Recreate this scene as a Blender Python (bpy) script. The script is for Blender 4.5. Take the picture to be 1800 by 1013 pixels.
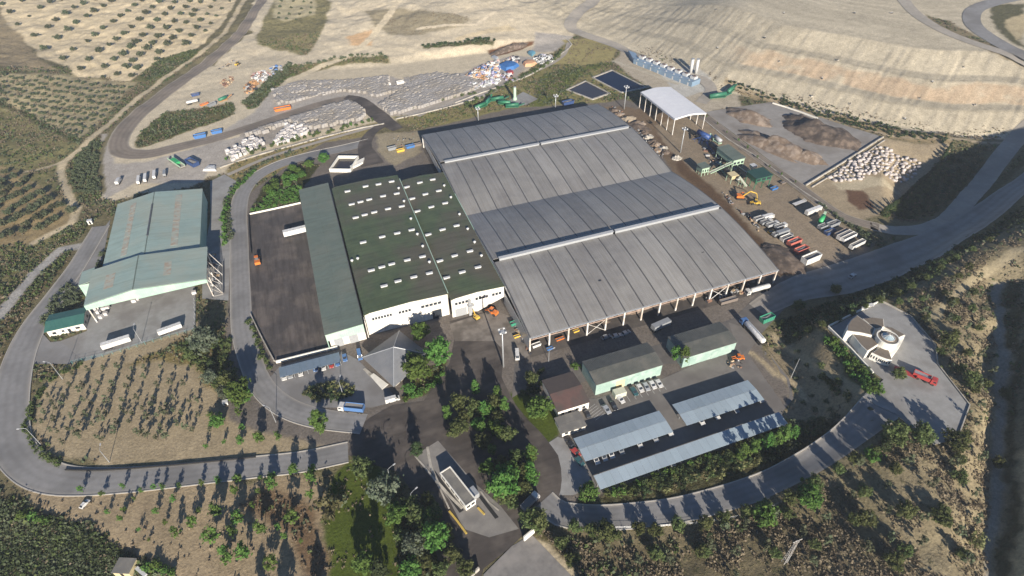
import bpy, math, random, colorsys
import numpy as np
from mathutils import Vector, Matrix, geometry
R = math.radians
scene = bpy.context.scene
for o in list(bpy.data.objects): bpy.data.objects.remove(o)
C = scene.collection
random.seed(7); rng = np.random.default_rng(7)

# ---------------------------------------------------------------- camera, sky, sun
HC, FPX, PITCH, ROLL, YAW = 180.0, 1055.0, R(41.5), R(1.07), R(19.2)
cam = bpy.data.objects.new('camera', bpy.data.cameras.new('camera')); C.objects.link(cam)
cam.matrix_world = Matrix.Translation((0, 0, HC)) @ Matrix.Rotation(-YAW, 4, 'Z') @ Matrix.Rotation(math.pi/2-PITCH, 4, 'X') @ Matrix.Rotation(-ROLL, 4, 'Z')
cam.data.sensor_width = 36; cam.data.lens = FPX/1800*36
cam.data.clip_start = 1; cam.data.clip_end = 12000
scene.camera = cam
SUN_EL, SUN_AZ = R(20), R(4.2)          # the light travels towards azimuth SUN_AZ (clockwise from +y)
world = bpy.data.worlds.new('World'); scene.world = world; world.use_nodes = True
wn = world.node_tree; wn.nodes.clear()
sky = wn.nodes.new('ShaderNodeTexSky'); sky.sky_type = 'NISHITA'; sky.sun_disc = False
sky.sun_elevation = SUN_EL; sky.sun_rotation = SUN_AZ+math.pi; sky.altitude = 400; sky.air_density = 1.0; sky.dust_density = 0.15; sky.ozone_density = 6.0
bg = wn.nodes.new('ShaderNodeBackground'); bg.inputs[1].default_value = 0.058
wo = wn.nodes.new('ShaderNodeOutputWorld')
wn.links.new(sky.outputs[0], bg.inputs[0]); wn.links.new(bg.outputs[0], wo.inputs[0])
sun = bpy.data.objects.new('sun', bpy.data.lights.new('sun', 'SUN')); C.objects.link(sun)
sun.data.energy = 5.0; sun.data.angle = R(0.5); sun.data.color = (1.0, 0.915, 0.79)
sd = Vector((math.sin(SUN_AZ)*math.cos(SUN_EL), math.cos(SUN_AZ)*math.cos(SUN_EL), -math.sin(SUN_EL)))
sun.rotation_euler = sd.to_track_quat('-Z', 'Y').to_euler(); sun.location = (0, -50, 250)
scene.view_settings.view_transform = 'Standard'; scene.view_settings.look = 'None'
scene.view_settings.gamma = 1; scene.view_settings.exposure = 1.04; scene.view_settings.use_curve_mapping = False
scene.render.engine = 'CYCLES'; scene.cycles.max_bounces = 4; scene.cycles.diffuse_bounces = 2
scene.cycles.transparent_max_bounces = 4

# ---------------------------------------------------------------- survey: where a traced point stands on the land
CR = dict(A=(0,0,2.98), B=(400,0,2.98), Cc=(800,0,2.98), D=(1200,0,2.533), E=(0,280,2.813), F=(400,260,2.98), G=(700,180,2.203),
          H=(1200,200,3.167), I=(0,580,2.34), J=(400,540,3.167), K=(850,480,2.533), L=(1300,460,2.532), M=(400,760,3.273),
          N=(900,760,3.273), O=(1350,760,4.0), S=(0,0,1.0),
          P1=(1200,210,8.44), P2=(1270,320,6.33), P3=(1450,530,6.755), P4=(1090,80,7.79), P5=(880,560,5.625), P6=(360,180,6.0), P7=(780,60,7.235), P8=(560,560,5.63))
def z2s(k, pts):
    ox, oy, s = CR[k]
    return [(ox+a/s, oy+b/s) for a, b in pts]
def ray(px, py):
    X = (px-900)/FPX; Y = (506.5-py)/FPX
    x = X*math.cos(ROLL)+Y*math.sin(ROLL); y = -X*math.sin(ROLL)+Y*math.cos(ROLL)
    dx, dy, dz = x, math.cos(PITCH)+y*math.sin(PITCH), -math.sin(PITCH)+y*math.cos(PITCH)
    return (dx*math.cos(YAW)+dy*math.sin(YAW), -dx*math.sin(YAW)+dy*math.cos(YAW), dz)
def g(px, py, z=0.0):
    d = ray(px, py); dz = min(d[2], -0.02); t = (z-HC)/dz
    return (d[0]*t, d[1]*t, z)

# ---------------------------------------------------------------- numeric helpers
_tab = rng.random((256, 256))
def vnoise(x, y, sc, seed=0):
    x = x/sc+seed*17.3; y = y/sc+seed*9.1
    xi = np.floor(x).astype(int); yi = np.floor(y).astype(int); fx = x-xi; fy = y-yi
    fx = fx*fx*(3-2*fx); fy = fy*fy*(3-2*fy)
    a = _tab[xi & 255, yi & 255]; b = _tab[(xi+1) & 255, yi & 255]; c = _tab[xi & 255, (yi+1) & 255]; d = _tab[(xi+1) & 255, (yi+1) & 255]
    return (a*(1-fx)+b*fx)*(1-fy)+(c*(1-fx)+d*fx)*fy
def fbm(x, y, sc, seed=0, o=4):
    s = 0; a = 1; t = 0
    for k in range(o):
        s = s+a*vnoise(x, y, sc/2**k, seed+k); t += a; a *= .5
    return s/t
def sstep(a, b, x):
    t = np.clip((x-a)/(b-a), 0, 1); return t*t*(3-2*t)
def polydist(P, x, y, closed=True):
    """distance to polyline / polygon (negative inside when closed)"""
    P = np.array([(p[0], p[1]) for p in P]); n = len(P)
    d = np.full(x.shape, 1e9); ins = np.zeros(x.shape, bool)
    for i in range(n if closed else n-1):
        a = P[i]; b = P[(i+1) % n]; e = b-a
        t = np.clip(((x-a[0])*e[0]+(y-a[1])*e[1])/(e@e+1e-9), 0, 1)
        d = np.minimum(d, (x-a[0]-t*e[0])**2+(y-a[1]-t*e[1])**2)
        if closed and a[1] != b[1]:
            c = ((a[1] > y) != (b[1] > y)) & (x < (b[0]-a[0])*(y-a[1])/(b[1]-a[1])+a[0])
            ins ^= c
    d = np.sqrt(d)
    return np.where(ins, -d, d) if closed else d

# ---------------------------------------------------------------- the land: height
CTRL = [(1000,905,0),(1100,905,0),(1200,893,0),(1300,870,1),(1400,828,3),(1480,780,6),(1530,735,9.5),
 (1455,575,12),(1550,533,12),(1640,610,12),(1703,715,12),(1680,775,12),(1600,750,12),(1545,700,12),(1500,600,12),(1600,660,12),(1560,580,12),
 (1390,600,0),(1400,640,0),(1420,700,0),(1390,740,0),(1350,790,0),(1430,640,5),(1480,700,6),(1450,605,10.5),(1500,655,10.5),(1440,750,3),(1500,740,6.5),
 (1410,590,4),(1440,572,10),(1490,552,12.5),(1553,531,13.5),(1616,497,12.7),(1663,464,14),(1720,430,16),(1800,385,18.5),(1900,330,21),(2100,250,26),
 (1380,562,0),(1440,532,0),(1500,508,0),(1560,482,0),(1620,450,0),(1680,405,0),(1740,362,0),(1800,315,0),(1900,250,0),
 (1700,600,14),(1750,560,14),(1700,520,15),(1640,550,13.5),(1740,700,12),(1720,800,11),(1690,900,9),(1680,1000,7),(1500,900,4.5),(1500,1000,3),
 (1600,850,9),(1600,960,6),(1300,950,0),(1200,1000,-1),(1000,1000,0),(1400,900,2),
 (1775,480,15),(1900,640,20),(1900,860,18),(1900,1000,14),(1900,450,22),
 (1552,383,0),(1690,268,0),(1585,388,-5),(1640,345,-6),(1715,295,-5),(1545,402,0),(1640,398,-1),(1700,345,0),(1760,285,0),(1800,240,0),(1600,375,-6),(1680,318,-6),
 (0,100,7),(200,60,5),(0,0,13),(400,0,5),(140,250,1),(0,182,4),(0,200,1.5),(130,262,0),(0,300,0),(0,430,0),(200,-100,12),(0,-150,20),(-200,0,18),(-200,300,6),(-200,600,2),
 (0,880,0),(0,1013,-4),(200,1013,-3),(-200,1000,-6),(400,-100,9),
 (700,30,9),(760,60,6),(600,60,4),(880,40,8),(960,60,2),(520,60,4),(650,0,11),(700,85,3),(600,100,2),(900,85,3),(800,-60,16),(1000,-60,12),
 (300,60,5),(300,0,9),(330,130,0),(240,230,0)]
for px in range(0, 1400, 110):
    for py in (130, 230, 330, 480, 620, 760, 880):
        if not (px < 300 and py < 260) and not (450 < px < 1000 and py < 140) and not (px > 1050 and py < 200): CTRL.append((px, py, 0))
for k in range(14):
    yy = 540+k*38
    CTRL += [(1768-max(0, k-8)*3.5, yy, 9-k*.55), (1747-max(0, k-8)*3.5, yy, 11.5-k*.55), (1804-max(0, k-8)*2, yy, 17-k*.55)]
CP = np.array([g(a, b, c) for a, b, c in CTRL])
def tps(d2): return np.where(d2 > 0, d2*np.log(np.maximum(d2, 1e-9)), 0)*0.5
_S = 100.0
_x = CP[:, 0]/_S; _y = CP[:, 1]/_S; n = len(CP)
_K = tps((_x[:, None]-_x)**2+(_y[:, None]-_y)**2)+np.eye(n)*0.002
_P = np.stack([np.ones(n), _x, _y], 1)
_M = np.block([[_K, _P], [_P.T, np.zeros((3, 3))]])
_w = np.linalg.solve(_M, np.r_[CP[:, 2], 0, 0, 0])
def tps_eval(x, y):
    out = _w[n]+_w[n+1]*x/_S+_w[n+2]*y/_S
    for i in range(n): out = out+_w[i]*tps((x/_S-_x[i])**2+(y/_S-_y[i])**2)
    return out
def W(pts, z=0): return [g(a, b, z)[:2] for a, b in pts]
SITE = W([(25,860),(0,760),(10,640),(90,500),(190,390),(180,300),(240,215),(470,130),(660,120),(960,80),(1010,75),(1130,100),(1245,165),(1545,245),(1548,381),(1540,400),(1650,400),(1600,455),(1480,512),(1380,556),(1335,600),(1385,700),(1370,760),(1290,868),(1000,920),(940,1100),(500,1100),(100,870)])
LF = W([(1000,60),(1060,72),(1130,96),(1250,158),(1330,174),(1400,190),(1553,228),(1700,250),(1800,250)])
LFD = np.array(LF[-1])-np.array(LF[1]); LFD /= np.linalg.norm(LFD)
LFline = [(LF[0][0]-60, LF[0][1]+160)]+LF+[tuple(np.array(LF[-1])+LFD*1500)]
LFpoly = LFline+[(3000, 3000), (LF[0][0]+100, 3000), (LF[0][0]-20, LF[0][1]+400)]
def lf_coords(x, y):
    d = -polydist(LFpoly, x, y); s = (x-LF[1][0])*LFD[0]+(y-LF[1][1])*LFD[1]
    return d, s
LFX = [-1, 0, 7, 28, 37, 58, 68, 92, 400, 2500]; LFY = [0, 0, .6, 7, 7.4, 14, 14.6, 22, 30, 60]
TERR = [g(a, b, 12)[:2] for a, b in [(1455,576),(1549,530),(1603,557),(1645,608),(1649,642),(1706,713),(1684,774),(1642,784),(1602,754),(1575,730),(1540,714),(1516,697),(1551,668),(1534,655)]]
def height(x, y):
    h = tps_eval(np.clip(x, -420, 520), np.clip(y, 20, 820))
    ds = polydist(SITE, x, y); w = sstep(0, 14, ds)
    dt = polydist(TERR, x, y); wt = 1-sstep(0, 9, dt)
    far = sstep(450, 900, np.hypot(x, y-300))
    rough = (fbm(x, y, 30, 3)-.5)*3.0*sstep(0, 40, ds)+(fbm(x, y, 7, 5, 3)-.5)*.7+(fbm(x, y, 15, 6, 4)-.5)*3.0*sstep(30, 90, ds)*sstep(330, 420, y)
    d, s = lf_coords(x, y)
    wob = (fbm(x, y, 45, 8)-.5)*5
    inlf = sstep(0, 6, d)
    hl = np.interp(d+wob*sstep(4, 30, d), LFX, LFY)*sstep(-40, 90, s)
    ridge = (vnoise(s, d*.12, 2.4, 21)-.5)*.5*sstep(8, 14, d)*(1-sstep(88, 96, d))
    base = (h*w+rough*w)*(1-wt)+11.8*wt
    out = base*(1-inlf*sstep(-40, 60, s))+hl+ridge*inlf
    return out*(1-far)+far*(40+60*fbm(x, y, 500, 9))*1.0
def axis(lo, hi, step0, step1, ext):
    a = [lo]
    while a[-1] < hi: a.append(a[-1]+step0+(step1-step0)*(a[-1]-lo)/(hi-lo))
    s = step1
    while a[-1] < hi+ext: s *= 1.25; a.append(a[-1]+s)
    s = max(step0, 1.0)
    while a[0] > lo-ext: s *= 1.25; a.insert(0, a[0]-s)
    return np.array(a)
GX = axis(-400, 560, 1.15, 1.15, 4500); GY = axis(15, 740, 0.8, 1.7, 4500)
XX, YY = np.meshgrid(GX, GY)
HH = height(XX, YY)
def hz(x, y):
    i = int(np.searchsorted(GX, x))-1; j = int(np.searchsorted(GY, y))-1
    i = max(0, min(i, len(GX)-2)); j = max(0, min(j, len(GY)-2))
    fx = (x-GX[i])/(GX[i+1]-GX[i]); fy = (y-GY[j])/(GY[j+1]-GY[j])
    return float((HH[j, i]*(1-fx)+HH[j, i+1]*fx)*(1-fy)+(HH[j+1, i]*(1-fx)+HH[j+1, i+1]*fx)*fy)
def at(px, py):
    """first hit of the traced sight line on the land"""
    d = ray(px, py); t = (32-HC)/min(d[2], -.02); st = 2.0
    for k in range(900):
        x, y, z = d[0]*t, d[1]*t, HC+d[2]*t
        if z <= hz(x, y):
            if st < .05: break
            t -= st; st *= .4
        t += st
    x, y = d[0]*t, d[1]*t
    return (x, y, hz(x, y))
def gk(k, pts, z=0): return [g(a, b, z) for a, b in z2s(k, pts)]
def atc(k, pts): return [at(*p) for p in z2s(k, pts)]

# ---------------------------------------------------------------- mesh builder
class MB:
    def __init__(s): s.v = []; s.f = []; s.m = []
    def add(s, vs, fs, m=0):
        b = len(s.v); s.v += [tuple(v) for v in vs]; s.f += [tuple(b+i for i in f) for f in fs]; s.m += [m]*len(fs); return s
    def box(s, x0, x1, y0, y1, z0, z1, m=0):
        return s.add([(x0,y0,z0),(x1,y0,z0),(x1,y1,z0),(x0,y1,z0),(x0,y0,z1),(x1,y0,z1),(x1,y1,z1),(x0,y1,z1)],
                     [(0,3,2,1),(4,5,6,7),(0,1,5,4),(1,2,6,5),(2,3,7,6),(3,0,4,7)], m)
    def hexa(s, bot, top, m=0):
        return s.add(list(bot)+list(top), [(0,3,2,1),(4,5,6,7),(0,1,5,4),(1,2,6,5),(2,3,7,6),(3,0,4,7)], m)
    def obox(s, c, size, rz=0, rx=0, m=0):
        M = Matrix.Rotation(rz, 3, 'Z') @ Matrix.Rotation(rx, 3, 'X'); a, b, d = size[0]/2, size[1]/2, size[2]/2
        vs = [Vector(c)+M @ Vector((i*a, j*b, k*d)) for k in (-1, 1) for i, j in ((-1,-1),(1,-1),(1,1),(-1,1))]
        return s.add(vs, [(0,3,2,1),(4,5,6,7),(0,1,5,4),(1,2,6,5),(2,3,7,6),(3,0,4,7)], m)
    def prism(s, poly, z0, z1, m=0, side=True):
        n = len(poly)
        A = sum(poly[i][0]*poly[(i+1) % n][1]-poly[(i+1) % n][0]*poly[i][1] for i in range(n))
        if A < 0: poly = list(poly)[::-1]
        f0 = z0 if callable(z0) else (lambda x, y: z0); f1 = z1 if callable(z1) else (lambda x, y: z1)
        vs = [(p[0], p[1], f0(p[0], p[1])) for p in poly]+[(p[0], p[1], f1(p[0], p[1])) for p in poly]
        return s.add(vs, [tuple(range(n-1, -1, -1)), tuple(range(n, 2*n))]+[(i, (i+1) % n, n+(i+1) % n, n+i) for i in range(n)], m)
    def tube(s, p0, p1, r0, r1=None, n=6, m=0, cap=True):
        r1 = r0 if r1 is None else r1; p0 = Vector(p0); p1 = Vector(p1); d = (p1-p0)
        if d.length < 1e-6: return s
        q = d.to_track_quat('Z', 'Y'); vs = []
        for p, r in ((p0, r0), (p1, r1)):
            for i in range(n):
                a = 2*math.pi*i/n; vs.append(p+q @ Vector((r*math.cos(a), r*math.sin(a), 0)))
        fs = [(i, (i+1) % n, n+(i+1) % n, n+i) for i in range(n)]
        if cap: fs += [tuple(range(n-1, -1, -1)), tuple(range(n, 2*n))]
        return s.add(vs, fs, m)
    def beam(s, p0, p1, w, m=0): return s.tube(p0, p1, w*.7, w*.7, 4, m)
    def path(s, pts, r, n=5, m=0):
        for a, b in zip(pts[:-1], pts[1:]): s.tube(a, b, r, r, n, m)
        return s
    def lathe(s, prof, c=(0,0,0), n=12, m=0):
        vs = [(c[0]+r*math.cos(2*math.pi*i/n), c[1]+r*math.sin(2*math.pi*i/n), c[2]+z) for r, z in prof for i in range(n)]
        fs = [(k*n+i, k*n+(i+1) % n, (k+1)*n+(i+1) % n, (k+1)*n+i) for k in range(len(prof)-1) for i in range(n)]
        fs.append(tuple((len(prof)-1)*n+i for i in range(n)))
        return s.add(vs, fs, m)
    def mesh(s, name, mats, smooth=False, origin=(0,0,0)):
        me = bpy.data.meshes.new(name)
        me.from_pydata([(v[0]-origin[0], v[1]-origin[1], v[2]-origin[2]) for v in s.v], [], s.f)
        for mm in (mats if isinstance(mats, (list, tuple)) else [mats]): me.materials.append(mm)
        if any(s.m): me.polygons.foreach_set('material_index', s.m)
        if smooth: me.polygons.foreach_set('use_smooth', [True]*len(s.f))
        me.update(); return me
def tag(o, label=None, cat=None, group=None, kind=None):
    if label: o['label'] = label
    if cat: o['category'] = cat
    if group: o['group'] = group
    if kind: o['kind'] = kind
    return o
def thing(name, label, cat, loc=(0,0,0), rz=0, group=None):
    o = bpy.data.objects.new(name, None); C.objects.link(o); o.location = loc; o.rotation_euler = (0, 0, rz)
    o.empty_display_size = .5
    return tag(o, label, cat, group)
def obj(name, mb, mats, parent=None, smooth=False, label=None, loc=None):
    """mb holds place coordinates when loc is None: they are taken relative to the parent's base"""
    org = (0, 0, 0)
    if parent is not None and loc is None:
        org = parent.location
        if parent.parent is not None: org = parent.parent.location
    me = mb if isinstance(mb, bpy.types.Mesh) else mb.mesh(name, mats, smooth, org)
    o = bpy.data.objects.new(name, me); C.objects.link(o)
    if parent is not None: o.parent = parent
    if label: o['label'] = label
    return o
def lobj(name, mb, mats, parent, smooth=False, label=None):       # local coordinates
    o = obj(name, mb, mats, parent, smooth, label, loc=(0,0,0)); return o
def solo(name, mb, mats, label, cat, group=None, kind=None, smooth=False, origin=None):
    if origin is None:
        a = np.array(mb.v); origin = ((a[:, 0].min()+a[:, 0].max())/2, (a[:, 1].min()+a[:, 1].max())/2, a[:, 2].min())
    o = bpy.data.objects.new(name, mb.mesh(name, mats, smooth, origin)); C.objects.link(o); o.location = origin
    return tag(o, label, cat, group, kind)
def kids(o): return [c for c in bpy.data.objects if c.parent == o]
KID = {}
def copy_thing(src, loc, rz=None, label=None, group=None, scale=None):
    if src.name not in KID:
        KID[src.name] = [(c, kids(c)) for c in kids(src)]
    r = src.copy(); C.objects.link(r); r.location = loc
    if rz is not None: r.rotation_euler = (0, 0, rz)
    if scale is not None: r.scale = scale if isinstance(scale, (tuple, list)) else (scale,)*3
    if label: r['label'] = label
    if group: r['group'] = group
    for c, gs in KID[src.name]:
        k = c.copy(); C.objects.link(k); k.parent = r
        for q in gs:
            qq = q.copy(); C.objects.link(qq); qq.parent = k
    return r
class Kind:
    """first placement moves the built thing itself, later ones copy it"""
    def __init__(s, src): s.src = src; s.used = False; s.base = tuple(src.scale)
    def put(s, loc, rz, label=None, group=None, scale=1.0):
        sc = scale if isinstance(scale, (tuple, list)) else (scale,)*3
        if not s.used:
            s.used = True; o = s.src; o.location = loc; o.rotation_euler = (0, 0, rz); o.scale = sc
            if label: o['label'] = label
            if group: o['group'] = group
            return o
        o = copy_thing(s.src, loc, rz, label, group, sc)
        if not group and 'group' in o.keys(): del o['group']
        return o

# ---------------------------------------------------------------- materials
def mat(name, c1, c2=None, scale=1.0, rough=.8, bump=0.0, detail=5, metal=0, rnd=0.0, stripes=None, streak=None, c3=None, scale3=.1, coat=0, blotch=None, emis=None, alpha=None):
    m = bpy.data.materials.new(name); m.use_nodes = True; nt = m.node_tree; N = nt.nodes; L = nt.links
    b = N['Principled BSDF']; b.inputs['Roughness'].default_value = rough; b.inputs['Metallic'].default_value = metal
    if coat: b.inputs['Coat Weight'].default_value = coat
    tc = N.new('ShaderNodeTexCoord'); src = tc.outputs['Object']
    def rgb(c): return (c[0], c[1], c[2], 1)
    def noise(sc, det=detail, vec=None, ro=.6):
        t = N.new('ShaderNodeTexNoise'); t.inputs['Scale'].default_value = sc; t.inputs['Detail'].default_value = det; t.inputs['Roughness'].default_value = ro
        L.new(vec or src, t.inputs['Vector']); return t.outputs['Fac']
    def ramp(fac, a, bb):
        r = N.new('ShaderNodeMapRange'); r.inputs['From Min'].default_value = a; r.inputs['From Max'].default_value = bb; L.new(fac, r.inputs['Value']); return r.outputs['Result']
    def mix(fac, A, B, bt='MIX'):
        x = N.new('ShaderNodeMix'); x.data_type = 'RGBA'; x.blend_type = bt
        if hasattr(fac, 'links') or not isinstance(fac, (int, float)): L.new(fac, x.inputs[0])
        else: x.inputs[0].default_value = fac
        for v, i in ((A, 6), (B, 7)):
            if isinstance(v, tuple): x.inputs[i].default_value = rgb(v)
            else: L.new(v, x.inputs[i])
        return x.outputs[2]
    if c2 is None: c2 = tuple(v*.8 for v in c1)
    n1 = noise(scale); col = mix(ramp(n1, .32, .68), c1, c2)
    if c3 is not None: col = mix(ramp(noise(scale3, 3), .45, .62), col, c3)
    if streak:    # long worn streaks: vector scale and strength
        mp = N.new('ShaderNodeVectorMath'); mp.operation = 'MULTIPLY'; mp.inputs[1].default_value = streak[0]; L.new(src, mp.inputs[0])
        col = mix(ramp(noise(1.0, 5, mp.outputs[0], .65), .42, .68), col, tuple(v*streak[1] for v in (1, .97, .93)), 'MULTIPLY')
    if stripes:   # (axis, period, dark factor)
        sx = N.new('ShaderNodeSeparateXYZ'); L.new(src, sx.inputs[0])
        mm = N.new('ShaderNodeMath'); mm.operation = 'MULTIPLY'; mm.inputs[1].default_value = 2*math.pi/stripes[1]; L.new(sx.outputs[stripes[0]], mm.inputs[0])
        sn = N.new('ShaderNodeMath'); sn.operation = 'SINE'; L.new(mm.outputs[0], sn.inputs[0])
        stripe = sn.outputs[0]; col = mix(ramp(stripe, .3, 1.0), col, (stripes[2],)*3, 'MULTIPLY') if stripes[2] < 1 else col
    if rnd:
        oi = N.new('ShaderNodeObjectInfo'); hs = N.new('ShaderNodeHueSaturation')
        r1 = N.new('ShaderNodeMapRange'); r1.inputs['To Min'].default_value = 1-rnd; r1.inputs['To Max'].default_value = 1+rnd; L.new(oi.outputs['Random'], r1.inputs['Value'])
        L.new(r1.outputs[0], hs.inputs['Value']); r2 = N.new('ShaderNodeMapRange'); r2.inputs['To Min'].default_value = .5-rnd*.06; r2.inputs['To Max'].default_value = .5+rnd*.06
        ml = N.new('ShaderNodeMath'); ml.operation = 'FRACT'; m3 = N.new('ShaderNodeMath'); m3.operation = 'MULTIPLY'; m3.inputs[1].default_value = 7.13; L.new(oi.outputs['Random'], m3.inputs[0]); L.new(m3.outputs[0], ml.inputs[0])
        L.new(ml.outputs[0], r2.inputs['Value']); L.new(r2.outputs[0], hs.inputs['Hue']); L.new(col, hs.inputs['Color']); col = hs.outputs[0]
    L.new(col, b.inputs['Base Color'])
    if bump:
        bp = N.new('ShaderNodeBump'); bp.inputs['Strength'].default_value = 1; bp.inputs['Distance'].default_value = bump
        L.new(stripe if stripes else noise(scale*3), bp.inputs['Height']); L.new(bp.outputs[0], b.inputs['Normal'])
    if emis: b.inputs['Emission Color'].default_value = rgb(emis[0]); b.inputs['Emission Strength'].default_value = emis[1]
    return m
def leafmat(name, c1, c2, rnd=.25):
    m = bpy.data.materials.new(name); m.use_nodes = True; nt = m.node_tree; N = nt.nodes; L = nt.links
    b = N['Principled BSDF']; b.inputs['Roughness'].default_value = .75; b.inputs['Specular IOR Level'].default_value = .2
    at_ = N.new('ShaderNodeAttribute'); at_.attribute_name = 'tint'; oi = N.new('ShaderNodeObjectInfo')
    x = N.new('ShaderNodeMix'); x.data_type = 'RGBA'; x.inputs[6].default_value = (*c1, 1); x.inputs[7].default_value = (*c2, 1)
    L.new(at_.outputs['Fac'], x.inputs[0]); hs = N.new('ShaderNodeHueSaturation')
    r1 = N.new('ShaderNodeMapRange'); r1.inputs['To Min'].default_value = 1-rnd; r1.inputs['To Max'].default_value = 1+rnd; L.new(oi.outputs['Random'], r1.inputs['Value'])
    r2 = N.new('ShaderNodeMapRange'); r2.inputs['To Min'].default_value = .47; r2.inputs['To Max'].default_value = .53; L.new(oi.outputs['Random'], r2.inputs['Value'])
    L.new(r1.outputs[0], hs.inputs['Value']); L.new(r2.outputs[0], hs.inputs['Hue']); L.new(x.outputs[2], hs.inputs['Color']); L.new(hs.outputs[0], b.inputs['Base Color'])
    tr = N.new('ShaderNodeBsdfTranslucent'); L.new(hs.outputs[0], tr.inputs[0]); ms = N.new('ShaderNodeMixShader'); ms.inputs[0].default_value = .4
    L.new(b.outputs[0], ms.inputs[1]); L.new(tr.outputs[0], ms.inputs[2]); L.new(ms.outputs[0], N['Material Output'].inputs[0])
    return m
# ---------------------------------------------------------------- the land: cover
def lin(r, g_, b, k=1/1.3): return tuple((((v/255+.055)/1.055)**2.4 if v > 10 else v/255/12.92)*k for v in (r, g_, b))
SAND = lin(206,192,166); SAND2 = lin(214,196,162); LFC = lin(198,186,162); GRAVEL = lin(176,168,158); BROWN = lin(124,110,92)
SCRUB = lin(118,110,82); DRYLOT = lin(164,148,120); HILL = lin(130,120,94); GRASS = lin(78,90,30); DIRT = lin(150,132,108); GREEN = lin(96,104,58); PALE = lin(196,180,150)
COV = np.empty(XX.shape+(3,)); COV[:] = SCRUB
VEG = np.full(XX.shape, .55)
WX = (fbm(XX, YY, 14, 31)-.5)*2; WY = (fbm(XX, YY, 14, 37)-.5)*2
WX2 = (fbm(XX, YY, 3.5, 41, 2)-.5)*2; WY2 = (fbm(XX, YY, 3.5, 43, 2)-.5)*2
def paint(k, pts, col, veg, soft=2.0, warp=4.0, line=None, a=1.0):
    P = atc(k, pts); A = np.array(P)
    pad = warp*2+soft+(line or 0)+4
    i0, i1 = np.searchsorted(GX, [A[:, 0].min()-pad, A[:, 0].max()+pad]); j0, j1 = np.searchsorted(GY, [A[:, 1].min()-pad, A[:, 1].max()+pad])
    sl = (slice(max(j0-1, 0), j1+1), slice(max(i0-1, 0), i1+1))
    x = XX[sl]+WX[sl]*warp+WX2[sl]*min(warp, 1.2); y = YY[sl]+WY[sl]*warp+WY2[sl]*min(warp, 1.2)
    d = polydist(P, x, y, line is None)
    if line is not None: d = d-line
    w = (1-sstep(-soft/2, soft/2, d))*a
    COV[sl] = COV[sl]*(1-w[..., None])+np.array(col)*w[..., None]; VEG[sl] = VEG[sl]*(1-w)+veg*w
# far upper sands
paint('S', [(455,-60),(440,60),(330,140),(235,200),(205,235),(190,265),(180,300),(180,345),(200,350),(330,330),(380,310),(560,255),(690,215),(800,175),(900,140),(985,100),(1010,60),(1000,-60)], SAND, .08, 3, 5)
paint('A', [(-60,-150),(10,90),(80,190),(180,260),(200,300),(290,330),(390,395),(560,410),(600,430),(690,420),(740,380),(840,310),(1000,260),(1060,240),(1150,150),(1240,0),(1290,-150)], SAND2, .02, 2, 3)
paint('S', [(-300,-60),(-10,-60),(0,25),(70,105),(100,125),(70,130),(-300,40)], lin(150,135,108), .45, 4, 4)
paint('A', [(735,380),(840,310),(1000,265),(1060,262),(960,330),(860,395),(770,425),(720,420)], GREEN, .75, 3, 2)
paint('A', [(150,390),(400,400),(560,420),(720,430),(640,520),(560,600),(430,730),(330,720),(0,560),(0,390)], lin(166,154,122), .3, 3, 3)
paint('A', [(-200,540),(0,560),(200,640),(330,740),(400,760),(330,830),(300,860),(290,1000),(-200,1010)], lin(128,122,84), .5, 3, 3)
paint('E', [(0,40),(100,60),(240,150),(330,240),(350,310),(160,420),(0,420),(-100,420),(-100,40)], lin(152,134,100), .18, 3, 3)
paint('A', [(0,545),(120,590),(260,670),(400,740)], lin(60,62,40), .9, 1.5, 1.5, line=2)  # shadow of the step bank painted as a dark scrubby line
paint('A', [(500,700),(520,720),(530,1040),(340,1100),(380,1040),(340,900),(360,850),(430,780)], lin(112,106,70), .7, 2, 2)
# sand patches of scrub
paint('B', [(150,200),(250,0),(500,-20),(540,20),(500,170),(420,290),(380,290),(220,250),(160,230)], lin(136,128,92), .55, 4, 3)
paint('B', [(250,0),(470,-20),(450,80),(300,110),(240,90)], lin(186,174,140), .2, 4, 3)
paint('B', [(700,60),(900,40),(1100,60),(1250,90),(1240,140),(1000,180),(850,180),(780,140)], lin(160,148,122), .3, 5, 5)
paint('B', [(1030,240),(1340,205),(1400,215),(1390,235),(1100,250),(1030,255)], lin(90,88,56), .85, 2, 2)
paint('B', [(620,190),(760,150),(760,240),(640,245)], lin(214,178,136), .02, 4, 3)
paint('B', [(370,345),(560,310),(830,290),(850,330),(700,330),(560,340),(330,420)], lin(130,122,84), .6, 3, 3)
paint('B', [(65,540),(150,480),(230,400),(320,345),(400,345),(390,370),(300,420),(220,500),(160,565),(110,575)], lin(104,104,62), .85, 2, 2)
paint('A', [(700,740),(780,650),(870,590),(1000,575),(1220,540),(1225,600),(1080,660),(900,720),(780,770),(715,780)], lin(118,110,72), .75, 2, 2)
paint('Cc', [(170,265),(380,215),(430,215),(330,270),(200,300)], lin(120,84,58), .3, 2, 2)
paint('Cc', [(0,200),(280,130),(330,160),(0,215)], SAND2, .02, 2, 2)
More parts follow.
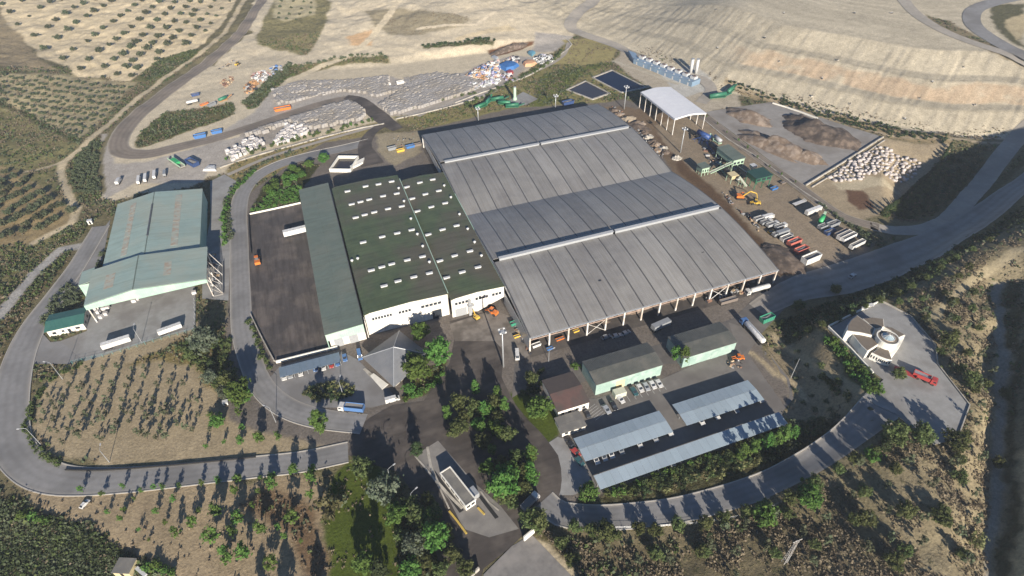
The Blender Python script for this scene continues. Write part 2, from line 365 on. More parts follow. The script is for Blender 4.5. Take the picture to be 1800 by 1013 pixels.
# baled waste ground, gravel yards
paint('B', [(230,470),(400,430),(650,425),(850,400),(940,420),(1200,400),(1340,330),(1500,290),(1620,300),(1500,420),(1340,520),(1000,600),(850,610),(760,560),(620,515),(420,560),(0,720),(-60,760),(-160,800),(0,660),(150,590)], GRAVEL, .06, 3, 2)
paint('B', [(0,760),(120,680),(420,570),(640,510),(740,580),(700,640),(400,700),(200,760),(0,850)], lin(160,152,142), .08, 2, 2)
paint('A', [(530,700),(560,700),(600,860),(760,850),(900,810),(1040,770),(1240,720),(1340,700),(1200,850),(1090,900),(1060,960),(700,960),(560,1040),(520,1000)], GRAVEL, .05, 2, 1)
paint('Cc', [(430,170),(540,180),(620,190),(560,260),(400,280)], GRAVEL, .03, 3, 3)
# band between the service road and the plant
paint('B', [(860,610),(1000,600),(1340,520),(1500,430),(1660,300),(1800,210),(1900,330),(2100,380),(2140,480),(1900,560),(1560,590),(1340,640),(1000,670),(900,640)], lin(140,132,86), .5, 3, 3)
paint('B', [(0,860),(200,800),(500,720),(780,640),(830,660),(700,740),(560,790),(350,860),(60,1000),(0,1010)], lin(150,136,92), .45, 3, 2)
paint('Cc', [(560,210),(700,200),(860,250),(820,330),(640,340),(480,330),(600,250)], lin(160,148,100), .3, 3, 2)
paint('Cc', [(440,400),(560,370),(840,320),(820,340),(700,370),(600,440),(560,520),(440,560),(380,560),(430,500),(420,440)], lin(110,116,58), .6, 2, 2)
paint('Cc', [(880,260),(1100,330),(1300,390),(1360,440),(1480,480),(1500,560),(1300,590),(1150,510),(1000,450),(830,330)], lin(180,168,148), .1, 3, 2)
# landfill
dL, sL = lf_coords(XX, YY); wobL = (fbm(XX, YY, 45, 8)-.5)*5
w = sstep(-1, 3, dL)
c = np.empty_like(COV); c[:] = LFC
mott = fbm(XX, YY, 26, 51); c *= (0.92+.16*mott)[..., None]
track = vnoise(sL*.03, dL, 3.2, 61)*.5+vnoise(sL*.05+3, dL+sL*.08, 5.5, 63)*.5
c *= (1-.34*sstep(84, 100, dL)*(track-.35))[..., None]
slope = sstep(8, 12, dL)*(1-sstep(88, 98, dL))
c *= (1-.2*slope*vnoise(sL, dL*.12, 1.7, 65))[..., None]
dd = dL+wobL
org = sstep(36, 38, dd)*(1-sstep(52, 57, dd+(fbm(XX, YY, 12, 71)-.5)*12))*sstep(85, 125, sL+(fbm(XX, YY, 20, 72)-.5)*50)
oc = np.array(lin(188,152,118)); org = org*sstep(.28, .5, fbm(sL, dL, 16, 75)); c = c*(1-.42*org[..., None])+oc*.42*org[..., None]*(0.8+.4*vnoise(sL, dL*.1, 2.2, 73))[..., None]
for b0, b1 in ((28, 35), (60, 66)):
    k = sstep(b0-2, b0, dd)*(1-sstep(b1, b1+2, dd)); c = c*(1-.25*k[..., None])+np.array(lin(170,160,138))*.25*k[..., None]; k = sstep(b0-3, b0-1, dd)*(1-sstep(b0-.5, b0+1, dd)); c = c*(1-.14*k[..., None])  # second k paints a thin shadow line along each bench
COV = COV*(1-w[..., None])+c*w[..., None]
VEG = VEG*(1-w)+w*(.03+.42*sstep(0, 3, dL)*(1-sstep(9, 16, dL))*sstep(10, 60, sL)+.12*slope*fbm(XX, YY, 25, 74))
paint('D', [(200,350),(380,430),(620,500),(900,560),(1200,610),(1190,640),(900,610),(880,600),(620,540),(400,460),(330,450),(190,370)], lin(158,140,108), .45, 3, 3)
paint('D', [(0,300),(60,290),(130,350),(130,400),(60,420),(0,440),(-100,330)], lin(190,186,176), .03, 2, 2)
paint('D', [(1080,60),(1200,100),(1300,160),(1520,280),(1520,300),(1300,200),(1130,130)], lin(130,118,92), .5, 4, 4)
paint('D', [(1380,20),(1520,20),(1520,220),(1440,160),(1400,120),(1360,80)], lin(100,96,70), .7, 4, 4)
paint('D', [(1430,90),(1520,60),(1560,110),(1500,180),(1460,140)], lin(186,170,136), .1, 3, 3)
# bag plot, right bank
paint('D', [(560,830),(890,615),(1190,640),(1190,690),(880,960),(740,990),(640,900),(560,850)], lin(164,148,122), .15, 2, 2)
paint('D', [(640,800),(740,770),(900,800),(960,860),(820,840),(700,850)], lin(190,176,148), .03, 2, 3)
paint('D', [(720,840),(800,850),(860,930),(800,940),(740,900)], lin(104,78,60), .1, 2, 2)
paint('D', [(1190,660),(1380,650),(1430,700),(1330,820),(1100,960),(880,970),(1180,700)], lin(116,108,76), .7, 2, 2)
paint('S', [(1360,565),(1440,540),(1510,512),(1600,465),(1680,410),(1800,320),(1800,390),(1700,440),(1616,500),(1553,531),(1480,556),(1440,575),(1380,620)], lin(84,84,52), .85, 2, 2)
paint('S', [(1345,610),(1400,600),(1450,585),(1500,640),(1540,690),(1500,740),(1420,760),(1370,760),(1390,700),(1360,660)], lin(146,132,106), .36, 2, 3)
# right hillside
paint('S', [(1616,500),(1663,466),(1720,432),(1800,388),(1900,380),(1900,1200),(1000,1200),(960,1010),(960,935),(1100,930),(1250,905),(1400,850),(1500,790),(1560,760),(1640,790),(1690,780),(1710,715),(1650,640),(1645,605),(1600,555),(1560,530)], HILL, .46, 3, 3)
paint('S', [(1640,640),(1660,560),(1740,470),(1800,430),(1800,1200),(1560,1100),(1560,820),(1640,790),(1690,780),(1715,715)], lin(150,137,109), .45, 6, 6)
paint('S', [(1100,940),(1300,920),(1420,860),(1480,860),(1460,1100),(1000,1100),(960,940)], lin(114,104,80), .58, 6, 6)
paint('S', [(1748,500),(1762,500),(1770,640),(1760,860),(1740,1040),(1728,1040),(1742,860),(1750,700)], lin(150,144,130), .1, 1.5, 1)
paint('S', [(1768,500),(1795,500),(1795,700),(1785,1040),(1752,1040),(1768,860),(1774,640)], lin(98,90,62), .7, 2, 2)
paint('S', [(1795,800),(1900,760),(1900,1100),(1770,1100)], lin(196,172,130), .2, 2, 3)
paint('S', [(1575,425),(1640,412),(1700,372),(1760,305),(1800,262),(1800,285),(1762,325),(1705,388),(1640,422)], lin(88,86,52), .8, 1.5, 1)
# left lots
paint('S', [(62,690),(100,655),(150,625),(330,580),(350,560),(365,620),(420,650),(450,700),(520,745),(600,765),(590,785),(440,800),(180,822),(90,800),(60,760)], DRYLOT, .14, 2, 2)
paint('I', [(800,0),(940,0),(960,140),(990,330),(900,260),(840,220),(770,140),(640,130),(500,150),(700,60)], lin(134,120,78), .5, 3, 2)
paint('S', [(130,870),(350,850),(560,830),(575,860),(575,1100),(150,1100),(170,930),(60,890),(0,820),(0,780)], lin(162,144,116), .22, 2, 3)
paint('S', [(430,880),(470,850),(560,880),(580,1000),(540,1060),(520,940)], lin(120,98,74), .45, 4, 4)
paint('S', [(-200,870),(0,870),(60,900),(150,925),(260,990),(330,1040),(330,1300),(-200,1300)], lin(84,76,50), .88, 3, 3)
paint('E', [(0,420),(160,420),(340,320),(450,310),(430,360),(300,440),(180,560),(60,700),(0,790)], lin(122,116,78), .6, 3, 2)
paint('E', [(0,720),(50,660),(130,580),(250,480),(340,440),(360,470),(250,620),(110,760),(60,900),(40,1010),(0,1010)], lin(110,98,68), .7, 2, 2)
paint('E', [(410,450),(520,380),(500,540),(430,620),(420,690),(300,760),(220,790),(190,870),(210,790),(300,640)], lin(104,104,58), .6, 1.5, 1.5)
# plant ground
DARK = lin(78,70,64); YARD = lin(118,110,102)
paint('S', [(570,250),(650,240),(735,230),(800,215),(900,190),(1060,180),(1100,175),(1135,190),(1240,205),(1400,345),(1540,430),(1480,480),(1370,505),(1330,600),(1390,690),(1370,740),(1300,700),(1060,870),(1000,890),(900,920),(830,880),(740,790),(620,800),(400,740),(395,400),(440,340),(520,280)], YARD, .04, 2, 1)
paint('Cc', [(760,560),(900,560),(960,570),(1230,620),(1490,810),(1490,1013),(1300,1013),(1130,900),(1050,760),(860,620)], lin(122,104,84), .03, 2, 2)
paint('H', [(60,10),(127,40),(285,170),(475,312),(633,424),(792,540),(900,620),(1000,700),(1000,760),(880,800),(600,900),(520,870),(430,740),(230,520),(90,400),(-60,250),(-160,60)], lin(146,131,111), .03, 2, 2)
paint('H', [(-160,100),(0,270),(180,420),(300,540),(460,720),(620,850),(700,890),(540,900),(500,840),(200,520),(0,350)], lin(98,78,60), .12, 3, 2)
paint('B', [(780,700),(1000,690),(1020,800),(870,870),(800,800)], lin(158,146,122), .12, 2, 2)
# lawns and planting beds
paint('S', [(588,830),(612,815),(660,815),(700,860),(700,940),(720,1010),(730,1100),(590,1100),(575,960),(575,870)], GRASS, .25, 1.5, 1)
paint('K', [(110,530),(200,540),(330,600),(335,720),(290,765),(240,750),(150,620)], GRASS, .2, 1.2, .5)
paint('S', [(775,705),(850,680),(890,690),(905,740),(940,860),(930,900),(860,890),(800,800),(775,770)], lin(56,68,26), .6, 2, 1)
paint('S', [(700,900),(740,880),(800,930),(830,1010),(830,1100),(710,1100)], lin(70,74,34), .6, 2, 2)
paint('J', [(960,500),(1120,330),(1230,290),(1190,400),(1080,500),(980,520)], lin(84,84,44), .6, 1.5, 1)
paint('J', [(400,500),(470,430),(600,400),(720,460),(720,500),(480,540)], lin(96,84,50), .6, 1.5, 1)
paint('F', [(110,340),(200,190),(380,80),(480,90),(400,200),(380,290),(200,335)], lin(64,66,36), .6, 1.5, 1)
paint('S', [(1050,875),(1378,745),(1400,750),(1480,740),(1520,700),(1530,715),(1470,775),(1400,820),(1290,860),(1180,882),(1010,893),(1020,870)], lin(72,68,42), .7, 1.5, 1.5)
paint('N', [(350,440),(900,410),(1300,340),(1500,270),(1500,300),(1300,370),(900,430),(350,460)], lin(78,86,34), .6, 1, .5)
paint('L', [(370,340),(400,330),(640,560),(640,600),(560,590),(480,500)], lin(60,80,28), .85, 1.5, 1)
paint('S', [(930,930),(965,900),(1000,1013),(1000,1100),(960,1013)], lin(90,84,54), .6, 2, 1.5)

# drawn tracks and worn lines, painted as soil colour
for k, pts, wd, col in [
 ('A', [(1290,-20),(1180,170),(1060,270),(900,380),(700,530),(560,660),(420,780),(330,850),(320,900),(350,1000),(380,1080)], 2.2, PALE),
 ('A', [(330,850),(250,875),(130,900)], 1.2, PALE),
 ('E', [(380,240),(350,320),(250,370),(165,415)], 2.0, PALE), ('E', [(0,780),(60,700),(140,600),(220,520),(300,450),(390,430)], 2.6, lin(170,166,160)),
 ('A', [(1330,-20),(1230,150),(1080,290),(880,430),(760,530),(620,650),(540,760),(520,850),(540,1010)], 1.6, lin(120,112,84)),
 ('B', [(330,420),(500,340),(640,300),(760,190),(860,60),(900,0)], 3.2, lin(218,202,172)), ('B', [(520,230),(620,245),(900,260),(1080,300),(1340,270)], 3.0, lin(222,206,176)),
 ('B', [(560,0),(600,60),(760,50),(900,0)], 3, lin(220,204,174)), ('B', [(1000,150),(1300,130),(1400,60)], 2, lin(224,208,180)),
 ('D', [(190,370),(620,520),(900,600),(1200,620),(1500,640)], 1.2, lin(176,160,134)),
 ('S', [(1860,430),(1790,440),(1700,500),(1640,560)], 1.8, lin(170,156,126)),
 ('K', [(1130,330),(1200,360),(1300,450),(1393,500),(1420,560)], 1.3, lin(176,160,130)), ('L', [(150,330),(250,400),(330,460),(430,520),(560,590)], 1.6, lin(160,146,118)),
 ('Cc', [(830,320),(1000,380),(1160,440)], 1.4, lin(190,180,160)),
 ('M', [(1700,640),(1720,700),(1800,828)], 1.0, PALE), ('N', [(130,640),(200,670),(350,828)], 1.5, PALE)]:
    paint(k, pts, col, .04, 1.6, .8, line=wd)
# plough lines of the upper left grove and worked lines of the dry lots
for k_, poly, (qa, qb), per, am in (('A', [(10,90),(80,190),(180,260),(200,300),(290,330),(390,395),(560,410),(690,420),(740,380),(840,310),(1000,260),(1150,150),(1240,0),(1290,-150),(-60,-150)], ((340,240),(660,30)), 2.4, .20),
        ('S', [(62,690),(100,655),(150,625),(350,570),(450,700),(520,745),(600,765),(440,800),(180,822),(90,800)], ((120,780),(160,640)), 1.9, .12), ('S', [(130,870),(560,830),(575,1100),(150,1100)], ((400,990),(410,880)), 3.2, .16)):
    P_ = atc(k_, poly); a_, b_ = [np.array(p[:2]) for p in atc(k_, [qa, qb])]; dv = (b_-a_)/np.linalg.norm(b_-a_); m_ = 1-sstep(-2, 1, polydist(P_, XX, YY))
    COV *= (1-am*m_*(vnoise(-XX*dv[1]+YY*dv[0], (XX*dv[0]+YY*dv[1])*.03, per, 88)-.3))[..., None]
NX = fbm(XX, YY, 22, 81); NY = fbm(XX, YY, 5, 83, 3)
COV *= (0.86+.20*NX+.12*NY)[..., None]

def land_material():
    m = bpy.data.materials.new('open ground'); m.use_nodes = True; nt = m.node_tree; N = nt.nodes; L = nt.links
    b = N['Principled BSDF']; b.inputs['Roughness'].default_value = .95; b.inputs['Specular IOR Level'].default_value = .15
    tc = N.new('ShaderNodeTexCoord')
    def noise(sc, det, ro=.6):
        t = N.new('ShaderNodeTexNoise'); t.inputs['Scale'].default_value = sc; t.inputs['Detail'].default_value = det; t.inputs['Roughness'].default_value = ro; L.new(tc.outputs['Object'], t.inputs['Vector']); return t.outputs['Fac']
    def mr(v, a, b_, c_, d_):
        r = N.new('ShaderNodeMapRange')
        for i, q in ((1, a), (2, b_), (3, c_), (4, d_)): r.inputs[i].default_value = q
        L.new(v, r.inputs[0]); return r.outputs[0]
    def math_(op, a, b_):
        q = N.new('ShaderNodeMath'); q.operation = op
        for i, v in enumerate((a, b_)):
            if isinstance(v, (int, float)): q.inputs[i].default_value = v
            else: L.new(v, q.inputs[i])
        return q.outputs[0]
    ca = N.new('ShaderNodeAttribute'); ca.attribute_name = 'cover'; va = N.new('ShaderNodeAttribute'); va.attribute_name = 'scrub'
    fine = mr(noise(1.1, 8, .75), .3, .7, .62, 1.36); mid = mr(noise(.22, 5, .65), .3, .7, .84, 1.16)
    mul = N.new('ShaderNodeVectorMath'); mul.operation = 'SCALE'; L.new(ca.outputs['Color'], mul.inputs[0]); L.new(math_('MULTIPLY', fine, mid), mul.inputs['Scale'])
    nz = noise(.42, 6, .68); th = mr(va.outputs['Fac'], 0, 1, .80, .36)
    f = math_('SUBTRACT', nz, th); f = mr(f, -.03, .06, 0, 1)
    vc = N.new('ShaderNodeMix'); vc.data_type = 'RGBA'; vc.inputs[6].default_value = (.052, .058, .024, 1); vc.inputs[7].default_value = (.13, .115, .06, 1); L.new(mr(noise(.9, 3), .35, .65, 0, 1), vc.inputs[0])
    mx = N.new('ShaderNodeMix'); mx.data_type = 'RGBA'; L.new(math_('MULTIPLY', f, .78), mx.inputs[0]); L.new(mul.outputs[0], mx.inputs[6]); L.new(vc.outputs[2], mx.inputs[7]); L.new(mx.outputs[2], b.inputs['Base Color'])
    bp = N.new('ShaderNodeBump'); bp.inputs['Distance'].default_value = .6; bp.inputs['Strength'].default_value = .8
    L.new(math_('ADD', math_('MULTIPLY', noise(.8, 6, .7), math_('ADD', math_('MULTIPLY', va.outputs['Fac'], .8), .35)), math_('MULTIPLY', f, .5)), bp.inputs['Height']); L.new(bp.outputs[0], b.inputs['Normal'])
    return m
def build_land():
    ny, nx = XX.shape
    # fine relief of scrub clumps
    Z = HH+VEG*(vnoise(XX, YY, 2.6, 91)-1)*.35
    co = np.stack([XX, YY, Z], -1).reshape(-1, 3).astype(np.float32)
    me = bpy.data.meshes.new('ground'); me.vertices.add(len(co)); me.vertices.foreach_set('co', co.ravel())
    i = np.arange(ny*nx).reshape(ny, nx); q = np.stack([i[:-1, :-1], i[:-1, 1:], i[1:, 1:], i[1:, :-1]], -1).reshape(-1, 4)
    me.loops.add(q.size); me.loops.foreach_set('vertex_index', q.ravel().astype(np.int32)); me.polygons.add(len(q)); me.polygons.foreach_set('loop_start', np.arange(0, q.size, 4, dtype=np.int32))
    me.polygons.foreach_set('use_smooth', np.ones(len(q), bool)); me.update(calc_edges=True); me.validate()
    a = me.attributes.new('cover', 'FLOAT_COLOR', 'POINT'); a.data.foreach_set('color', np.concatenate([COV, np.ones(COV.shape[:2]+(1,))], -1).reshape(-1).astype(np.float32))
    a = me.attributes.new('scrub', 'FLOAT', 'POINT'); a.data.foreach_set('value', VEG.reshape(-1).astype(np.float32))
    me.materials.append(land_material()); o = bpy.data.objects.new('ground', me); C.objects.link(o); o['kind'] = 'structure'
build_land()

# ---------------------------------------------------------------- roads and paved areas
def roadmat(name, c1, c2, dark=.5, edge=(.30,.27,.23)):
    m = mat(name, c1, c2, .5, .9, .02, c3=tuple(v*.82 for v in c2), scale3=.06); nt = m.node_tree; N = nt.nodes; L = nt.links; b = N['Principled BSDF']; src = b.inputs['Base Color'].links[0].from_socket
    uv = N.new('ShaderNodeUVMap'); sx = N.new('ShaderNodeSeparateXYZ'); L.new(uv.outputs[0], sx.inputs[0])
    def mth(op, a, c_):
        q = N.new('ShaderNodeMath'); q.operation = op
        for i, v in enumerate((a, c_)):
            if isinstance(v, (int, float)): q.inputs[i].default_value = v
            else: L.new(v, q.inputs[i])
        return q.outputs[0]
    tn = N.new('ShaderNodeTexNoise'); tn.inputs['Scale'].default_value = .12; tn.inputs['Detail'].default_value = 3; tc = N.new('ShaderNodeTexCoord'); L.new(tc.outputs['Object'], tn.inputs['Vector'])
    u = mth('ADD', sx.outputs[0], mth('MULTIPLY', mth('SUBTRACT', tn.outputs['Fac'], .5), .12))
    w = mth('POWER', mth('ABSOLUTE', mth('SINE', mth('MULTIPLY', u, 4*math.pi), 0), 0), 3.0)       # four wheel tracks across the width
    mx = N.new('ShaderNodeMix'); mx.data_type = 'RGBA'; mx.blend_type = 'MULTIPLY'; L.new(mth('MULTIPLY', w, dark), mx.inputs[0]); L.new(src, mx.inputs[6]); mx.inputs[7].default_value = (.62, .6, .58, 1)
    e = mth('POWER', mth('ABSOLUTE', mth('MULTIPLY', mth('SUBTRACT', u, .5), 2), 0), 9.0); m2 = N.new('ShaderNodeMix'); m2.data_type = 'RGBA'; m2.clamp_factor = True; L.new(mth('MULTIPLY', e, .75), m2.inputs[0]); L.new(mx.outputs[2], m2.inputs[6]); m2.inputs[7].default_value = (*edge, 1); L.new(m2.outputs[2], b.inputs['Base Color']); return m
M_ASPH = mat('worn grey asphalt', (.215,.208,.205), (.175,.17,.166), .35, .9, .02, c3=(.15,.142,.135), scale3=.05)
M_ROAD = roadmat('worn grey road asphalt', (.225,.218,.214), (.185,.18,.176), .25)
M_DARK = mat('dark stained asphalt', (.060,.048,.041), (.05,.042,.037), .5, .85, .02, streak=((.09,.35,1), .65), c3=(.10,.083,.07), scale3=.08)
M_TRACK = roadmat('packed brown haul road', (.225,.185,.148), (.18,.15,.12), .45, (.36,.32,.26))
M_PALE = mat('pale gravel road', (.34,.30,.25), (.28,.25,.21), .4, .95, .04, c3=(.25,.225,.19), scale3=.05)
M_VALLEY = roadmat('dusty valley road', (.29,.265,.235), (.24,.22,.195), .4)
M_CONC = mat('concrete slab', (.27,.265,.255), (.22,.215,.205), .4, .9, .02, c3=(.19,.18,.17), scale3=.09)
M_KERB = mat('kerb concrete', (.36,.34,.31), (.30,.28,.25), 1.5, .9)
M_OLDYARD = mat('oily composting slab', (.072,.060,.055), (.062,.054,.05), .6, .8, .02, streak=((.5,.06,1), .55), c3=(.115,.095,.082), scale3=.09)
def catmull(P, step=3.0):
    P = [np.array(p[:2], float) for p in P]; P = [2*P[0]-P[1]]+P+[2*P[-1]-P[-2]]; out = []
    for i in range(1, len(P)-2):
        n_ = max(1, int(np.linalg.norm(P[i+1]-P[i])/step))
        for k in range(n_):
            t = k/n_; a, b, c_, d = P[i-1:i+3]
            out.append(.5*((2*b)+(-a+c_)*t+(2*a-5*b+4*c_-d)*t*t+(-a+3*b-3*c_+d)*t**3))
    out.append(P[-2]); return out
def offsets(line):
    line = np.array(line); d = np.gradient(line, axis=0); d /= np.linalg.norm(d, axis=1)[:, None]+1e-9
    return line, np.stack([-d[:, 1], d[:, 0]], 1)
ROADS = []; PAVES = []
def strip(name, k, pts, width, m, dz=.10, kerb=None, step=3.0, kerb_w=.35):
    ln, nn = offsets(catmull(atc(k, pts), step)); mb = MB(); cs = 5
    ROADS.append(([tuple(p) for p in ln], (max(width) if isinstance(width, (list, tuple)) else width)+1))
    wd = np.interp(np.linspace(0, 1, len(ln)), np.linspace(0, 1, len(width)), width) if isinstance(width, (list, tuple)) else np.full(len(ln), width)
    for p, q, w_ in zip(ln, nn, wd):
        w2 = w_+(.5*(rng.random()-.5) if kerb is None else 0)
        for c_ in range(cs):
            a = p+q*w2*(c_/(cs-1)-.5); mb.v.append((a[0], a[1], max(hz(a[0], a[1]), hz(*p)-.3)+dz))
    for i in range(len(ln)-1):
        for c_ in range(cs-1):
            a = i*cs+c_; mb.f.append((a+1, a, a+cs, a+cs+1)); mb.m.append(0)
    me = mb.mesh(name, m, True); ul = me.uv_layers.new(name='UVMap'); vi = np.empty(len(me.loops), np.int32); me.loops.foreach_get('vertex_index', vi); ul.data.foreach_set('uv', np.stack([(vi % cs)/(cs-1), (vi//cs)*.25], 1).astype(np.float32).ravel())
    o = obj(name, me, None); o['kind'] = 'structure'
    if kerb:
        for sgn in kerb:
            kb = MB()
            for i, (p, q, w_) in enumerate(zip(ln, nn, wd)):
                for off, z in ((0, -.2), (0, .13), (kerb_w, .13), (kerb_w, -.2)):
                    a = p+q*sgn*(w_/2+off); kb.v.append((a[0], a[1], hz(*p)+dz+z))
            for i in range(len(ln)-1):
                for e in range(3):
                    a = i*4+e; kb.f.append((a, a+1, a+5, a+4)); kb.m.append(0)
            ko = obj('kerb', kb, M_KERB); ko['kind'] = 'structure'
    return ln
def pave(name, P, m, dz=.06, grid=None, kind='structure'):
    P = [(p[0], p[1]) for p in P]; PAVES.append(P); vs = [Vector(p) for p in P]; n_ = len(vs)
    if grid:
        A = np.array(P); pts = []
        dense = []
        for i in range(n_):
            a, b = A[i], A[(i+1) % n_]; m_ = max(1, int(np.linalg.norm(b-a)/grid))
            for k in range(m_): dense.append(a+(b-a)*k/m_)
        gx, gy = np.meshgrid(np.arange(A[:, 0].min(), A[:, 0].max(), grid), np.arange(A[:, 1].min(), A[:, 1].max(), grid))
        gx = gx.ravel(); gy = gy.ravel(); ins = polydist(P, gx, gy) < -grid*.4
        vs = [Vector((float(a[0]), float(a[1]))) for a in dense]+[Vector((float(a), float(b))) for a, b in zip(gx[ins], gy[ins])]; n_ = len(dense)
    r = geometry.delaunay_2d_cdt(vs, [], [list(range(n_))], 1, 1e-4)
    mb = MB(); mb.v = [(v[0], v[1], hz(v[0], v[1])+dz) for v in r[0]]; mb.f = [tuple(f) for f in r[2]]; mb.m = [0]*len(r[2])
    o = obj(name, mb, m); o['kind'] = kind; return o
# haul road, upper left
strip('road', 'S', [(478,-30),(455,10),(432,45),(395,85),(345,125),(285,168),(240,205),(215,235),(208,258),(222,270),(262,271),(310,260),(380,243),(450,221),(520,197),(575,180),(615,172)], [10,10,10,12,13,12,10,8], M_TRACK, .14)
strip('road', 'S', [(608,171),(632,176),(655,195),(680,215),(700,228)], [7,10,12,8], M_DARK, .16)
strip('road', 'S', [(690,212),(660,228),(645,245),(642,262),(655,290)], [6,7,9,14], M_DARK, .15)
strip('road', 'S', [(1062,-25),(1040,5),(1012,28),(1003,48),(1030,62),(1080,80),(1140,110),(1190,128),(1235,142),(1250,160),(1232,182)], [13,12,10,9,8], M_PALE, .16)
strip('road', 'S', [(1570,-30),(1600,15),(1640,45),(1700,72),(1800,110),(1900,150)], [10,9,8], M_PALE, .2)
strip('road', 'S', [(1850,120),(1790,93),(1745,70),(1712,45),(1710,22),(1735,8),(1790,-5),(1850,-15)], 12, M_ASPH, .22)
strip('road', 'S', [(1240,205),(1290,245),(1350,290),(1400,325),(1450,362),(1490,385),(1545,400)], 7, M_TRACK, .12)
strip('road', 'S', [(1530,398),(1580,406),(1640,398),(1690,362),(1735,310),(1765,270),(1800,232),(1840,200)], [7,9,10,10,11], M_PALE, .12)
strip('road', 'S', [(1330,545),(1400,510),(1480,490),(1560,465),(1630,438),(1700,400),(1755,358),(1820,308),(1900,255)], [9,19,21,15,11.5,10,10], M_VALLEY, .1)
# service road with its line of fence
strip('road', 'S', [(1000,75),(990,98),(950,122),(880,148),(800,172),(735,205)], 3.2, M_PALE, .14)
strip('road', 'S', [(690,212),(660,222),(560,250),(470,278),(400,308)], 3.2, M_PALE, .14)
# asphalt loops
ring = strip('road', 'S', [(650,250),(600,262),(540,275),(490,290),(450,312),(427,340),(420,375),(421,420),(422,470),(424,530),(427,580),(440,630),(462,680),(502,715),(560,735),(640,745)], 8.5, M_ROAD, .10, kerb=(-1,), step=2.5)
strip('road', 'S', [(178,398),(160,428),(133,472),(98,520),(62,570),(38,620),(24,670),(18,725),(22,780),(50,820),(95,842),(160,847),(250,842),(350,832),(450,821),(530,812),(612,795)], [8,8,9,11,12,12,11,9.5,8.5,8,8], M_ROAD, .10, kerb=(1, -1), step=2.5)
strip('road', 'S', [(955,880),(985,903),(1050,910),(1120,906),(1200,895),(1300,868),(1390,832),(1460,790),(1520,742),(1560,705)], [8,8,8,8,8.5,9,12], M_ROAD, .12, kerb=(1, -1), step=2.5)
strip('road', 'K', [(40,470),(110,600),(200,720),(265,830),(280,920),(270,1000)], [7,6,7,11,9], M_DARK, .075)
pave('pavement', atc('E', [(545,300),(500,540),(430,620),(290,770),(200,850),(250,905),(400,890),(430,980),(340,1013),(100,1013),(150,860),(290,640),(430,450)]), M_ASPH, .05)
pave('pavement', atc('E', [(430,620),(560,700),(960,600),(968,690),(968,840),(800,880),(420,1000),(300,900),(430,850),(420,700)]), M_CONC, .065)
pave('pavement', atc('E', [(1040,110),(1110,75),(1170,110),(1120,200),(1105,330),(1140,420),(1130,700),(1000,690),(1000,500),(1040,300)]), M_CONC, .055)
pave('pavement', atc('S', [(437,376),(529,358),(540,400),(560,520),(575,590),(592,612),(485,645),(447,556),(430,520),(434,440)]), M_OLDYARD, .05)
pave('pavement', atc('J', [(150,450),(230,400),(290,330),(620,240),(720,290),(960,520),(800,560),(480,560),(300,500)]), M_ASPH, .05)
pave('pavement', atc('S', [(612,800),(618,760),(650,735),(690,712),(745,705),(790,640),(800,590),(790,565),(868,545),(888,600),(880,680),(915,745),(935,800),(960,880),(945,915),(900,960),(850,1000),(840,1040),(790,1040),(735,880),(700,830),(650,815)]), M_DARK, .055)
pave('pavement', atc('S', [(790,570),(868,545),(905,560),(930,625),(905,640),(870,600),(800,600)]), mat('pale yard concrete', (.20,.175,.15), (.15,.13,.11), .4, .9, c3=(.1,.085,.07), scale3=.1), .085)
pave('pavement', atc('K', [(380,700),(460,560),(500,560),(800,470),(890,430),(1130,330),(1090,220),(1180,250),(1360,470),(1380,560),(1330,620),(1340,680),(530,980),(480,960),(400,760)]), mat('parking yard paving', (.17,.155,.14), (.14,.128,.115), .35, .9, .02, c3=(.12,.108,.098), scale3=.07), .05)
pave('pavement', atc('K', [(270,770),(330,730),(400,750),(490,950),(400,990),(330,990),(345,900),(310,820)]), M_CONC, .068)
pave('pavement', atc('S', [(905,640),(900,700),(960,660),(1030,640),(1180,600),(1290,560),(1350,500),(1370,500),(1400,520),(1290,640),(1120,640),(1000,680)]), mat('service lane paving', (.11,.10,.092), (.085,.078,.072), .4, .9, .02, c3=(.15,.135,.12), scale3=.08), .045)
pave('pavement', atc('S', [(845,1100),(850,1010),(900,960),(935,940),(1005,1013),(1040,1100)]), mat('approach road', (.21,.195,.18), (.15,.14,.13), .5, .9, .02, c3=(.24,.22,.2), scale3=.12), .05)
pave('pavement', atc('S', [(728,802),(770,775),(835,850),(880,890),(912,930),(860,945),(815,930),(790,880)]), mat('weighbridge apron', (.22,.205,.185), (.18,.165,.15), .5, .9, .02, c3=(.15,.14,.13), scale3=.12), .075)
pave('pavement', atc('D', [(100,500),(390,455),(895,612),(540,830)]), mat('compost plot slab', (.27,.25,.23), (.22,.205,.185), .3, .9, .03, c3=(.19,.17,.15), scale3=.05), .06, grid=6)
# ================================================================ large buildings
M_GREY = mat('grey corrugated roof sheet', (.235,.225,.213), (.20,.192,.183), .25, .5, .035, stripes=(0, .55, .93), streak=((1.6,.05,.05), .8), c3=(.26,.25,.235), scale3=.045, rnd=.1)
M_GREYD = mat('dark translucent roof strip', (.085,.085,.085), (.06,.06,.062), .8, .4)
M_STEEL = mat('white painted steel', (.62,.60,.57), (.5,.48,.45), 1.0, .5, c3=(.42,.36,.3), scale3=.3)
M_RUST = mat('primer painted truss', (.42,.30,.24), (.36,.27,.22), 1.0, .6)
M_WHITE = mat('white wall panel', (.74,.71,.66), (.66,.63,.58), .4, .7, .02, stripes=(0, 1.1, .97), streak=((1.2,1.2,.08), .8), c3=(.6,.56,.5), scale3=.12)
M_DGREEN = mat('dark mossy green roof sheet', (.088,.115,.055), (.06,.082,.042), .22, .6, .03, stripes=(0, .5, .9), streak=((.05,1.2,.05), .7), c3=(.10,.092,.064), scale3=.035)
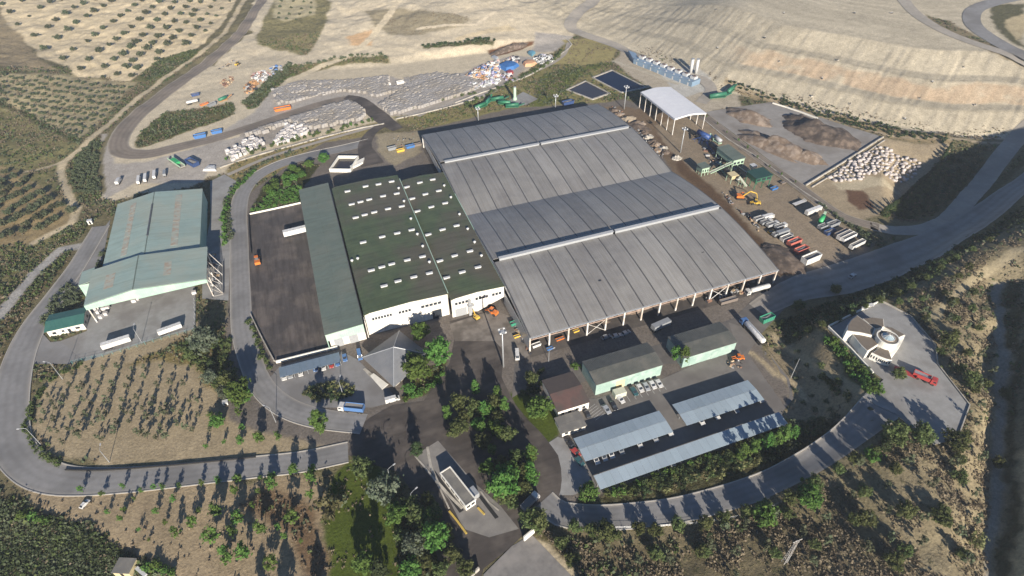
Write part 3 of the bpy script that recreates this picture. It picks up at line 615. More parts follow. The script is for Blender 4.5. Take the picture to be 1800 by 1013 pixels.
M_MGREEN = mat('weathered green roof sheet', (.135,.165,.135), (.115,.143,.118), .3, .55, .03, stripes=(0, .5, .93), streak=((.08,.9,.05), .82), c3=(.15,.168,.135), scale3=.06)
M_PGREEN = mat('pale green cladding', (.32,.46,.37), (.27,.40,.32), .5, .6, .02, stripes=(0, .8, .93), c3=(.36,.46,.38), scale3=.2)
M_HALL = mat('grey green hall roof sheet', (.28,.36,.325), (.245,.32,.29), .25, .5, .03, stripes=(1, .6, .93), streak=((.06,.9,.05), .85), c3=(.30,.345,.295), scale3=.06, rnd=.05)
M_BEIGE = mat('rust stained rooflight', (.35,.32,.26), (.27,.32,.28), .9, .6, c3=(.3,.24,.18), scale3=.4)
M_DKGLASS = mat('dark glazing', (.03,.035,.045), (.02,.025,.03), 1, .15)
M_FLOOR = mat('shed floor', (.10,.085,.072), (.07,.06,.052), .3, .9, c3=(.05,.042,.038), scale3=.1)
M_GALV = mat('galvanised metal', (.42,.43,.44), (.34,.35,.36), 2, .4, metal=.3)
M_WVENT = mat('white roof vent', (.52,.52,.51), (.4,.4,.4), 2, .5)

# ---- the big grey shed: two shallow vaults side by side, open at the near side
U0, U1, V0, V1 = 60.5, 178.3, 153.0, 335.0
NB = 14; BW = (U1-U0)/NB
shed = thing('industrial_shed', 'huge grey double-vaulted shed roof on white columns with open near side', 'shed', ((U0+U1)/2, (V0+V1)/2, 0))
def arch(t, z0, z1): return z0+(z1-z0)*(1-(1-t)**1.75)
spans = [(V0, 198, 8.4, 13.2), (242.5, 198, 8.6, 13.2), (242.5, 290, 8.6, 13.0), (V1, 290, 8.4, 13.0)]
for si, (va, vb, z0, z1) in enumerate(spans):
    for b in range(NB):
        mb = MB(); x0 = U0+b*BW+.28; x1 = U0+(b+1)*BW-.28; n = 7
        dz = random.uniform(-.02, .02)
        e = vb-(1.1 if vb > va else -1.1)
        for k in range(n+1):
            t = k/n; v = va+(e-va)*t; z = arch(t*.975, z0, z1)+dz
            mb.v += [(x0, v, z), (x1, v, z), (x1, v, z-.25), (x0, v, z-.25)]
        flip = vb < va
        for k in range(n):
            a = k*4; q = [(a, a+1, a+5, a+4), (a+1, a+2, a+6, a+5), (a+2, a+3, a+7, a+6), (a+3, a, a+4, a+7)]
            mb.f += [f[::-1] if flip else f for f in q]; mb.m += [0]*4
        mb.f += [(0, 3, 2, 1), (n*4, n*4+1, n*4+2, n*4+3)]; mb.m += [0, 0]
        obj('roof_panel', mb, M_GREY, shed)
    for b in range(NB+1):
        mb = MB(); n = 7; x = U0+b*BW; e = vb-(1.1 if vb > va else -1.1)
        for k in range(n+1):
            t = k/n; v = va+(e-va)*t; z = arch(t*.975, z0, z1)-.08
            mb.v += [(x-.3, v, z), (x+.3, v, z), (x+.3, v, z-.3), (x-.3, v, z-.3)]
        for k in range(n):
            a = k*4; mb.f += [(a, a+1, a+5, a+4), (a+1, a+2, a+6, a+5), (a+2, a+3, a+7, a+6), (a+3, a, a+4, a+7)]; mb.m += [0]*4
        obj('skylight_strip', mb, M_GREYD, shed)
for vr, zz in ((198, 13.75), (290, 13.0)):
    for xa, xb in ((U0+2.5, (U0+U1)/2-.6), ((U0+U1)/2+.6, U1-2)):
        mb = MB(); mb.box(xa, xb, vr-1.0, vr-.85, zz-.7, zz+.75).box(xa, xb, vr+.85, vr+1.0, zz-.7, zz+.75)
        n_ = int((xb-xa)/2.1)
        for k in range(n_+1): mb.box(xa+k*(xb-xa)/n_-.05, xa+k*(xb-xa)/n_+.05, vr-.84, vr+.84, zz-.1, zz+.7)
        mb.hexa([(xa-.2, vr-1.35, zz+.78), (xb+.2, vr-1.35, zz+.78), (xb+.2, vr, zz+1.05), (xa-.2, vr, zz+1.05)], [(xa-.2, vr-1.35, zz+.86), (xb+.2, vr-1.35, zz+.86), (xb+.2, vr, zz+1.13), (xa-.2, vr, zz+1.13)])
        obj('ridge_ventilator', mb, M_GALV, shed); mb = MB()
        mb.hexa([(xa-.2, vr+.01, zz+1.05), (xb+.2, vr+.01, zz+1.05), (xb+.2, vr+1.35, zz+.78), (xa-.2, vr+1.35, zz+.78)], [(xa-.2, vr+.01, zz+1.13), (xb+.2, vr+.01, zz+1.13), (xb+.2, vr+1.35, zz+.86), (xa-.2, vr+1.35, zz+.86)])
        obj('ridge_shadow_slab', mb, M_DKGLASS if vr == 198 else M_GREYD, shed)  # far half of the cap coloured dark as the shadow band behind the ventilator
mb = MB(); mb.box(U0, U1, 241.9, 243.1, 8.25, 8.42); obj('valley_gutter', mb, M_GALV, shed)
mb = MB(); mb.box(U0-.1, U1+.1, V0-.55, V0-.02, 8.0, 8.3); obj('eave_gutter', mb, M_GALV, shed)
for b in range(NB+1):
    x = U0+b*BW
    mb = MB(); mb.box(x-.32, x+.32, V0+.1, V0+.75, 0, 8.0); obj('column', mb, M_STEEL, shed)
    for v in (198, 242.5, 290, V1-.5):
        mb = MB(); mb.box(x-.3, x+.3, v-.3, v+.3, 0, 8.0); obj('column', mb, M_STEEL, shed)
for b in range(NB):
    x0 = U0+b*BW+.33; x1 = U0+(b+1)*BW-.33
    mb = MB(); mb.box(x0, x1, V0+.2, V0+.5, 7.55, 7.85).box(x0, x1, V0+.2, V0+.5, 6.2, 6.45)
    for k in range(4):
        a = x0+(x1-x0)*k/4; c_ = x0+(x1-x0)*(k+1)/4
        mb.beam((a, V0+.35, 6.4 if k % 2 else 7.6), (c_, V0+.35, 7.6 if k % 2 else 6.4), .09)
    obj('truss', mb, M_RUST, shed)
    if b in (3, 10):
        mb = MB(); mb.beam((x0, V0+.4, .3), (x1, V0+.4, 6.1), .16).beam((x1, V0+.4, .3), (x0, V0+.4, 6.1), .16); obj('cross_brace', mb, M_STEEL, shed)
# cladding of left side above the factory yard, right side verge and back wall
def gable(u, ua):
    mb = MB(); pts = []
    for va, vb, z0, z1 in spans:
        seq = [(va+(vb-va)*t, arch(t*.975, z0, z1)) for t in np.linspace(0, 1, 8)]
        pts += seq if vb > va else seq[::-1]
    for (a, za), (c_, zc) in zip(pts[:-1], pts[1:]):
        if abs(a-c_) < .01: continue
        b0, t0, t1 = (za-1.6, za-.3, zc-.3)
        mb.hexa([(ua, a, za-1.7), (u, a, za-1.7), (u, c_, zc-1.7), (ua, c_, zc-1.7)], [(ua, a, za-.26), (u, a, za-.26), (u, c_, zc-.26), (ua, c_, zc-.26)])
    return mb
obj('verge_cladding', gable(U0-.1, U0-.35), M_GALV, shed); obj('verge_cladding', gable(U1+.35, U1+.1), M_GALV, shed)
mb = MB(); mb.box(U0+.1, U0+.25, 285.5, V1-.4, 2.5, 7.6); obj('side_wall', mb, M_STEEL, shed)
mb = MB(); mb.box(U0, U1, V1-.1, V1+.1, 0, 7.9); obj('back_wall', mb, M_GALV, shed)
mb = MB(); mb.box(U0-.3, U0-.05, V0+.8, 184, 0, 6.6)
obj('side_wall', mb, M_GALV, shed)
for px, py in z2s('G', [(765,668),(775,680),(780,692),(1165,570),(1178,582)]):
    a = g(px, py, 11.0); mb = MB(); mb.box(a[0]-.6, a[0]+.6, a[1]-.45, a[1]+.45, 9.8, 11.4); obj('roof_vent', mb, M_DKGLASS, shed)
o = pave('shed_floor', [(U0-1, V0-3), (U1+1, V0-3), (U1+1, V1), (U0-1, V1)], M_FLOOR, .06)
# heaps of material under the shed roof
def heap(name, c, rx, ry, h, m, label, cat, group=None, rz=0, seed=0, res=26, lump=.22):
    z0 = hz(c[0], c[1])-.15; mb = MB(); s = random.Random(seed*7+1)
    xs = np.linspace(-1.15, 1.15, res); X, Y = np.meshgrid(xs, xs)
    r_ = np.sqrt(X**2+Y**2)*(1+.35*(vnoise(X*3+seed*5, Y*3, 1.0, seed)-.5))
    Z = np.clip(1-r_, 0, 1)**.75*h*(1+lump*2*(vnoise(X*rx, Y*ry, max(1.2, min(rx, ry)*.35), seed+3)-.5))+np.where(r_ < 1, (vnoise(X*rx, Y*ry, .9, seed+5)-.3)*lump*1.4, 0)
    keep = r_ < 1.1; ca, sa = math.cos(rz), math.sin(rz)
    for j in range(res):
        for i in range(res):
            x = X[j, i]*rx; y = Y[j, i]*ry; mb.v.append((c[0]+x*ca-y*sa, c[1]+x*sa+y*ca, z0+(Z[j, i] if Z[j, i] > 0 else -.3)))
    for j in range(res-1):
        for i in range(res-1):
            if keep[j, i] or keep[j+1, i+1] or keep[j, i+1]: a = j*res+i; mb.f.append((a, a+1, a+res+1, a+res)); mb.m.append(0)
    return solo(name, mb, m, label, cat, group, smooth=True, origin=(c[0], c[1], z0))
M_SOIL = mat('brown compost', (.075,.055,.042), (.04,.03,.025), .6, .95, .15, c3=(.14,.105,.08), scale3=.3)
M_SOIL2 = mat('dry brown mulch', (.16,.115,.08), (.09,.065,.048), .6, .95, .15, c3=(.24,.19,.15), scale3=.3)

# ---- factory: three roofs, white walls
fac = thing('factory_building', 'long factory with dark green mossy roofs and white walls beside the grey shed', 'factory', (22, 235, 0))
S1 = (-15.7, -.1, 182, 296); S2 = (1.0, 36.0, 185.5, 287.5); S3 = (36.5, 60.2, 183.0, 283.5)
def z2r(u): return np.interp(u, [0, 3.2, 20, 36], [11.4, 12.3, 12.9, 12.2])
def z3r(u): return np.interp(u, [36, 38.5, 48, 61], [10.4, 11.0, 11.6, 10.9])
def roofsheet(name, us, v0, v1, zf, m, th=.22, vsplit=1):
    for a, b in zip(us[:-1], us[1:]):
        for k in range(vsplit):
            p = v0+(v1-v0)*k/vsplit+(.02 if k else 0); q = v0+(v1-v0)*(k+1)/vsplit
            za, zb = float(zf(a)), float(zf(b)); mb = MB()
            mb.hexa([(a+.015, p, za-th), (b-.015, p, zb-th), (b-.015, q, zb-th), (a+.015, q, za-th)], [(a+.015, p, za), (b-.015, p, zb), (b-.015, q, zb), (a+.015, q, za)])
            obj(name, mb, m, fac)
roofsheet('roof_panel', [1.0, 3.2, 11.4, 20, 28, 36], S2[2]-.3, S2[3], z2r, M_DGREEN, vsplit=3)
roofsheet('roof_panel', [36.4, 38.5, 48, 60.2], S3[2]-.3, S3[3], z3r, M_DGREEN, vsplit=3)
def z1r(u): return np.interp(u, [-16, 0], [9.6, 10.6])
roofsheet('roof_panel', [-15.7, -7.9, -.1], S1[2]-.3, S1[3], z1r, M_MGREEN, vsplit=3)
def wall(name, x0, x1, y0, y1, z0, z1, m, par=None):
    mb = MB(); mb.box(x0, x1, y0, y1, z0, z1); return obj(name, mb, m, par or fac)
def wall_slope(name, x0, x1, y0, y1, z0, za, zb, m, par=None):
    mb = MB(); mb.hexa([(x0,y0,z0),(x1,y0,z0),(x1,y1,z0),(x0,y1,z0)], [(x0,y0,za),(x1,y0,zb),(x1,y1,zb),(x0,y1,za)]); return obj(name, mb, m, par or fac)
# S1 walls: pale green band over a recessed white base
wall_slope('fascia', -15.5, -.3, 182.05, 182.3, 5.6, 9.35, 10.35, M_PGREEN)
wall('wall', -14.6, -.3, 183.6, 183.9, 0, 5.6, M_WHITE); wall('wall', -15.5, -15.2, 182.4, 295.8, 0, 9.2, M_PGREEN)
wall('wall', -15.1, -.4, 295.5, 295.8, 0, 9.4, M_PGREEN)
wall('canopy_slab', -15.4, -.3, 182.4, 183.5, 5.35, 5.55, M_PGREEN)
# S2, S3 walls
mb = MB()
for a, b in ((1.1, 3.2), (3.2, 20), (20, 35.9)):
    za, zb = float(z2r(a))-.25, float(z2r(b))-.25
    mb.hexa([(a, 185.5, 0), (b, 185.5, 0), (b, 185.9, 0), (a, 185.9, 0)], [(a, 185.5, za), (b, 185.5, zb), (b, 185.9, zb), (a, 185.9, za)])
obj('wall', mb, M_WHITE, fac)
mb = MB()
for a, b in ((36.6, 38.5), (38.5, 48), (48, 60.1)):
    za, zb = float(z3r(a))-.25, float(z3r(b))-.25
    mb.hexa([(a, 183.2, 0 if a < 56 else 4.5), (b, 183.2, 0 if b < 56 else 4.5), (b, 183.6, 0 if b < 56 else 4.5), (a, 183.6, 0 if a < 56 else 4.5)], [(a, 183.2, za), (b, 183.2, zb), (b, 183.6, zb), (a, 183.6, za)])
obj('wall', mb, M_WHITE, fac)
wall('wall', .75, 1.0, 186, 287.2, 9.0, 11.5, M_DGREEN); wall('wall', 36.05, 36.35, 186, 283.3, 9.0, 11.9, M_DGREEN)
wall('wall', 1.1, 35.9, 286.9, 287.2, 0, 11.3, M_WHITE); wall('wall', 36.6, 60, 283, 283.3, 0, 10.4, M_WHITE)
wall('wall', .5, .75, 183.6, 186, 0, 10, M_WHITE)
for a, b, z0, z1, n_, yy in ((3.5, 12, 7.6, 9.0, 7, 185.5), (14.5, 20, 7.6, 9.0, 4, 185.5), (24, 33, 7.6, 9.0, 5, 185.5), (38, 44, 6.6, 8.1, 4, 183.2), (47, 53, 6.6, 8.1, 4, 183.2), (54.5, 59, 6.6, 8.1, 3, 183.2)):
    w_ = (b-a)/n_
    for k in range(n_):
        mb = MB(); mb.box(a+k*w_+.12, a+(k+1)*w_-.12, yy-.12, yy-.01, z0, z1); f = obj('window', mb, M_GALV, fac)
        mb = MB(); mb.box(a+k*w_+.25, a+(k+1)*w_-.25, yy-.16, yy-.125, z0+.12, z1-.12); obj('pane', mb, M_DKGLASS, f)
for a, b, h in ((38, 43, 4.2),): wall('roller_door', a, b, 183.0, 183.18, 0, h, M_GALV)
wall('door_recess', 28.5, 32.5, 185.2, 185.48, 0, 4.6, M_DKGLASS)
wall('side_door', -13, -9.5, 183.3, 183.58, 0, 4.4, M_GALV); wall('side_door', -7, -3.5, 183.3, 183.58, 0, 4.4, M_GALV)
# white ridge vents in rows, read off the photograph
ventpx = [(630,235),(725,212),(792,200),(860,183),(652,303),(698,292),(744,281),(816,262),(887,246),(673,373),(720,360),(770,348),(842,329),(913,313),(712,503),(812,477),(890,457),(965,437),(755,650),(810,634),(862,620),(943,598),(1022,577),(822,733),(895,710),(977,687),(1058,664)]
vent3 = [(940,208),(1008,189),(1075,172),(968,269),(1037,250),(1107,231),(995,335),(1068,317),(1140,296),(1052,458),(1127,436),(1200,414),(1113,596),(1190,573),(1270,548),(1148,684),(1230,659),(1312,632)]
def vent(px, zf):
    for a_, b_ in z2s('F', px):
        p = g(a_, b_, 12 if zf is z2r else 11); z = float(zf(p[0])); mb = MB()
        mb.box(p[0]-1.35, p[0]+1.35, p[1]-.38, p[1]+.38, z-.1, z+.42).prism([(p[0]-1.5, p[1]-.52), (p[0]+1.5, p[1]-.52), (p[0]+1.5, p[1]+.52), (p[0]-1.5, p[1]+.52)], z+.45, z+.72)
        obj('ridge_vent', mb, M_WVENT, fac)
for u, m_, z_ in ((36.22, M_PGREEN, 12.28), (60.3, M_PGREEN, 10.98), (1.0, M_PGREEN, 11.5), (-.05, M_GREYD, 10.7)):  # pale strips are trims; the dark one paints the shadow line between two roofs
    mb = MB(); mb.box(u-.16, u+.16, 183.5 if u > 40 else 186, 283.3 if u > 30 else 287.2, z_-.3, z_); obj('verge_trim_and_shadow', mb, m_, fac)
vent(ventpx, z2r); vent(vent3, z3r)
for pxs, zf in (([(897,216),(925,284),(961,376),(995,457),(1023,520),(1058,603),(683,585),(652,592)], z2r), ([(1135,200),(1170,261),(1215,350),(1258,427),(1294,496),(1330,567)], z3r)):
    for a_, b_ in z2s('F', pxs):
        p = g(a_, b_, 12.3 if zf is z2r else 11.4); z = float(zf(p[0])); mb = MB()
        mb.lathe([(.35, -.1), (.35, .4), (.65, .5), (.72, .8), (.55, 1.1), (.12, 1.25)], (p[0], p[1], z), 12); obj('turbine_vent', mb, M_WVENT, fac, smooth=True)
# silver standing duct beside the factory door, on the near wall
mb = MB(); mb.box(43.6, 45.2, 181.6, 183.0, 0, 5.5).tube((44.4, 182.3, 5.5), (44.4, 182.3, 8.3), .6, .6, 10).box(43.2, 46.0, 181.0, 183.0, 5.5, 5.8); obj('extract_duct', mb, M_GALV, fac)

# ---- left hall
hall = thing('green_hall', 'pale green gabled hall with raised open front canopy and two rusty rooflight bands', 'hall', (-85, 276, 0))
def slab(name, P, th, m, par):         # P: four corners on top, counter-clockwise
    mb = MB(); mb.hexa([(p[0], p[1], p[2]-th) for p in P], P); return obj(name, mb, m, par)
for k in range(4):
    va = 259.0+k*14.6; vb = va+14.6-.04
    slab('roof_panel', [(-105.6, va, 8.9), (-86.85, va, 12.0), (-86.85, vb, 12.0), (-105.6, vb, 8.9)], .2, M_HALL, hall)
    slab('roof_panel', [(-86.75, va, 12.0), (-64.2, va, 8.9), (-64.2, vb, 8.9), (-86.75, vb, 12.0)], .2, M_HALL, hall)
for k in range(3):
    va = 234.2+k*8.3; vb = va+8.26
    slab('roof_panel', [(-108.4, va, 10.6), (-88.65, va, 13.4), (-88.65, vb, 13.4), (-108.4, vb, 10.6)], .2, M_HALL, hall)
    slab('roof_panel', [(-88.55, va, 13.4), (-60.2, va, 10.6), (-60.2, vb, 10.6), (-88.55, vb, 13.4)], .2, M_HALL, hall)
def onl(u, a, za, b, zb): return za+(zb-za)*(u-a)/(b-a)
for k in range(9):
    va = 266+k*5.2; vb = va+4.9
    for u0, u1, f in ((-98.2, -95.4, lambda u: onl(u, -105.6, 8.9, -86.85, 12.0)), (-76.6, -73.6, lambda u: onl(u, -86.75, 12.0, -64.2, 8.9))):
        slab('rooflight', [(u0, va, f(u0)+.06), (u1, va, f(u1)+.06), (u1, vb, f(u1)+.06), (u0, vb, f(u0)+.06)], .05, M_BEIGE, hall)
for k in range(2):
    va = 241+k*5.2; vb = va+4.9
    for u0, u1, f in ((-101.5, -97.5, lambda u: onl(u, -108.4, 10.6, -88.65, 13.4)), (-77.5, -74.5, lambda u: onl(u, -88.55, 13.4, -60.2, 10.6))):
        slab('rooflight', [(u0, va, f(u0)+.06), (u1, va, f(u1)+.06), (u1, vb, f(u1)+.06), (u0, vb, f(u0)+.06)], .05, M_BEIGE, hall)
mb = MB(); mb.box(-87.15, -86.45, 276, 305, 11.9, 12.35); obj('ridge_vent', mb, M_GREYD, hall)
mb = MB(); mb.box(-87.0, -86.6, 259, 275.9, 11.95, 12.08).box(-87.0, -86.6, 305.1, 317, 11.95, 12.08); obj('ridge_cap', mb, M_MGREEN, hall)
mb = MB(); mb.box(-88.8, -88.4, 234.2, 259.1, 13.3, 13.5); obj('ridge_cap', mb, M_MGREEN, hall)
for u0, u1, za, zb in ((-108.4, -88.6, 10.35, 13.15), (-88.6, -60.2, 13.15, 10.35)):
    mb = MB(); mb.hexa([(u0, 233.95, 8.0), (u1, 233.95, 8.0 if False else (8.6 if True else 0)), (u1, 234.15, 8.6), (u0, 234.15, 8.0)], [(u0, 233.95, za), (u1, 233.95, zb), (u1, 234.15, zb), (u0, 234.15, za)]); obj('fascia', mb, M_PGREEN, hall)
for u0, u1, za, zb in ((-108.3, -88.6, 10.35, 13.15), (-88.6, -60.3, 13.15, 10.35)):
    mb = MB(); mb.hexa([(u0, 258.9, 8.6), (u1, 258.9, 8.6), (u1, 259.05, 8.6), (u0, 259.05, 8.6)], [(u0, 258.9, za), (u1, 258.9, zb), (u1, 259.05, zb), (u0, 259.05, za)]); obj('fascia', mb, M_PGREEN, hall)
for (x0, x1, y0, y1, z1) in ((-105.4, -105.1, 259.2, 317.2, 8.7), (-64.7, -64.4, 259.2, 317.2, 8.7), (-105, -64.8, 317.0, 317.3, 8.7), (-108.3, -108.0, 250, 258.8, 10.3)):
    wall('wall', x0, x1, y0, y1, 0, z1, M_PGREEN, hall)
for v in (234.6, 241, 248, 255): wall('column', -60.9, -60.5, v, v+.45, 0, 10.35, M_STEEL, hall)
for v in (234.6, 242): wall('column', -108.1, -107.6, v, v+.45, 0, 10.3, M_STEEL, hall)
for v in (234.8, 241.2, 248.2, 255.2):
    mb = MB(); mb.beam((-56.4, v, 0), (-60.3, v, 9.8), .22).beam((-56.6, v, .2), (-60.6, v, 4.5), .12); obj('raking_strut', mb, M_STEEL, hall)
mb = MB(); mb.box(-60.3, -56.4, 234.2, 258.6, .02, .5).box(-56.5, -56.2, 234.2, 258.6, .5, 1.4); obj('loading_kerb', mb, M_CONC, hall)
for v in range(241, 259, 7):
    mb = MB()
    for k in range(8):
        a = -108+k*5.95; b = a+5.95; za = float(np.interp(a, [-108, -88.6, -60.5], [10.3, 13.1, 10.3])); zb = float(np.interp(b, [-108, -88.6, -60.5], [10.3, 13.1, 10.3]))
        mb.beam((a, v, za-.3), (b, v, zb-.3), .1).beam((a, v, 8.8), (b, v, 8.8), .1).beam((a, v, 8.8), (b, v, zb-.3), .07)
    obj('truss', mb, M_STEEL, hall)
slab('side_roof', [(-114.2, 252.5, 8.4), (-108.5, 252.5, 9.4), (-108.5, 262.6, 9.4), (-114.2, 262.6, 8.4)], .2, M_HALL, hall)
wall('wall', -114.1, -108.6, 252.7, 252.95, 0, 8.2, M_PGREEN, hall); wall('wall', -114.1, -113.85, 253, 262.4, 0, 8.2, M_PGREEN, hall); wall('wall', -113.8, -108.6, 262.2, 262.4, 0, 8.2, M_PGREEN, hall)
mb = MB(); mb.box(-107.5, -61, 258.5, 258.75, 0, 8.5); obj('opening_shade_sheet', mb, M_DKGLASS, hall)  # solid dark sheet standing in for the shade inside the hall

# ---- small gatehouse beside the hall
M_TEAL = mat('bright teal green roof', (.05,.15,.12), (.04,.12,.10), .4, .5, .03, stripes=(0, .5, .9))
def small_building(name, label, cat, x0, x1, y0, y1, h, m_roof, m_wall, ridge=0, over=.4, roof_dir='x', win=(), doors=(), th=.18):
    """win, doors: list of (side, start, width, z0, z1); side n = near wall"""
    t = thing(name, label, cat, ((x0+x1)/2, (y0+y1)/2, 0))
    mb = MB(); mb.box(x0, x1, y0, y1, -.1, h-.02); w_ = obj('wall', mb, m_wall, t)
    ym = (y0+y1)/2; xm = (x0+x1)/2
    if roof_dir == 'x':
        slab('roof_panel', [(x0-over, y0-over, h), (x1+over, y0-over, h), (x1+over, ym-.02, h+ridge), (x0-over, ym-.02, h+ridge)], th, m_roof, t)
        slab('roof_panel', [(x0-over, ym+.02, h+ridge), (x1+over, ym+.02, h+ridge), (x1+over, y1+over, h), (x0-over, y1+over, h)], th, m_roof, t)
        if ridge > .3:
            for xx in (x0, x1-.15):
                mb = MB(); mb.add([(xx, y0, h-.03), (xx, y1, h-.03), (xx, ym, h+ridge-.2), (xx+.15, y0, h-.03), (xx+.15, y1, h-.03), (xx+.15, ym, h+ridge-.2)], [(0, 1, 2), (3, 5, 4), (0, 2, 5, 3), (1, 4, 5, 2)]); obj('gable', mb, m_wall, t)
    for side, a, w0, z0, z1 in win:
        mb = MB()
        if side == 'n': mb.box(x0+a, x0+a+w0, y0-.08, y0-.01, z0, z1)
        elif side == 'e': mb.box(x1+.01, x1+.08, y0+a, y0+a+w0, z0, z1)
        elif side == 'w': mb.box(x0-.08, x0-.01, y0+a, y0+a+w0, z0, z1)
        obj('window', mb, M_DKGLASS, t)
    for side, a, w0, z0, z1, m_ in doors:
        mb = MB(); mb.box(x0+a, x0+a+w0, y0-.1, y0-.02, z0, z1); obj('door', mb, m_, t)
    return t
small_building('gatehouse', 'small white gatehouse with deep green pitched roof on the road bend', 'house', -125.2, -111.6, 231.8, 241.8, 3.7, M_TEAL, M_WHITE, 1.0, .6,
    win=[('n', 1.5, 1.4, 1.0, 2.2), ('n', 5.0, 1.0, 1.2, 2.2), ('n', 10.2, 1.6, 1.2, 2.2), ('e', 2, 1.4, 1, 2.2), ('e', 6, 1.4, 1, 2.2)], doors=[('n', 7.2, 1.1, 0, 2.2, M_DKGLASS)])
M_DKROOF = mat('dark lichen roof sheet', (.095,.098,.085), (.07,.072,.063), .3, .7, .04, stripes=(0, .6, .92), c3=(.12,.115,.098), scale3=.12)
M_GWALL = mat('mint green sheet wall', (.27,.375,.325), (.23,.325,.285), .5, .6, .03, stripes=(0, .5, .9), c3=(.33,.42,.37), scale3=.3)
M_BRN = mat('red brown tile roof', (.135,.075,.062), (.10,.058,.05), .5, .8, .03, stripes=(0, .4, .88), c3=(.085,.065,.055), scale3=.15)
M_BRN2 = mat('dark brown tile roof', (.095,.072,.06), (.075,.058,.05), .5, .8, .03, stripes=(0, .4, .9))
M_YEL = mat('cream sliding door', (.55,.46,.26), (.5,.42,.25), 1, .7)
small_building('green_workshop', 'mint green walled workshop with dark ridged roof and cream door', 'workshop', 75.4, 103.2, 123.9, 135.8, 6.3, M_DKROOF, M_GWALL, .9, .3, doors=[('n', 8.5, 3.6, 0, 4.2, M_YEL), ('n', 15, 3.6, 0, 4.2, M_GWALL)])
small_building('green_store', 'mint green walled store with dark roof at the far end of the parking yard', 'store', 112.9, 136.8, 124.2, 135.9, 5.9, M_DKROOF, M_GWALL, .8, .3, doors=[('n', 3, 3.6, 0, 4.2, M_GWALL), ('n', 13, 3.6, 0, 4.2, M_GWALL)])
rb = small_building('office_building', 'low white office with brown tiled roof beside the big round tree', 'office', 58.2, 70.4, 119.2, 134.2, 4.1, M_BRN, M_WHITE, .9, .3, win=[('n', 1.2, 1.2, 1.2, 2.4), ('n', 4, 1.2, 1.2, 2.4), ('n', 7, 1.2, 1.2, 2.4), ('n', 9.6, 1.2, 1.2, 2.4), ('e', 2, 1.5, 1.2, 2.4)])
for c_ in kids(rb):
    if c_.name.startswith('roof_panel') and max(v.co.y for v in c_.data.vertices) > 5: c_.data.materials.clear(); c_.data.materials.append(M_BRN2)
M_FLAT = mat('grey felt flat roof', (.15,.14,.125), (.12,.115,.105), .6, .9, c3=(.19,.175,.15), scale3=.3)
small_building('annex_building', 'small flat grey roofed white annex at the corner of the lawn', 'annex', 56.4, 65.4, 111.2, 117.6, 2.7, M_FLAT, M_WHITE, .05, .35, win=[('n', 1, 1.2, 1, 2), ('n', 3.2, 1.2, 1, 2), ('n', 6.2, 1.2, 1, 2)])
mb = MB(); mb.box(81.6, 86.2, 119.6, 122.4, 0, 2.3); bx = solo('site_cabin', mb, mat('cream cabin paint', (.5,.5,.4), (.42,.42,.33), 1, .6), 'small cream cabin with flat roof against the green workshop wall', 'cabin')

# ---- carports
M_CPORT = mat('pale blue grey carport sheet', (.29,.345,.385), (.26,.315,.355), .4, .42, .03, stripes=(0, .45, .92), c3=(.30,.36,.40), scale3=.1, rnd=.06)
def carport(label, x0, x1, y0, y1, n, double=True, h=2.7):
    t = thing('carport', label, 'carport', ((x0+x1)/2, (y0+y1)/2, 0), group=None)
    w_ = (x1-x0)/n; ym = (y0+y1)/2
    for k in range(n):
        a, b = x0+k*w_+.02, x0+(k+1)*w_-.02
        if double:
            slab('roof_panel', [(a, y0, h-.05), (b, y0, h-.05), (b, ym-.05, h+.32), (a, ym-.05, h+.32)], .07, M_CPORT, t)
            slab('roof_panel', [(a, ym+.05, h+.32), (b, ym+.05, h+.32), (b, y1, h-.05), (a, y1, h-.05)], .07, M_CPORT, t)
        else: slab('roof_panel', [(a, y0, h-.1), (b, y0, h-.1), (b, y1, h+.3), (a, y1, h+.3)], .07, M_CPORT, t)
    for k in range(n+1):
        x = min(max(x0+k*w_, x0+.3), x1-.3)
        mb = MB(); mb.box(x-.07, x+.07, ym-.07, ym+.07, 0, h-.1).beam((x, ym, 1.5), (x, y0+.4, h-.22), .05); obj('post', mb, M_GALV, t)
    return t
carport('pale blue double carport on the left, next to the office building', 59.0, 92.8, 98.0, 107.7, 12)
carport('pale blue double carport on the right, streaked by tree shadows', 98.6, 131.3, 98.6, 108.4, 12)
carport('long narrow pale blue carport along the lower hedge', 59.2, 132.4, 87.0, 92.0, 26, False)
# ================================================================ smaller structures
M_SLATE = mat('grey slate roof', (.155,.16,.17), (.125,.13,.14), .6, .55, .03, stripes=(0, .45, .9), c3=(.17,.17,.175), scale3=.15)
M_FABRIC = mat('white canopy sheet', (.66,.66,.67), (.6,.6,.62), .3, .6, .02, stripes=(1, 1.0, .96))
M_CWALL = mat('pale concrete wall', (.42,.39,.34), (.34,.31,.27), .5, .9, c3=(.26,.24,.2), scale3=.3)
M_BLUE = mat('blue grey container paint', (.19,.27,.36), (.16,.23,.31), .6, .5, stripes=(0, .3, .9), rnd=.1)
M_POND = mat('dark pond water', (.008,.014,.035), (.006,.01,.025), .3, .08)
M_POND.node_tree.nodes['Principled BSDF'].inputs['Specular IOR Level'].default_value = .12
M_LEACH = mat('brown sludge water', (.035,.026,.02), (.025,.018,.014), .4, .25)
M_BRICK = mat('brown pebble roof', (.165,.135,.105), (.135,.11,.085), .8, .9, .02, stripes=(1, .5, .93))
M_WRENDER = mat('white render', (.72,.69,.62), (.62,.59,.52), .5, .8)
M_GLASS = mat('pale roof glass', (.30,.38,.42), (.2,.28,.33), 1, .1)
M_GMACH = mat('green machine paint', (.03,.16,.09), (.02,.11,.06), 1.5, .5, rnd=.2)
M_PMACH = mat('pale green machine paint', (.36,.50,.36), (.28,.38,.28), 1.5, .5)
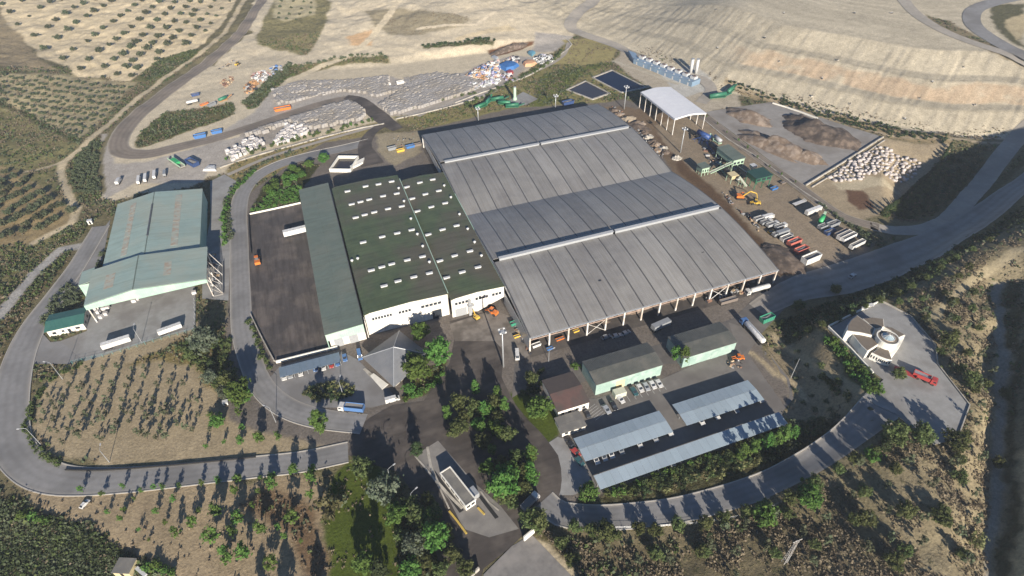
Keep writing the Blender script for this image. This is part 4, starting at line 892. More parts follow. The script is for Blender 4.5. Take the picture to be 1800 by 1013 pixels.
M_BMACH = mat('blue machine paint', (.03,.07,.22), (.02,.05,.15), 1.5, .5)
M_DKMETAL = mat('dark oily metal', (.03,.028,.026), (.02,.019,.018), 2, .5)
M_TYRE = mat('black tyre rubber', (.018,.018,.019), (.03,.028,.026), 3, .85)

def bays(k, pts, n_, L_, label, rz):
    A = gk(k, pts); mb = MB()
    for i in range(n_):
        t = i/(n_-1); p = [A[0][j]+(A[1][j]-A[0][j])*t for j in range(2)]; mb.obox((p[0], p[1], .085), (L_, .14, .006), rz=rz)
    o = obj('road_marking', mb, bpy.data.materials['white road paint']); o['kind'] = 'stuff'; o['label'] = label
mat('white road paint', (.5,.49,.46), (.36,.35,.33), 3, .8)
bays('K', [(640,552),(800,500)], 7, 4.6, 'worn white bay lines before the green workshop', R(90)); bays('K', [(475,600),(520,640)], 6, 5.0, 'white hatched bay beside the annex', .35)
# composting yard: edge wall, carport below it, white barrier
P = gk('J', [(285,335),(620,250),(630,295),(290,395)], 2.6)
cpl = thing('carport', 'dark blue grey carport below the composting yard wall', 'carport', ((P[0][0]+P[1][0])/2, 175, 0))
nb = 9; xa, xb, ya, yb = -35.2, -12.0, 172.4, 177.3
for k in range(nb):
    a = xa+(xb-xa)*k/nb+.02; b = xa+(xb-xa)*(k+1)/nb-.02
    slab('roof_panel', [(a, ya, 2.45), (b, ya, 2.45), (b, yb, 2.85), (a, yb, 2.85)], .08, mat('slate blue carport sheet', (.13,.17,.22), (.11,.15,.19), .5, .5, stripes=(0, .45, .9)) if k == 0 else bpy.data.materials['slate blue carport sheet'], cpl)
for k in range(nb+1):
    x = min(max(xa+(xb-xa)*k/nb, xa+.2), xb-.2); mb = MB(); mb.box(x-.06, x+.06, ya+.3, ya+.42, 0, 2.35).box(x-.06, x+.06, yb-.3, yb-.18, 0, 2.6); obj('post', mb, M_GALV, cpl)
def lowwall(k, pts, h, th, label, name='low_wall', m=None, cat='wall', group=None, z=None, base=-.3, posts=False, step=6):
    ln, nn = offsets(catmull(atc(k, pts), step)); mb = MB()
    for p, q in zip(ln, nn):
        zz = hz(*p)
        for off, dz in ((-th/2, base), (-th/2, h), (th/2, h), (th/2, base)):
            a = p+q*off; mb.v.append((a[0], a[1], zz+dz))
    for i in range(len(ln)-1):
        for e in range(3): a = i*4+e; mb.f.append((a, a+1, a+5, a+4)); mb.m.append(0)
    e = (len(ln)-1)*4; mb.f += [(0, 3, 2, 1), (e, e+1, e+2, e+3)]; mb.m += [0, 0]
    return solo(name, mb, m or M_CWALL, label, cat, group)
def fence(k, pts, h, label, m, group=None, spacing=3.0, rails=3):
    ln = catmull(atc(k, pts), spacing); c0 = ln[len(ln)//2]
    t = thing('fence', label, 'fence', (c0[0], c0[1], hz(*c0)), group=group); rl = MB()
    for p in ln:
        z = hz(*p); mb = MB(); mb.box(p[0]-.06, p[0]+.06, p[1]-.06, p[1]+.06, z-.2, z+h); obj('post', mb, m, t)
    for a, b in zip(ln[:-1], ln[1:]):
        for r_ in range(rails):
            hh = h*(.3+.66*r_/(max(1, rails-1))); rl.beam((a[0], a[1], hz(*a)+hh), (b[0], b[1], hz(*b)+hh), .035)
    obj('rail', rl, m, t); return t
lowwall('J', [(272,312),(440,270),(614,228)], 1.3, .5, 'white topped wall along the near edge of the dark composting yard', m=M_WRENDER)
lowwall('J', [(130,45),(190,170),(262,305)], 1.0, .4, 'grey wall along the left edge of the dark composting yard')
lowwall('F', [(118,350),(250,322),(383,292)], .9, .4, 'pale wall at the top edge of the dark composting yard', m=M_WRENDER)
lowwall('F', [(113,360),(120,470),(128,560)], 1.6, .2, 'dark low wall on the upper left edge of the composting yard', m=M_DKMETAL)

# hip roofed weigh office turned 45 degrees
po = thing('hip_roof_office', 'square office with big slate grey pyramid roof turned to the junction', 'office', (9, 165, 0))
Wc, Nc, Ec, Sc, Ap = (-3.6, 170.2, 3.9), (13.1, 179.6, 3.9), (21.8, 162.2, 3.9), (5.0, 151.2, 3.9), (8.7, 164.8, 10.6)
def tri(name, a, b, c_, m, par, th=.25):
    mb = MB(); d = lambda p: (p[0], p[1], p[2]-th)
    mb.add([a, b, c_, d(a), d(b), d(c_)], [(0, 1, 2), (3, 5, 4), (0, 3, 4, 1), (1, 4, 5, 2), (2, 5, 3, 0)]); return obj(name, mb, m, par)
for a, b in ((Wc, Sc), (Sc, Ec), (Ec, Nc), (Nc, Wc)): tri('roof_slope', a, b, Ap, M_SLATE, po)
for a in (Wc, Sc, Ec, Nc):
    mb = MB(); mb.tube((a[0], a[1], a[2]+.02), (Ap[0], Ap[1], Ap[2]+.02), .14, .14, 5); obj('hip_ridge', mb, M_GALV, po)
ctr = Vector((8.9, 165.9, 0)); inn = [ctr+(Vector(p)-ctr)*.78 for p in (Wc, Sc, Ec, Nc)]
mb = MB(); mb.prism([(p.x, p.y) for p in inn], 0, 4.0); obj('wall', mb, M_CWALL, po)
for a, b in ((inn[0], inn[1]), (inn[1], inn[2])):
    for t_ in (.15, .4, .65):
        p = a.lerp(b, t_); q = a.lerp(b, t_+.18); n_ = Vector((b.y-a.y, a.x-b.x, 0)).normalized()*.06; mb = MB()
        mb.hexa([(p.x, p.y, 1.1), (p.x+n_.x, p.y+n_.y, 1.1), (q.x+n_.x, q.y+n_.y, 1.1), (q.x, q.y, 1.1)], [(p.x, p.y, 2.7), (p.x+n_.x, p.y+n_.y, 2.7), (q.x+n_.x, q.y+n_.y, 2.7), (q.x, q.y, 2.7)]); obj('window', mb, M_DKGLASS, po)
P = gk('P8', [(510,570),(545,545),(690,655),(630,705)]); mb = MB(); mb.prism([p[:2] for p in P], 0, .25); solo('weighing_island', mb, M_WRENDER, 'pale raised kerb island in front of the pyramid-roofed office', 'kerb island')
P = gk('P8', [(440,505),(460,490),(560,570),(520,590)]); mb = MB(); mb.prism([p[:2] for p in P], 0, .2); solo('weighing_island', mb, M_CWALL, 'narrow kerb strip at the upper left of the pale island', 'kerb island')

# weighbridge cabin
wc = thing('weighbridge_cabin', 'long narrow white weighbridge cabin with flat grey roof at the entrance', 'cabin', (16.2, 104, 0))
ang = math.atan2(20.4-15.8, 112.0-97.6); c0 = Vector((16.25, 104.0, 0)); ax = Vector((math.sin(ang), -math.cos(ang), 0)); ay = Vector((math.cos(ang), math.sin(ang), 0))
def lp(a, b, z): v = c0+ax*a+ay*b; return (v.x, v.y, z)
def lbox(a0, a1, b0, b1, z0, z1, mb=None):
    mb = mb or MB(); mb.hexa([lp(a0, b0, z0), lp(a1, b0, z0), lp(a1, b1, z0), lp(a0, b1, z0)], [lp(a0, b0, z1), lp(a1, b0, z1), lp(a1, b1, z1), lp(a0, b1, z1)]); return mb
obj('wall', lbox(-7.4, 7.4, -1.9, 1.9, 0, 2.9), M_WRENDER, wc)
obj('flat_roof', lbox(-7.1, 7.1, -1.6, 1.6, 2.9, 3.0), M_FLAT, wc)
mb = lbox(-7.6, 7.6, -2.1, -1.75, 2.75, 3.15); lbox(-7.6, 7.6, 1.75, 2.1, 2.75, 3.15, mb); lbox(-7.6, -7.25, -1.74, 1.74, 2.75, 3.15, mb); lbox(7.25, 7.6, -1.74, 1.74, 2.75, 3.15, mb); obj('parapet', mb, M_WRENDER, wc)
for k in range(5): obj('window', lbox(-6.6+k*2.7, -4.8+k*2.7, -1.98, -1.91, 1.1, 2.2), M_DKGLASS, wc)
for k in range(2): obj('window', lbox(7.41, 7.48, -1.5+k*1.7, -.2+k*1.7, 1.1, 2.2), M_DKGLASS, wc)
obj('side_porch', lbox(2.6, 6.0, 2.15, 4.3, 0, 2.4), M_GALV, wc)
M_YK = mat('yellow painted kerb', (.55,.38,.06), (.42,.30,.08), 1.5, .8)
def kerbline(k, pts, w_, h, m, label, name='kerb_island', cat='kerb island', group=None): return lowwall(k, pts, h, w_, label, name, m, cat, group, base=-.05, step=4)
kerbline('M', [(1080,140),(1190,270),(1275,440)], .5, .22, M_CWALL, 'long concrete kerb on the left side of the weighbridge lanes')
kerbline('M', [(1275,455),(1320,510),(1375,585)], .6, .3, M_YK, 'yellow kerb at the exit of the left weighbridge lane')
kerbline('M', [(1150,85),(1170,200),(1210,290),(1290,380),(1350,440)], .9, .2, M_CWALL, 'pale kerb between the weighbridge lane and the cabin')
kerbline('M', [(1440,435),(1478,475)], .6, .35, M_YK, 'short yellow kerb beside the cabin end')
kerbline('M', [(1455,340),(1500,400),(1560,450)], .4, .22, M_CWALL, 'right hand kerb of the weighbridge lanes beyond the cabin')
def plate(k, pts, label, m=None):
    A = gk(k, pts); mb = MB(); mb.prism([p[:2] for p in A], .02, .16); solo('weighbridge_plate', mb, m or M_DKMETAL, label, 'weighbridge')
plate('M', [(1165,225),(1195,225),(1360,450),(1335,465)], 'dark weighbridge deck on the left of the white cabin')
plate('M', [(1445,375),(1462,365),(1560,490),(1540,500)], 'dark weighbridge deck on the right of the white cabin')
# entrance gate: white pier
P = g(*z2s('M', [(1735,600)])[0]); mb = MB(); mb.obox((P[0], P[1], 1.3), (4.2, .5, 2.6), rz=.35); solo('gate_pier', mb, M_WRENDER, 'short bright white gate wall beside the approach road', 'wall')
P = g(*z2s('M', [(1425,812)])[0]); mb = MB(); mb.obox((P[0], P[1], .9), (3.0, .5, 1.8), rz=.4); solo('gate_pier', mb, M_CWALL, 'pale gate wall at the bottom edge left of the approach road', 'wall')

# visitor centre on its terrace
ZT = 12.0
vt = gk('S', [(1457,577),(1548,531),(1601,558),(1643,608),(1647,642),(1703,714),(1682,772),(1642,782),(1602,752),(1575,728),(1540,712),(1518,697),(1553,668),(1536,655)], ZT)
mb = MB(); mb.prism([p[:2] for p in vt], ZT-4, ZT+.12); PAVES.append([p[:2] for p in vt]); t_ = obj('terrace', mb, M_CONC); t_['kind'] = 'structure'
def zwall(pts, z, h, th, label, m=None, base=-3, k='S'):
    A = gk(k, pts, z); ln, nn = offsets([np.array(p[:2]) for p in A]); mb = MB()
    for p, q in zip(ln, nn):
        for off, dz in ((-th/2, base), (-th/2, h), (th/2, h), (th/2, base)): a = p+q*off; mb.v.append((a[0], a[1], z+dz))
    for i in range(len(ln)-1):
        for e in range(3): a = i*4+e; mb.f.append((a, a+1, a+5, a+4)); mb.m.append(0)
    e = (len(ln)-1)*4; mb.f += [(0, 3, 2, 1), (e, e+1, e+2, e+3)]; mb.m += [0, 0]
    return solo('parapet_wall', mb, m or M_WRENDER, label, 'wall')
zwall([(1456,577),(1495,615),(1534,657)], ZT, .9, .5, 'white parapet on the lower left edge of the visitor terrace')
zwall([(1456,575),(1500,552),(1548,530)], ZT, .8, .4, 'white parapet on the shaded upper left edge of the visitor terrace')
zwall([(1550,530),(1601,557),(1644,607),(1648,641),(1704,713),(1683,771)], ZT, .5, .35, 'low kerb wall along the right side of the visitor terrace', M_CWALL)
vc = thing('visitor_centre', 'fan-shaped white building with brown wedge roofs around a round glass skylight', 'visitor centre', (180, 99, ZT+.12))
def wedge(pts, z, m=M_BRICK, rim=.93, slope=0):
    A = [Vector(p[:2]) for p in gk('P3', pts, z)]; c_ = sum(A, Vector((0, 0)))/len(A); mb = MB()
    mb.prism([tuple(p) for p in A], ZT+.1, z); obj('wall', mb, M_WRENDER, vc)
    mb = MB(); mb.prism([tuple(c_+(p-c_)*rim) for p in A], z+.02, z+.14); obj('roof', mb, m, vc)
    return A
wedge([(262,352),(268,280),(310,215),(382,165),(480,235),(600,325),(570,405),(420,372)], ZT+5.4)
wedge([(330,392),(450,405),(580,425),(650,500),(505,592),(430,520)], ZT+4.2)
Cw = wedge([(555,610),(655,545),(760,575),(800,700),(740,688),(650,655)], ZT+3.4, rim=.9)
wedge([(450,205),(560,190),(695,208),(705,300),(600,330)], ZT+4.6)
wedge([(700,300),(790,310),(880,360),(950,400),(880,430),(790,350)], ZT+4.4)
for (a, b), n_ in (((Cw[5], Cw[4]), 4), ((Cw[4], Cw[3]), 2), ((Cw[0], Cw[5]), 3)):
    for k in range(n_):
        p = a.lerp(b, (k+.25)/n_); q = a.lerp(b, (k+.7)/n_); d = (b-a).normalized(); nr = Vector((d.y, -d.x))*.07
        if nr.y > 0: nr = -nr
        mb = MB(); mb.hexa([(p.x, p.y, ZT+1.2), (p.x+nr.x, p.y+nr.y, ZT+1.2), (q.x+nr.x, q.y+nr.y, ZT+1.2), (q.x, q.y, ZT+1.2)], [(p.x, p.y, ZT+2.5), (p.x+nr.x, p.y+nr.y, ZT+2.5), (q.x+nr.x, q.y+nr.y, ZT+2.5), (q.x, q.y, ZT+2.5)]); obj('window', mb, M_DKGLASS, vc)
rc = g(*z2s('P3', [(748,432)])[0], ZT+6.2); r_ = abs(g(*z2s('P3', [(895,450)])[0], ZT+6.2)[0]-g(*z2s('P3', [(600,415)])[0], ZT+6.2)[0])/2+.1
mb = MB(); mb.lathe([(r_, 0), (r_, 5.9), (r_-.35, 6.1)], (rc[0], rc[1], ZT+.1), 32); obj('drum_wall', mb, M_WRENDER, vc, smooth=False)
mb = MB(); mb.lathe([(r_-.3, 6.06), (r_-.35, 6.3), (r_*.62, 6.42)], (rc[0], rc[1], ZT+.1), 32); obj('ring_roof', mb, M_BRICK, vc)
mb = MB(); mb.lathe([(r_+.12, 5.95), (r_+.12, 6.45), (r_-.3, 6.45), (r_-.3, 6.25)], (rc[0], rc[1], ZT+.1), 32); mb.f.pop(); mb.m.pop(); obj('parapet_ring', mb, M_WRENDER, vc)
for k in range(12):
    a0, a1 = k*math.pi/6+.03, (k+1)*math.pi/6-.03; q = lambda a, r, z: (rc[0]+r*math.cos(a), rc[1]+r*math.sin(a), ZT+z); mb = MB()
    mb.add([q(a0, r_*.58, 6.6), q(a1, r_*.58, 6.6), q(a1, .15, 7.8), q(a0, .15, 7.8)], [(0, 1, 2, 3)]); obj('pane', mb, M_GLASS, vc)
mb = MB()
for k in range(12):
    a0 = k*math.pi/6; mb.beam((rc[0]+r_*.6*math.cos(a0), rc[1]+r_*.6*math.sin(a0), ZT+6.55), (rc[0], rc[1], ZT+7.85), .09)
mb.lathe([(r_*.62, 6.45), (r_*.62, 6.75), (r_*.57, 6.75)], (rc[0], rc[1], ZT), 24); mb.f.pop(); mb.m.pop(); obj('glazing_frame', mb, M_STEEL, vc)
A = gk('P3', [(895,440),(960,400),(910,500),(830,610),(770,640),(750,560)], ZT+3.0); mb = MB(); mb.prism([p[:2] for p in A], ZT+.1, ZT+3.0); obj('entrance_wall', mb, M_WRENDER, vc)

# white arched canopy on tall columns
wcn = thing('white_canopy', 'white arched canopy roof on tall white columns beside the pond', 'canopy', (222, 315, 0))
def zc(u): t = (u-222)/11.2; return 11.0+1.3*(1-abs(t)**1.4)
for k in range(6):
    va = 293+k*7.15; us = np.linspace(210.8, 233.2, 9); mb = MB()
    for u in us: mb.v += [(u, va+.02, zc(u)), (u, va+7.12, zc(u)), (u, va+7.12, zc(u)-.2), (u, va+.02, zc(u)-.2)]
    for i in range(8):
        a = i*4; mb.f += [(a, a+4, a+5, a+1), (a+1, a+5, a+6, a+2), (a+2, a+6, a+7, a+3), (a+3, a+7, a+4, a)]; mb.m += [0]*4
    mb.f += [(0, 1, 2, 3), (32, 35, 34, 33)]; mb.m += [0, 0]; obj('roof_panel', mb, M_FABRIC, wcn)
for k in range(7):
    v = 293.3+k*7.07
    for u in (211.0, 233.0): mb = MB(); mb.box(u-.22, u+.22, v-.2, v+.2, 0, 10.75); obj('column', mb, M_STEEL, wcn)
for u in (210.6, 233.4): mb = MB(); mb.box(u-.06, u+.06, 293, 335.9, 9.9, 10.95); obj('eave_fascia', mb, M_FABRIC, wcn)
mb = MB(); us = np.linspace(210.8, 233.2, 9)
for a, b in zip(us[:-1], us[1:]): mb.hexa([(a, 292.8, zc(a)-.9), (b, 292.8, zc(b)-.9), (b, 292.95, zc(b)-.9), (a, 292.95, zc(a)-.9)], [(a, 292.8, zc(a)-.0), (b, 292.8, zc(b)-.0), (b, 292.95, zc(b)-.0), (a, 292.95, zc(a)-.0)])
obj('gable_fascia', mb, M_FABRIC, wcn)

# ponds and basin
def basin(label, name, P, rim_h, m_water, m_rim, w=1.2, cat='pond', wz=.12, nm='water'):
    PAVES.append([tuple(p[:2]) for p in P]); P = [Vector(p[:2]) for p in P]; c_ = sum(P, Vector((0, 0)))/len(P); z = hz(c_.x, c_.y)
    t = thing(name, label, cat, (c_.x, c_.y, z)); n_ = len(P)
    for i in range(n_):
        a, b = P[i], P[(i+1) % n_]; ia = a+(c_-a).normalized()*w; ib = b+(c_-b).normalized()*w; mb = MB()
        mb.hexa([(a.x, a.y, z-.3), (b.x, b.y, z-.3), (ib.x, ib.y, z-.3), (ia.x, ia.y, z-.3)], [(a.x, a.y, z+rim_h), (b.x, b.y, z+rim_h), (ib.x, ib.y, z+rim_h), (ia.x, ia.y, z+rim_h)]); obj('rim', mb, m_rim, t)
    q = [c_+(p-c_)*(1-(w*.9)/(p-c_).length) for p in P]; mb = MB(); mb.prism([tuple(p) for p in q], z-.1, z+wz); obj(nm, mb, m_water, t)
basin('large square pond of dark blue water next to the white canopy', 'settling_pond', gk('Cc', [(715,408),(820,368),(1008,462),(872,490)]), .55, M_POND, M_CWALL, 1.6)
basin('smaller square pond of brown water with a pale rim', 'settling_pond', gk('Cc', [(580,472),(682,425),(815,492),(720,525)]), .5, M_LEACH, M_CWALL, 1.6)
basin('white rimmed concrete basin holding dark sludge beside the round green tree', 'sludge_basin', gk('P6', [(1310,702),(1408,560),(1620,562),(1535,706)], 2.2), 2.2, M_LEACH, M_WRENDER, .8, 'basin', .5, 'sludge')
P = gk('P6', [(1535,690),(1600,640),(1685,600),(1670,650),(1570,700)]); mb = MB(); mb.prism([p[:2] for p in P], 0, 1.2); solo('concrete_ramp', mb, M_WRENDER, 'pale curved concrete ramp at the right end of the sludge basin', 'ramp')

# row of engine containers
a0 = Vector((249.2, 408.0)); a1 = Vector((267.0, 352.0)); dr = (a1-a0).normalized(); nr = Vector((dr.y, -dr.x)); rz = math.atan2(dr.y, dr.x); rzs = rz
PAVES.append([(246, 412), (240, 404), (256, 344), (282, 352), (282, 376), (262, 414)])
names = ['farthest of the eight blue engine containers', 'second engine container from the far end', 'third engine container from the far end', 'fourth engine container from the far end', 'fifth engine container, dark gap behind it', 'sixth engine container, beside the stack shadow', 'second engine container from the near end', 'nearest of the eight blue engine containers, beside the white stacks']
for k in range(8):
    p = a0+dr*(3.6+k*7.2); zz = hz(p.x, p.y)
    t = thing('engine_container', names[k]+', white cooler on top', 'engine container', (p.x, p.y, zz), rz)
    mb = MB(); mb.box(-3.55, 3.55, -4.6, 4.6, 0, 3.6); lobj('body', mb, M_BLUE, t)
    mb = MB(); mb.box(-2.0, 2.0, -.6, 3.2, 3.65, 5.4); lobj('cooler', mb, M_WVENT, t)
    mb = MB(); mb.tube((0, 1.3, 5.41), (0, 1.3, 5.7), 1.3, 1.3, 12); lobj('fan', mb, M_BRN, t)
    mb = MB(); mb.box(-.6, .6, -4.7, -4.62, 0, 2.2); lobj('door', mb, M_WVENT, t)
    mb = MB(); mb.box(-.5, .5, -4.3, -3.5, 3.62, 4.1); lobj('air_inlet', mb, M_WVENT, t)
for k, (a, b) in enumerate([(1232,388), (1259,393)]):
    p = g(*z2s('Cc', [(a, b)])[0]); t = thing('exhaust_stack', ['left of the two white exhaust stacks behind the engine containers', 'right of the two white exhaust stacks behind the engine containers'][k], 'stack', (p[0], p[1], hz(p[0], p[1])))
    mb = MB(); mb.tube((0, 0, 0), (0, 0, 10.5), 1.15, 1.15, 14); lobj('shaft', mb, M_WVENT, t, True); mb = MB(); mb.tube((0, 0, 10.5), (0, 0, 10.9), 1.3, 1.3, 14); lobj('top_ring', mb, M_GALV, t)
P = gk('Cc', [(945,300),(905,285),(925,320),(960,340)]); mb = MB(); mb.prism([p[:2] for p in P], hz(*P[0][:2])-.2, hz(*P[0][:2])+3.2); solo('control_container', mb, M_BLUE, 'separate blue container at the far end of the engine row', 'container')

# green flare column and its pad
p = g(*z2s('P7', [(905,835)])[0]); t = thing('flare_column', 'pale green flare column standing beside a square concrete pad', 'flare', (p[0], p[1], 0))
mb = MB(); mb.lathe([(1.6, 0), (1.5, 1.5), (1.0, 1.7), (1.0, 8.6), (.8, 8.8)], n=14); lobj('column', mb, M_PMACH, t, True); mb = MB(); mb.lathe([(.85, 8.8), (.85, 9.3), (.6, 9.3)], n=14); lobj('tip', mb, M_GALV, t)
pave('pad', gk('P7', [(905,800),(1010,735),(1200,825),(1060,900),(960,920),(820,850)]), M_CONC, .08)

# lamps, masts and poles
def lamp(base, h, label, arm=2.2, rz=0, cat='street lamp', name='street_lamp', z=None):
    t = thing(name, label, cat, (base[0], base[1], z if z is not None else hz(base[0], base[1])), rz)
    mb = MB(); mb.tube((0, 0, 0), (0, 0, h), .13, .07, 6); lobj('pole', mb, M_GALV, t)
    if arm: mb = MB(); mb.path([(0, 0, h), (arm*.5, 0, h+.35), (arm, 0, h+.3)], .06, 5); lobj('arm', mb, M_GALV, t); mb = MB(); mb.obox((arm+.3, 0, h+.27), (.9, .35, .16)); lobj('lamp_head', mb, M_WVENT, t)
    return t
def flood(base, h, label):
    t = thing('floodlight_mast', label, 'floodlight mast', (base[0], base[1], hz(base[0], base[1])))
    mb = MB(); mb.tube((0, 0, 0), (0, 0, h), .38, .2, 8); lobj('pole', mb, M_GALV, t, True); mb = MB(); mb.box(-1.3, 1.3, -1.1, 1.1, h, h+.15).path([(-1.3, -1.1, h+1), (1.3, -1.1, h+1), (1.3, 1.1, h+1), (-1.3, 1.1, h+1), (-1.3, -1.1, h+1)], .05, 4); lobj('platform', mb, M_GALV, t)
    for i, (x, y) in enumerate(((-1, -1.1), (1, -1.1), (-1, 1.1), (1, 1.1))): mb = MB(); mb.box(x-.35, x+.35, y-.2, y+.2, h+.3, h+.9); lobj('floodlight', mb, M_WVENT, t)
flood(g(885, 645), 19.5, 'tall floodlight mast in front of the left corner of the grey shed')
for k, q_, h, lb in (('Cc', (885,572), 15, 'floodlight mast beside the dark blue pond'), ('Cc', (525,572), 9, 'floodlight mast behind the shed near the green machinery yard'), ('Cc', (122,640), 9, 'floodlight mast at the far left corner behind the shed'), ('Cc', (1180,800), 15, 'floodlight mast on the brown yard right of the shed')):
    flood(g(*z2s(k, [q_])[0]), h, lb)
for k, q_, h, rz_, lb in (('I', (258,203), 9.5, 2.6, 'street lamp inside the road bend below the left hall'), ('I', (168,472), 9.5, 2.9, 'street lamp on the inner side of the left hairpin bend'), ('J', (270,642), 8.5, 2.4, 'street lamp by the lower bend of the ring road'), ('M', (945,300), 9, .4, 'street lamp with curved arm by the lawn left of the entrance road'), ('M', (1068,420), 7, .5, 'street lamp among the trees left of the weighbridge'), ('J', (640,480), 7, 1.2, 'lamp beside the planting island by the office'), ('E', (700,905), 8, 1.5, 'lamp between the two white trailers below the left hall'), ('I', (450,545), 7, 1.6, 'lamp beside the lower leg of the left road'), ('K', (290,395), 6, .3, 'short lamp at the shaded lane end')):
    lamp(g(*z2s(k, [q_])[0]), h, lb, rz=rz_)
p = atc('L', [(228,518)])[0]; lamp(p, 11, 'plain grey pole on the bank right of the parking yard', arm=0, cat='pole', name='utility_pole')
p = atc('O', [(112,915)])[0]; t = thing('lattice_pole', 'pale lattice power pole on the scrub slope near the bottom right', 'power pole', p); mb = MB(); H_ = 13.5
for s_ in ((-1, -1), (1, -1), (1, 1), (-1, 1)): mb.beam((s_[0]*.55, s_[1]*.55, 0), (s_[0]*.22, s_[1]*.22, H_), .07)
for k in range(10):
    z0_, z1_ = k*1.35, (k+1)*1.35; w0, w1 = .55-.33*z0_/H_, .55-.33*z1_/H_
    for a, b in (((-1, -1), (1, -1)), ((1, -1), (1, 1)), ((1, 1), (-1, 1)), ((-1, 1), (-1, -1))): mb.beam((a[0]*w0, a[1]*w0, z0_), (b[0]*w1, b[1]*w1, z1_), .045)
lobj('lattice', mb, M_STEEL, t); mb = MB(); mb.beam((-1.6, 0, H_), (1.6, 0, H_), .09).beam((-1.1, 0, H_-1.2), (1.1, 0, H_-1.2), .08); lobj('crossarm', mb, M_STEEL, t)

# walls, fences and drains
lowwall('B', [(-40,880),(120,825),(300,775),(520,715),(700,672),(820,650)], .6, 1.0, 'long pale concrete channel wall beside the service track on the left', step=8)
lowwall('B', [(880,625),(1000,600),(1180,555),(1340,505)], .6, 1.0, 'long pale concrete channel wall beside the service track in the middle', step=8)
lowwall('Cc', [(0,540),(130,490),(260,445),(400,390),(520,310),(610,235),(560,195)], .6, 1.0, 'pale concrete channel wall running up beside the dumped heaps', step=8)
lowwall('D', [(95,535),(200,620),(330,700),(450,790),(545,860),(640,920)], .35, .7, 'thin pale kerb wall between the machinery yard and the brown track')
lowwall('D', [(548,828),(720,722),(893,613)], .9, .6, 'pale wall dividing the compost plot from the white bag plot')
lowwall('D', [(575,835),(740,735),(900,625)], .5, .5, 'thin outer kerb along the dividing wall of the bag plot')
lowwall('D', [(400,462),(460,480),(520,500),(600,530)], .8, .8, 'pale block wall on the far edge of the compost plot', m=M_WRENDER)
lowwall('I', [(1053,525),(700,560),(420,580),(270,578)], .7, .35, 'dark retaining wall along the inner edge of the lower road', m=M_DKMETAL)
fence('E', [(360,1012),(560,965),(760,905),(960,850)], 1.8, 'teal fence behind the two white trailers', mat('teal fence paint', (.10,.24,.23), (.08,.2,.19), 2, .5))
fence('E', [(962,700),(965,770),(962,845)], 1.8, 'grey fence at the right end of the hall forecourt', M_GALV)
fence('N', [(340,435),(420,545),(900,540),(1340,480),(1750,310)], 1.1, 'low fence along the lower edge of the curved approach road', M_GALV, rails=2, spacing=4)
# ================================================================ vehicles, machines, containers
_pc = {}
def paintm(name, c_, rough=.35, metal=0):
    if name not in _pc: _pc[name] = mat(name, c_, tuple(v*.86 for v in c_), 3, rough, metal=metal)
    return _pc[name]
WHITE = _pc.setdefault('white vehicle paint', mat('white vehicle paint', (.66,.65,.63), (.40,.385,.36), 1.1, .4, rnd=.12)); RED = paintm('red vehicle paint', (.36,.05,.045)); ORANGE = paintm('orange machine paint', (.62,.17,.03)); YELLOW = paintm('yellow machine paint', (.62,.40,.06))
BLUEV = paintm('blue vehicle paint', (.08,.17,.36)); TEALV = paintm('dark teal vehicle paint', (.03,.09,.10)); GREYV = paintm('grey vehicle paint', (.24,.25,.26)); BLACKV = paintm('black vehicle paint', (.025,.026,.03)); SILV = paintm('silver vehicle paint', (.45,.46,.47), metal=.3)
REDC = paintm('faded red container paint', (.42,.12,.09), .6); NAVY = paintm('navy container paint', (.03,.06,.16), .5); GREENC = paintm('green container paint', (.04,.22,.14), .5); BROWNC = paintm('brown grey container paint', (.16,.13,.11), .7)
PEACH = paintm('faded orange tarpaulin', (.55,.30,.17), .8); TARPB = paintm('bright blue tarpaulin', (.04,.14,.36), .6); CARGO = paintm('grey load of waste', (.20,.19,.18), .95)
def extr(prof, y0, y1, taper=None):
    mb = MB(); n_ = len(prof); t0 = taper or (lambda z: 0)
    mb.add([(x, y0+t0(z), z) for x, z in prof]+[(x, y1-t0(z), z) for x, z in prof], [tuple(range(n_)), tuple(range(2*n_-1, n_-1, -1))]+[(i, n_+i, n_+(i+1) % n_, (i+1) % n_) for i in range(n_)]); return mb
def wheels(t, xs, y, r_, w_=.3):
    for x in xs:
        for s_ in (-1, 1): mb = MB(); mb.tube((x, s_*y-w_/2, r_), (x, s_*y+w_/2, r_), r_, r_, 10); lobj('wheel', mb, M_TYRE, t)
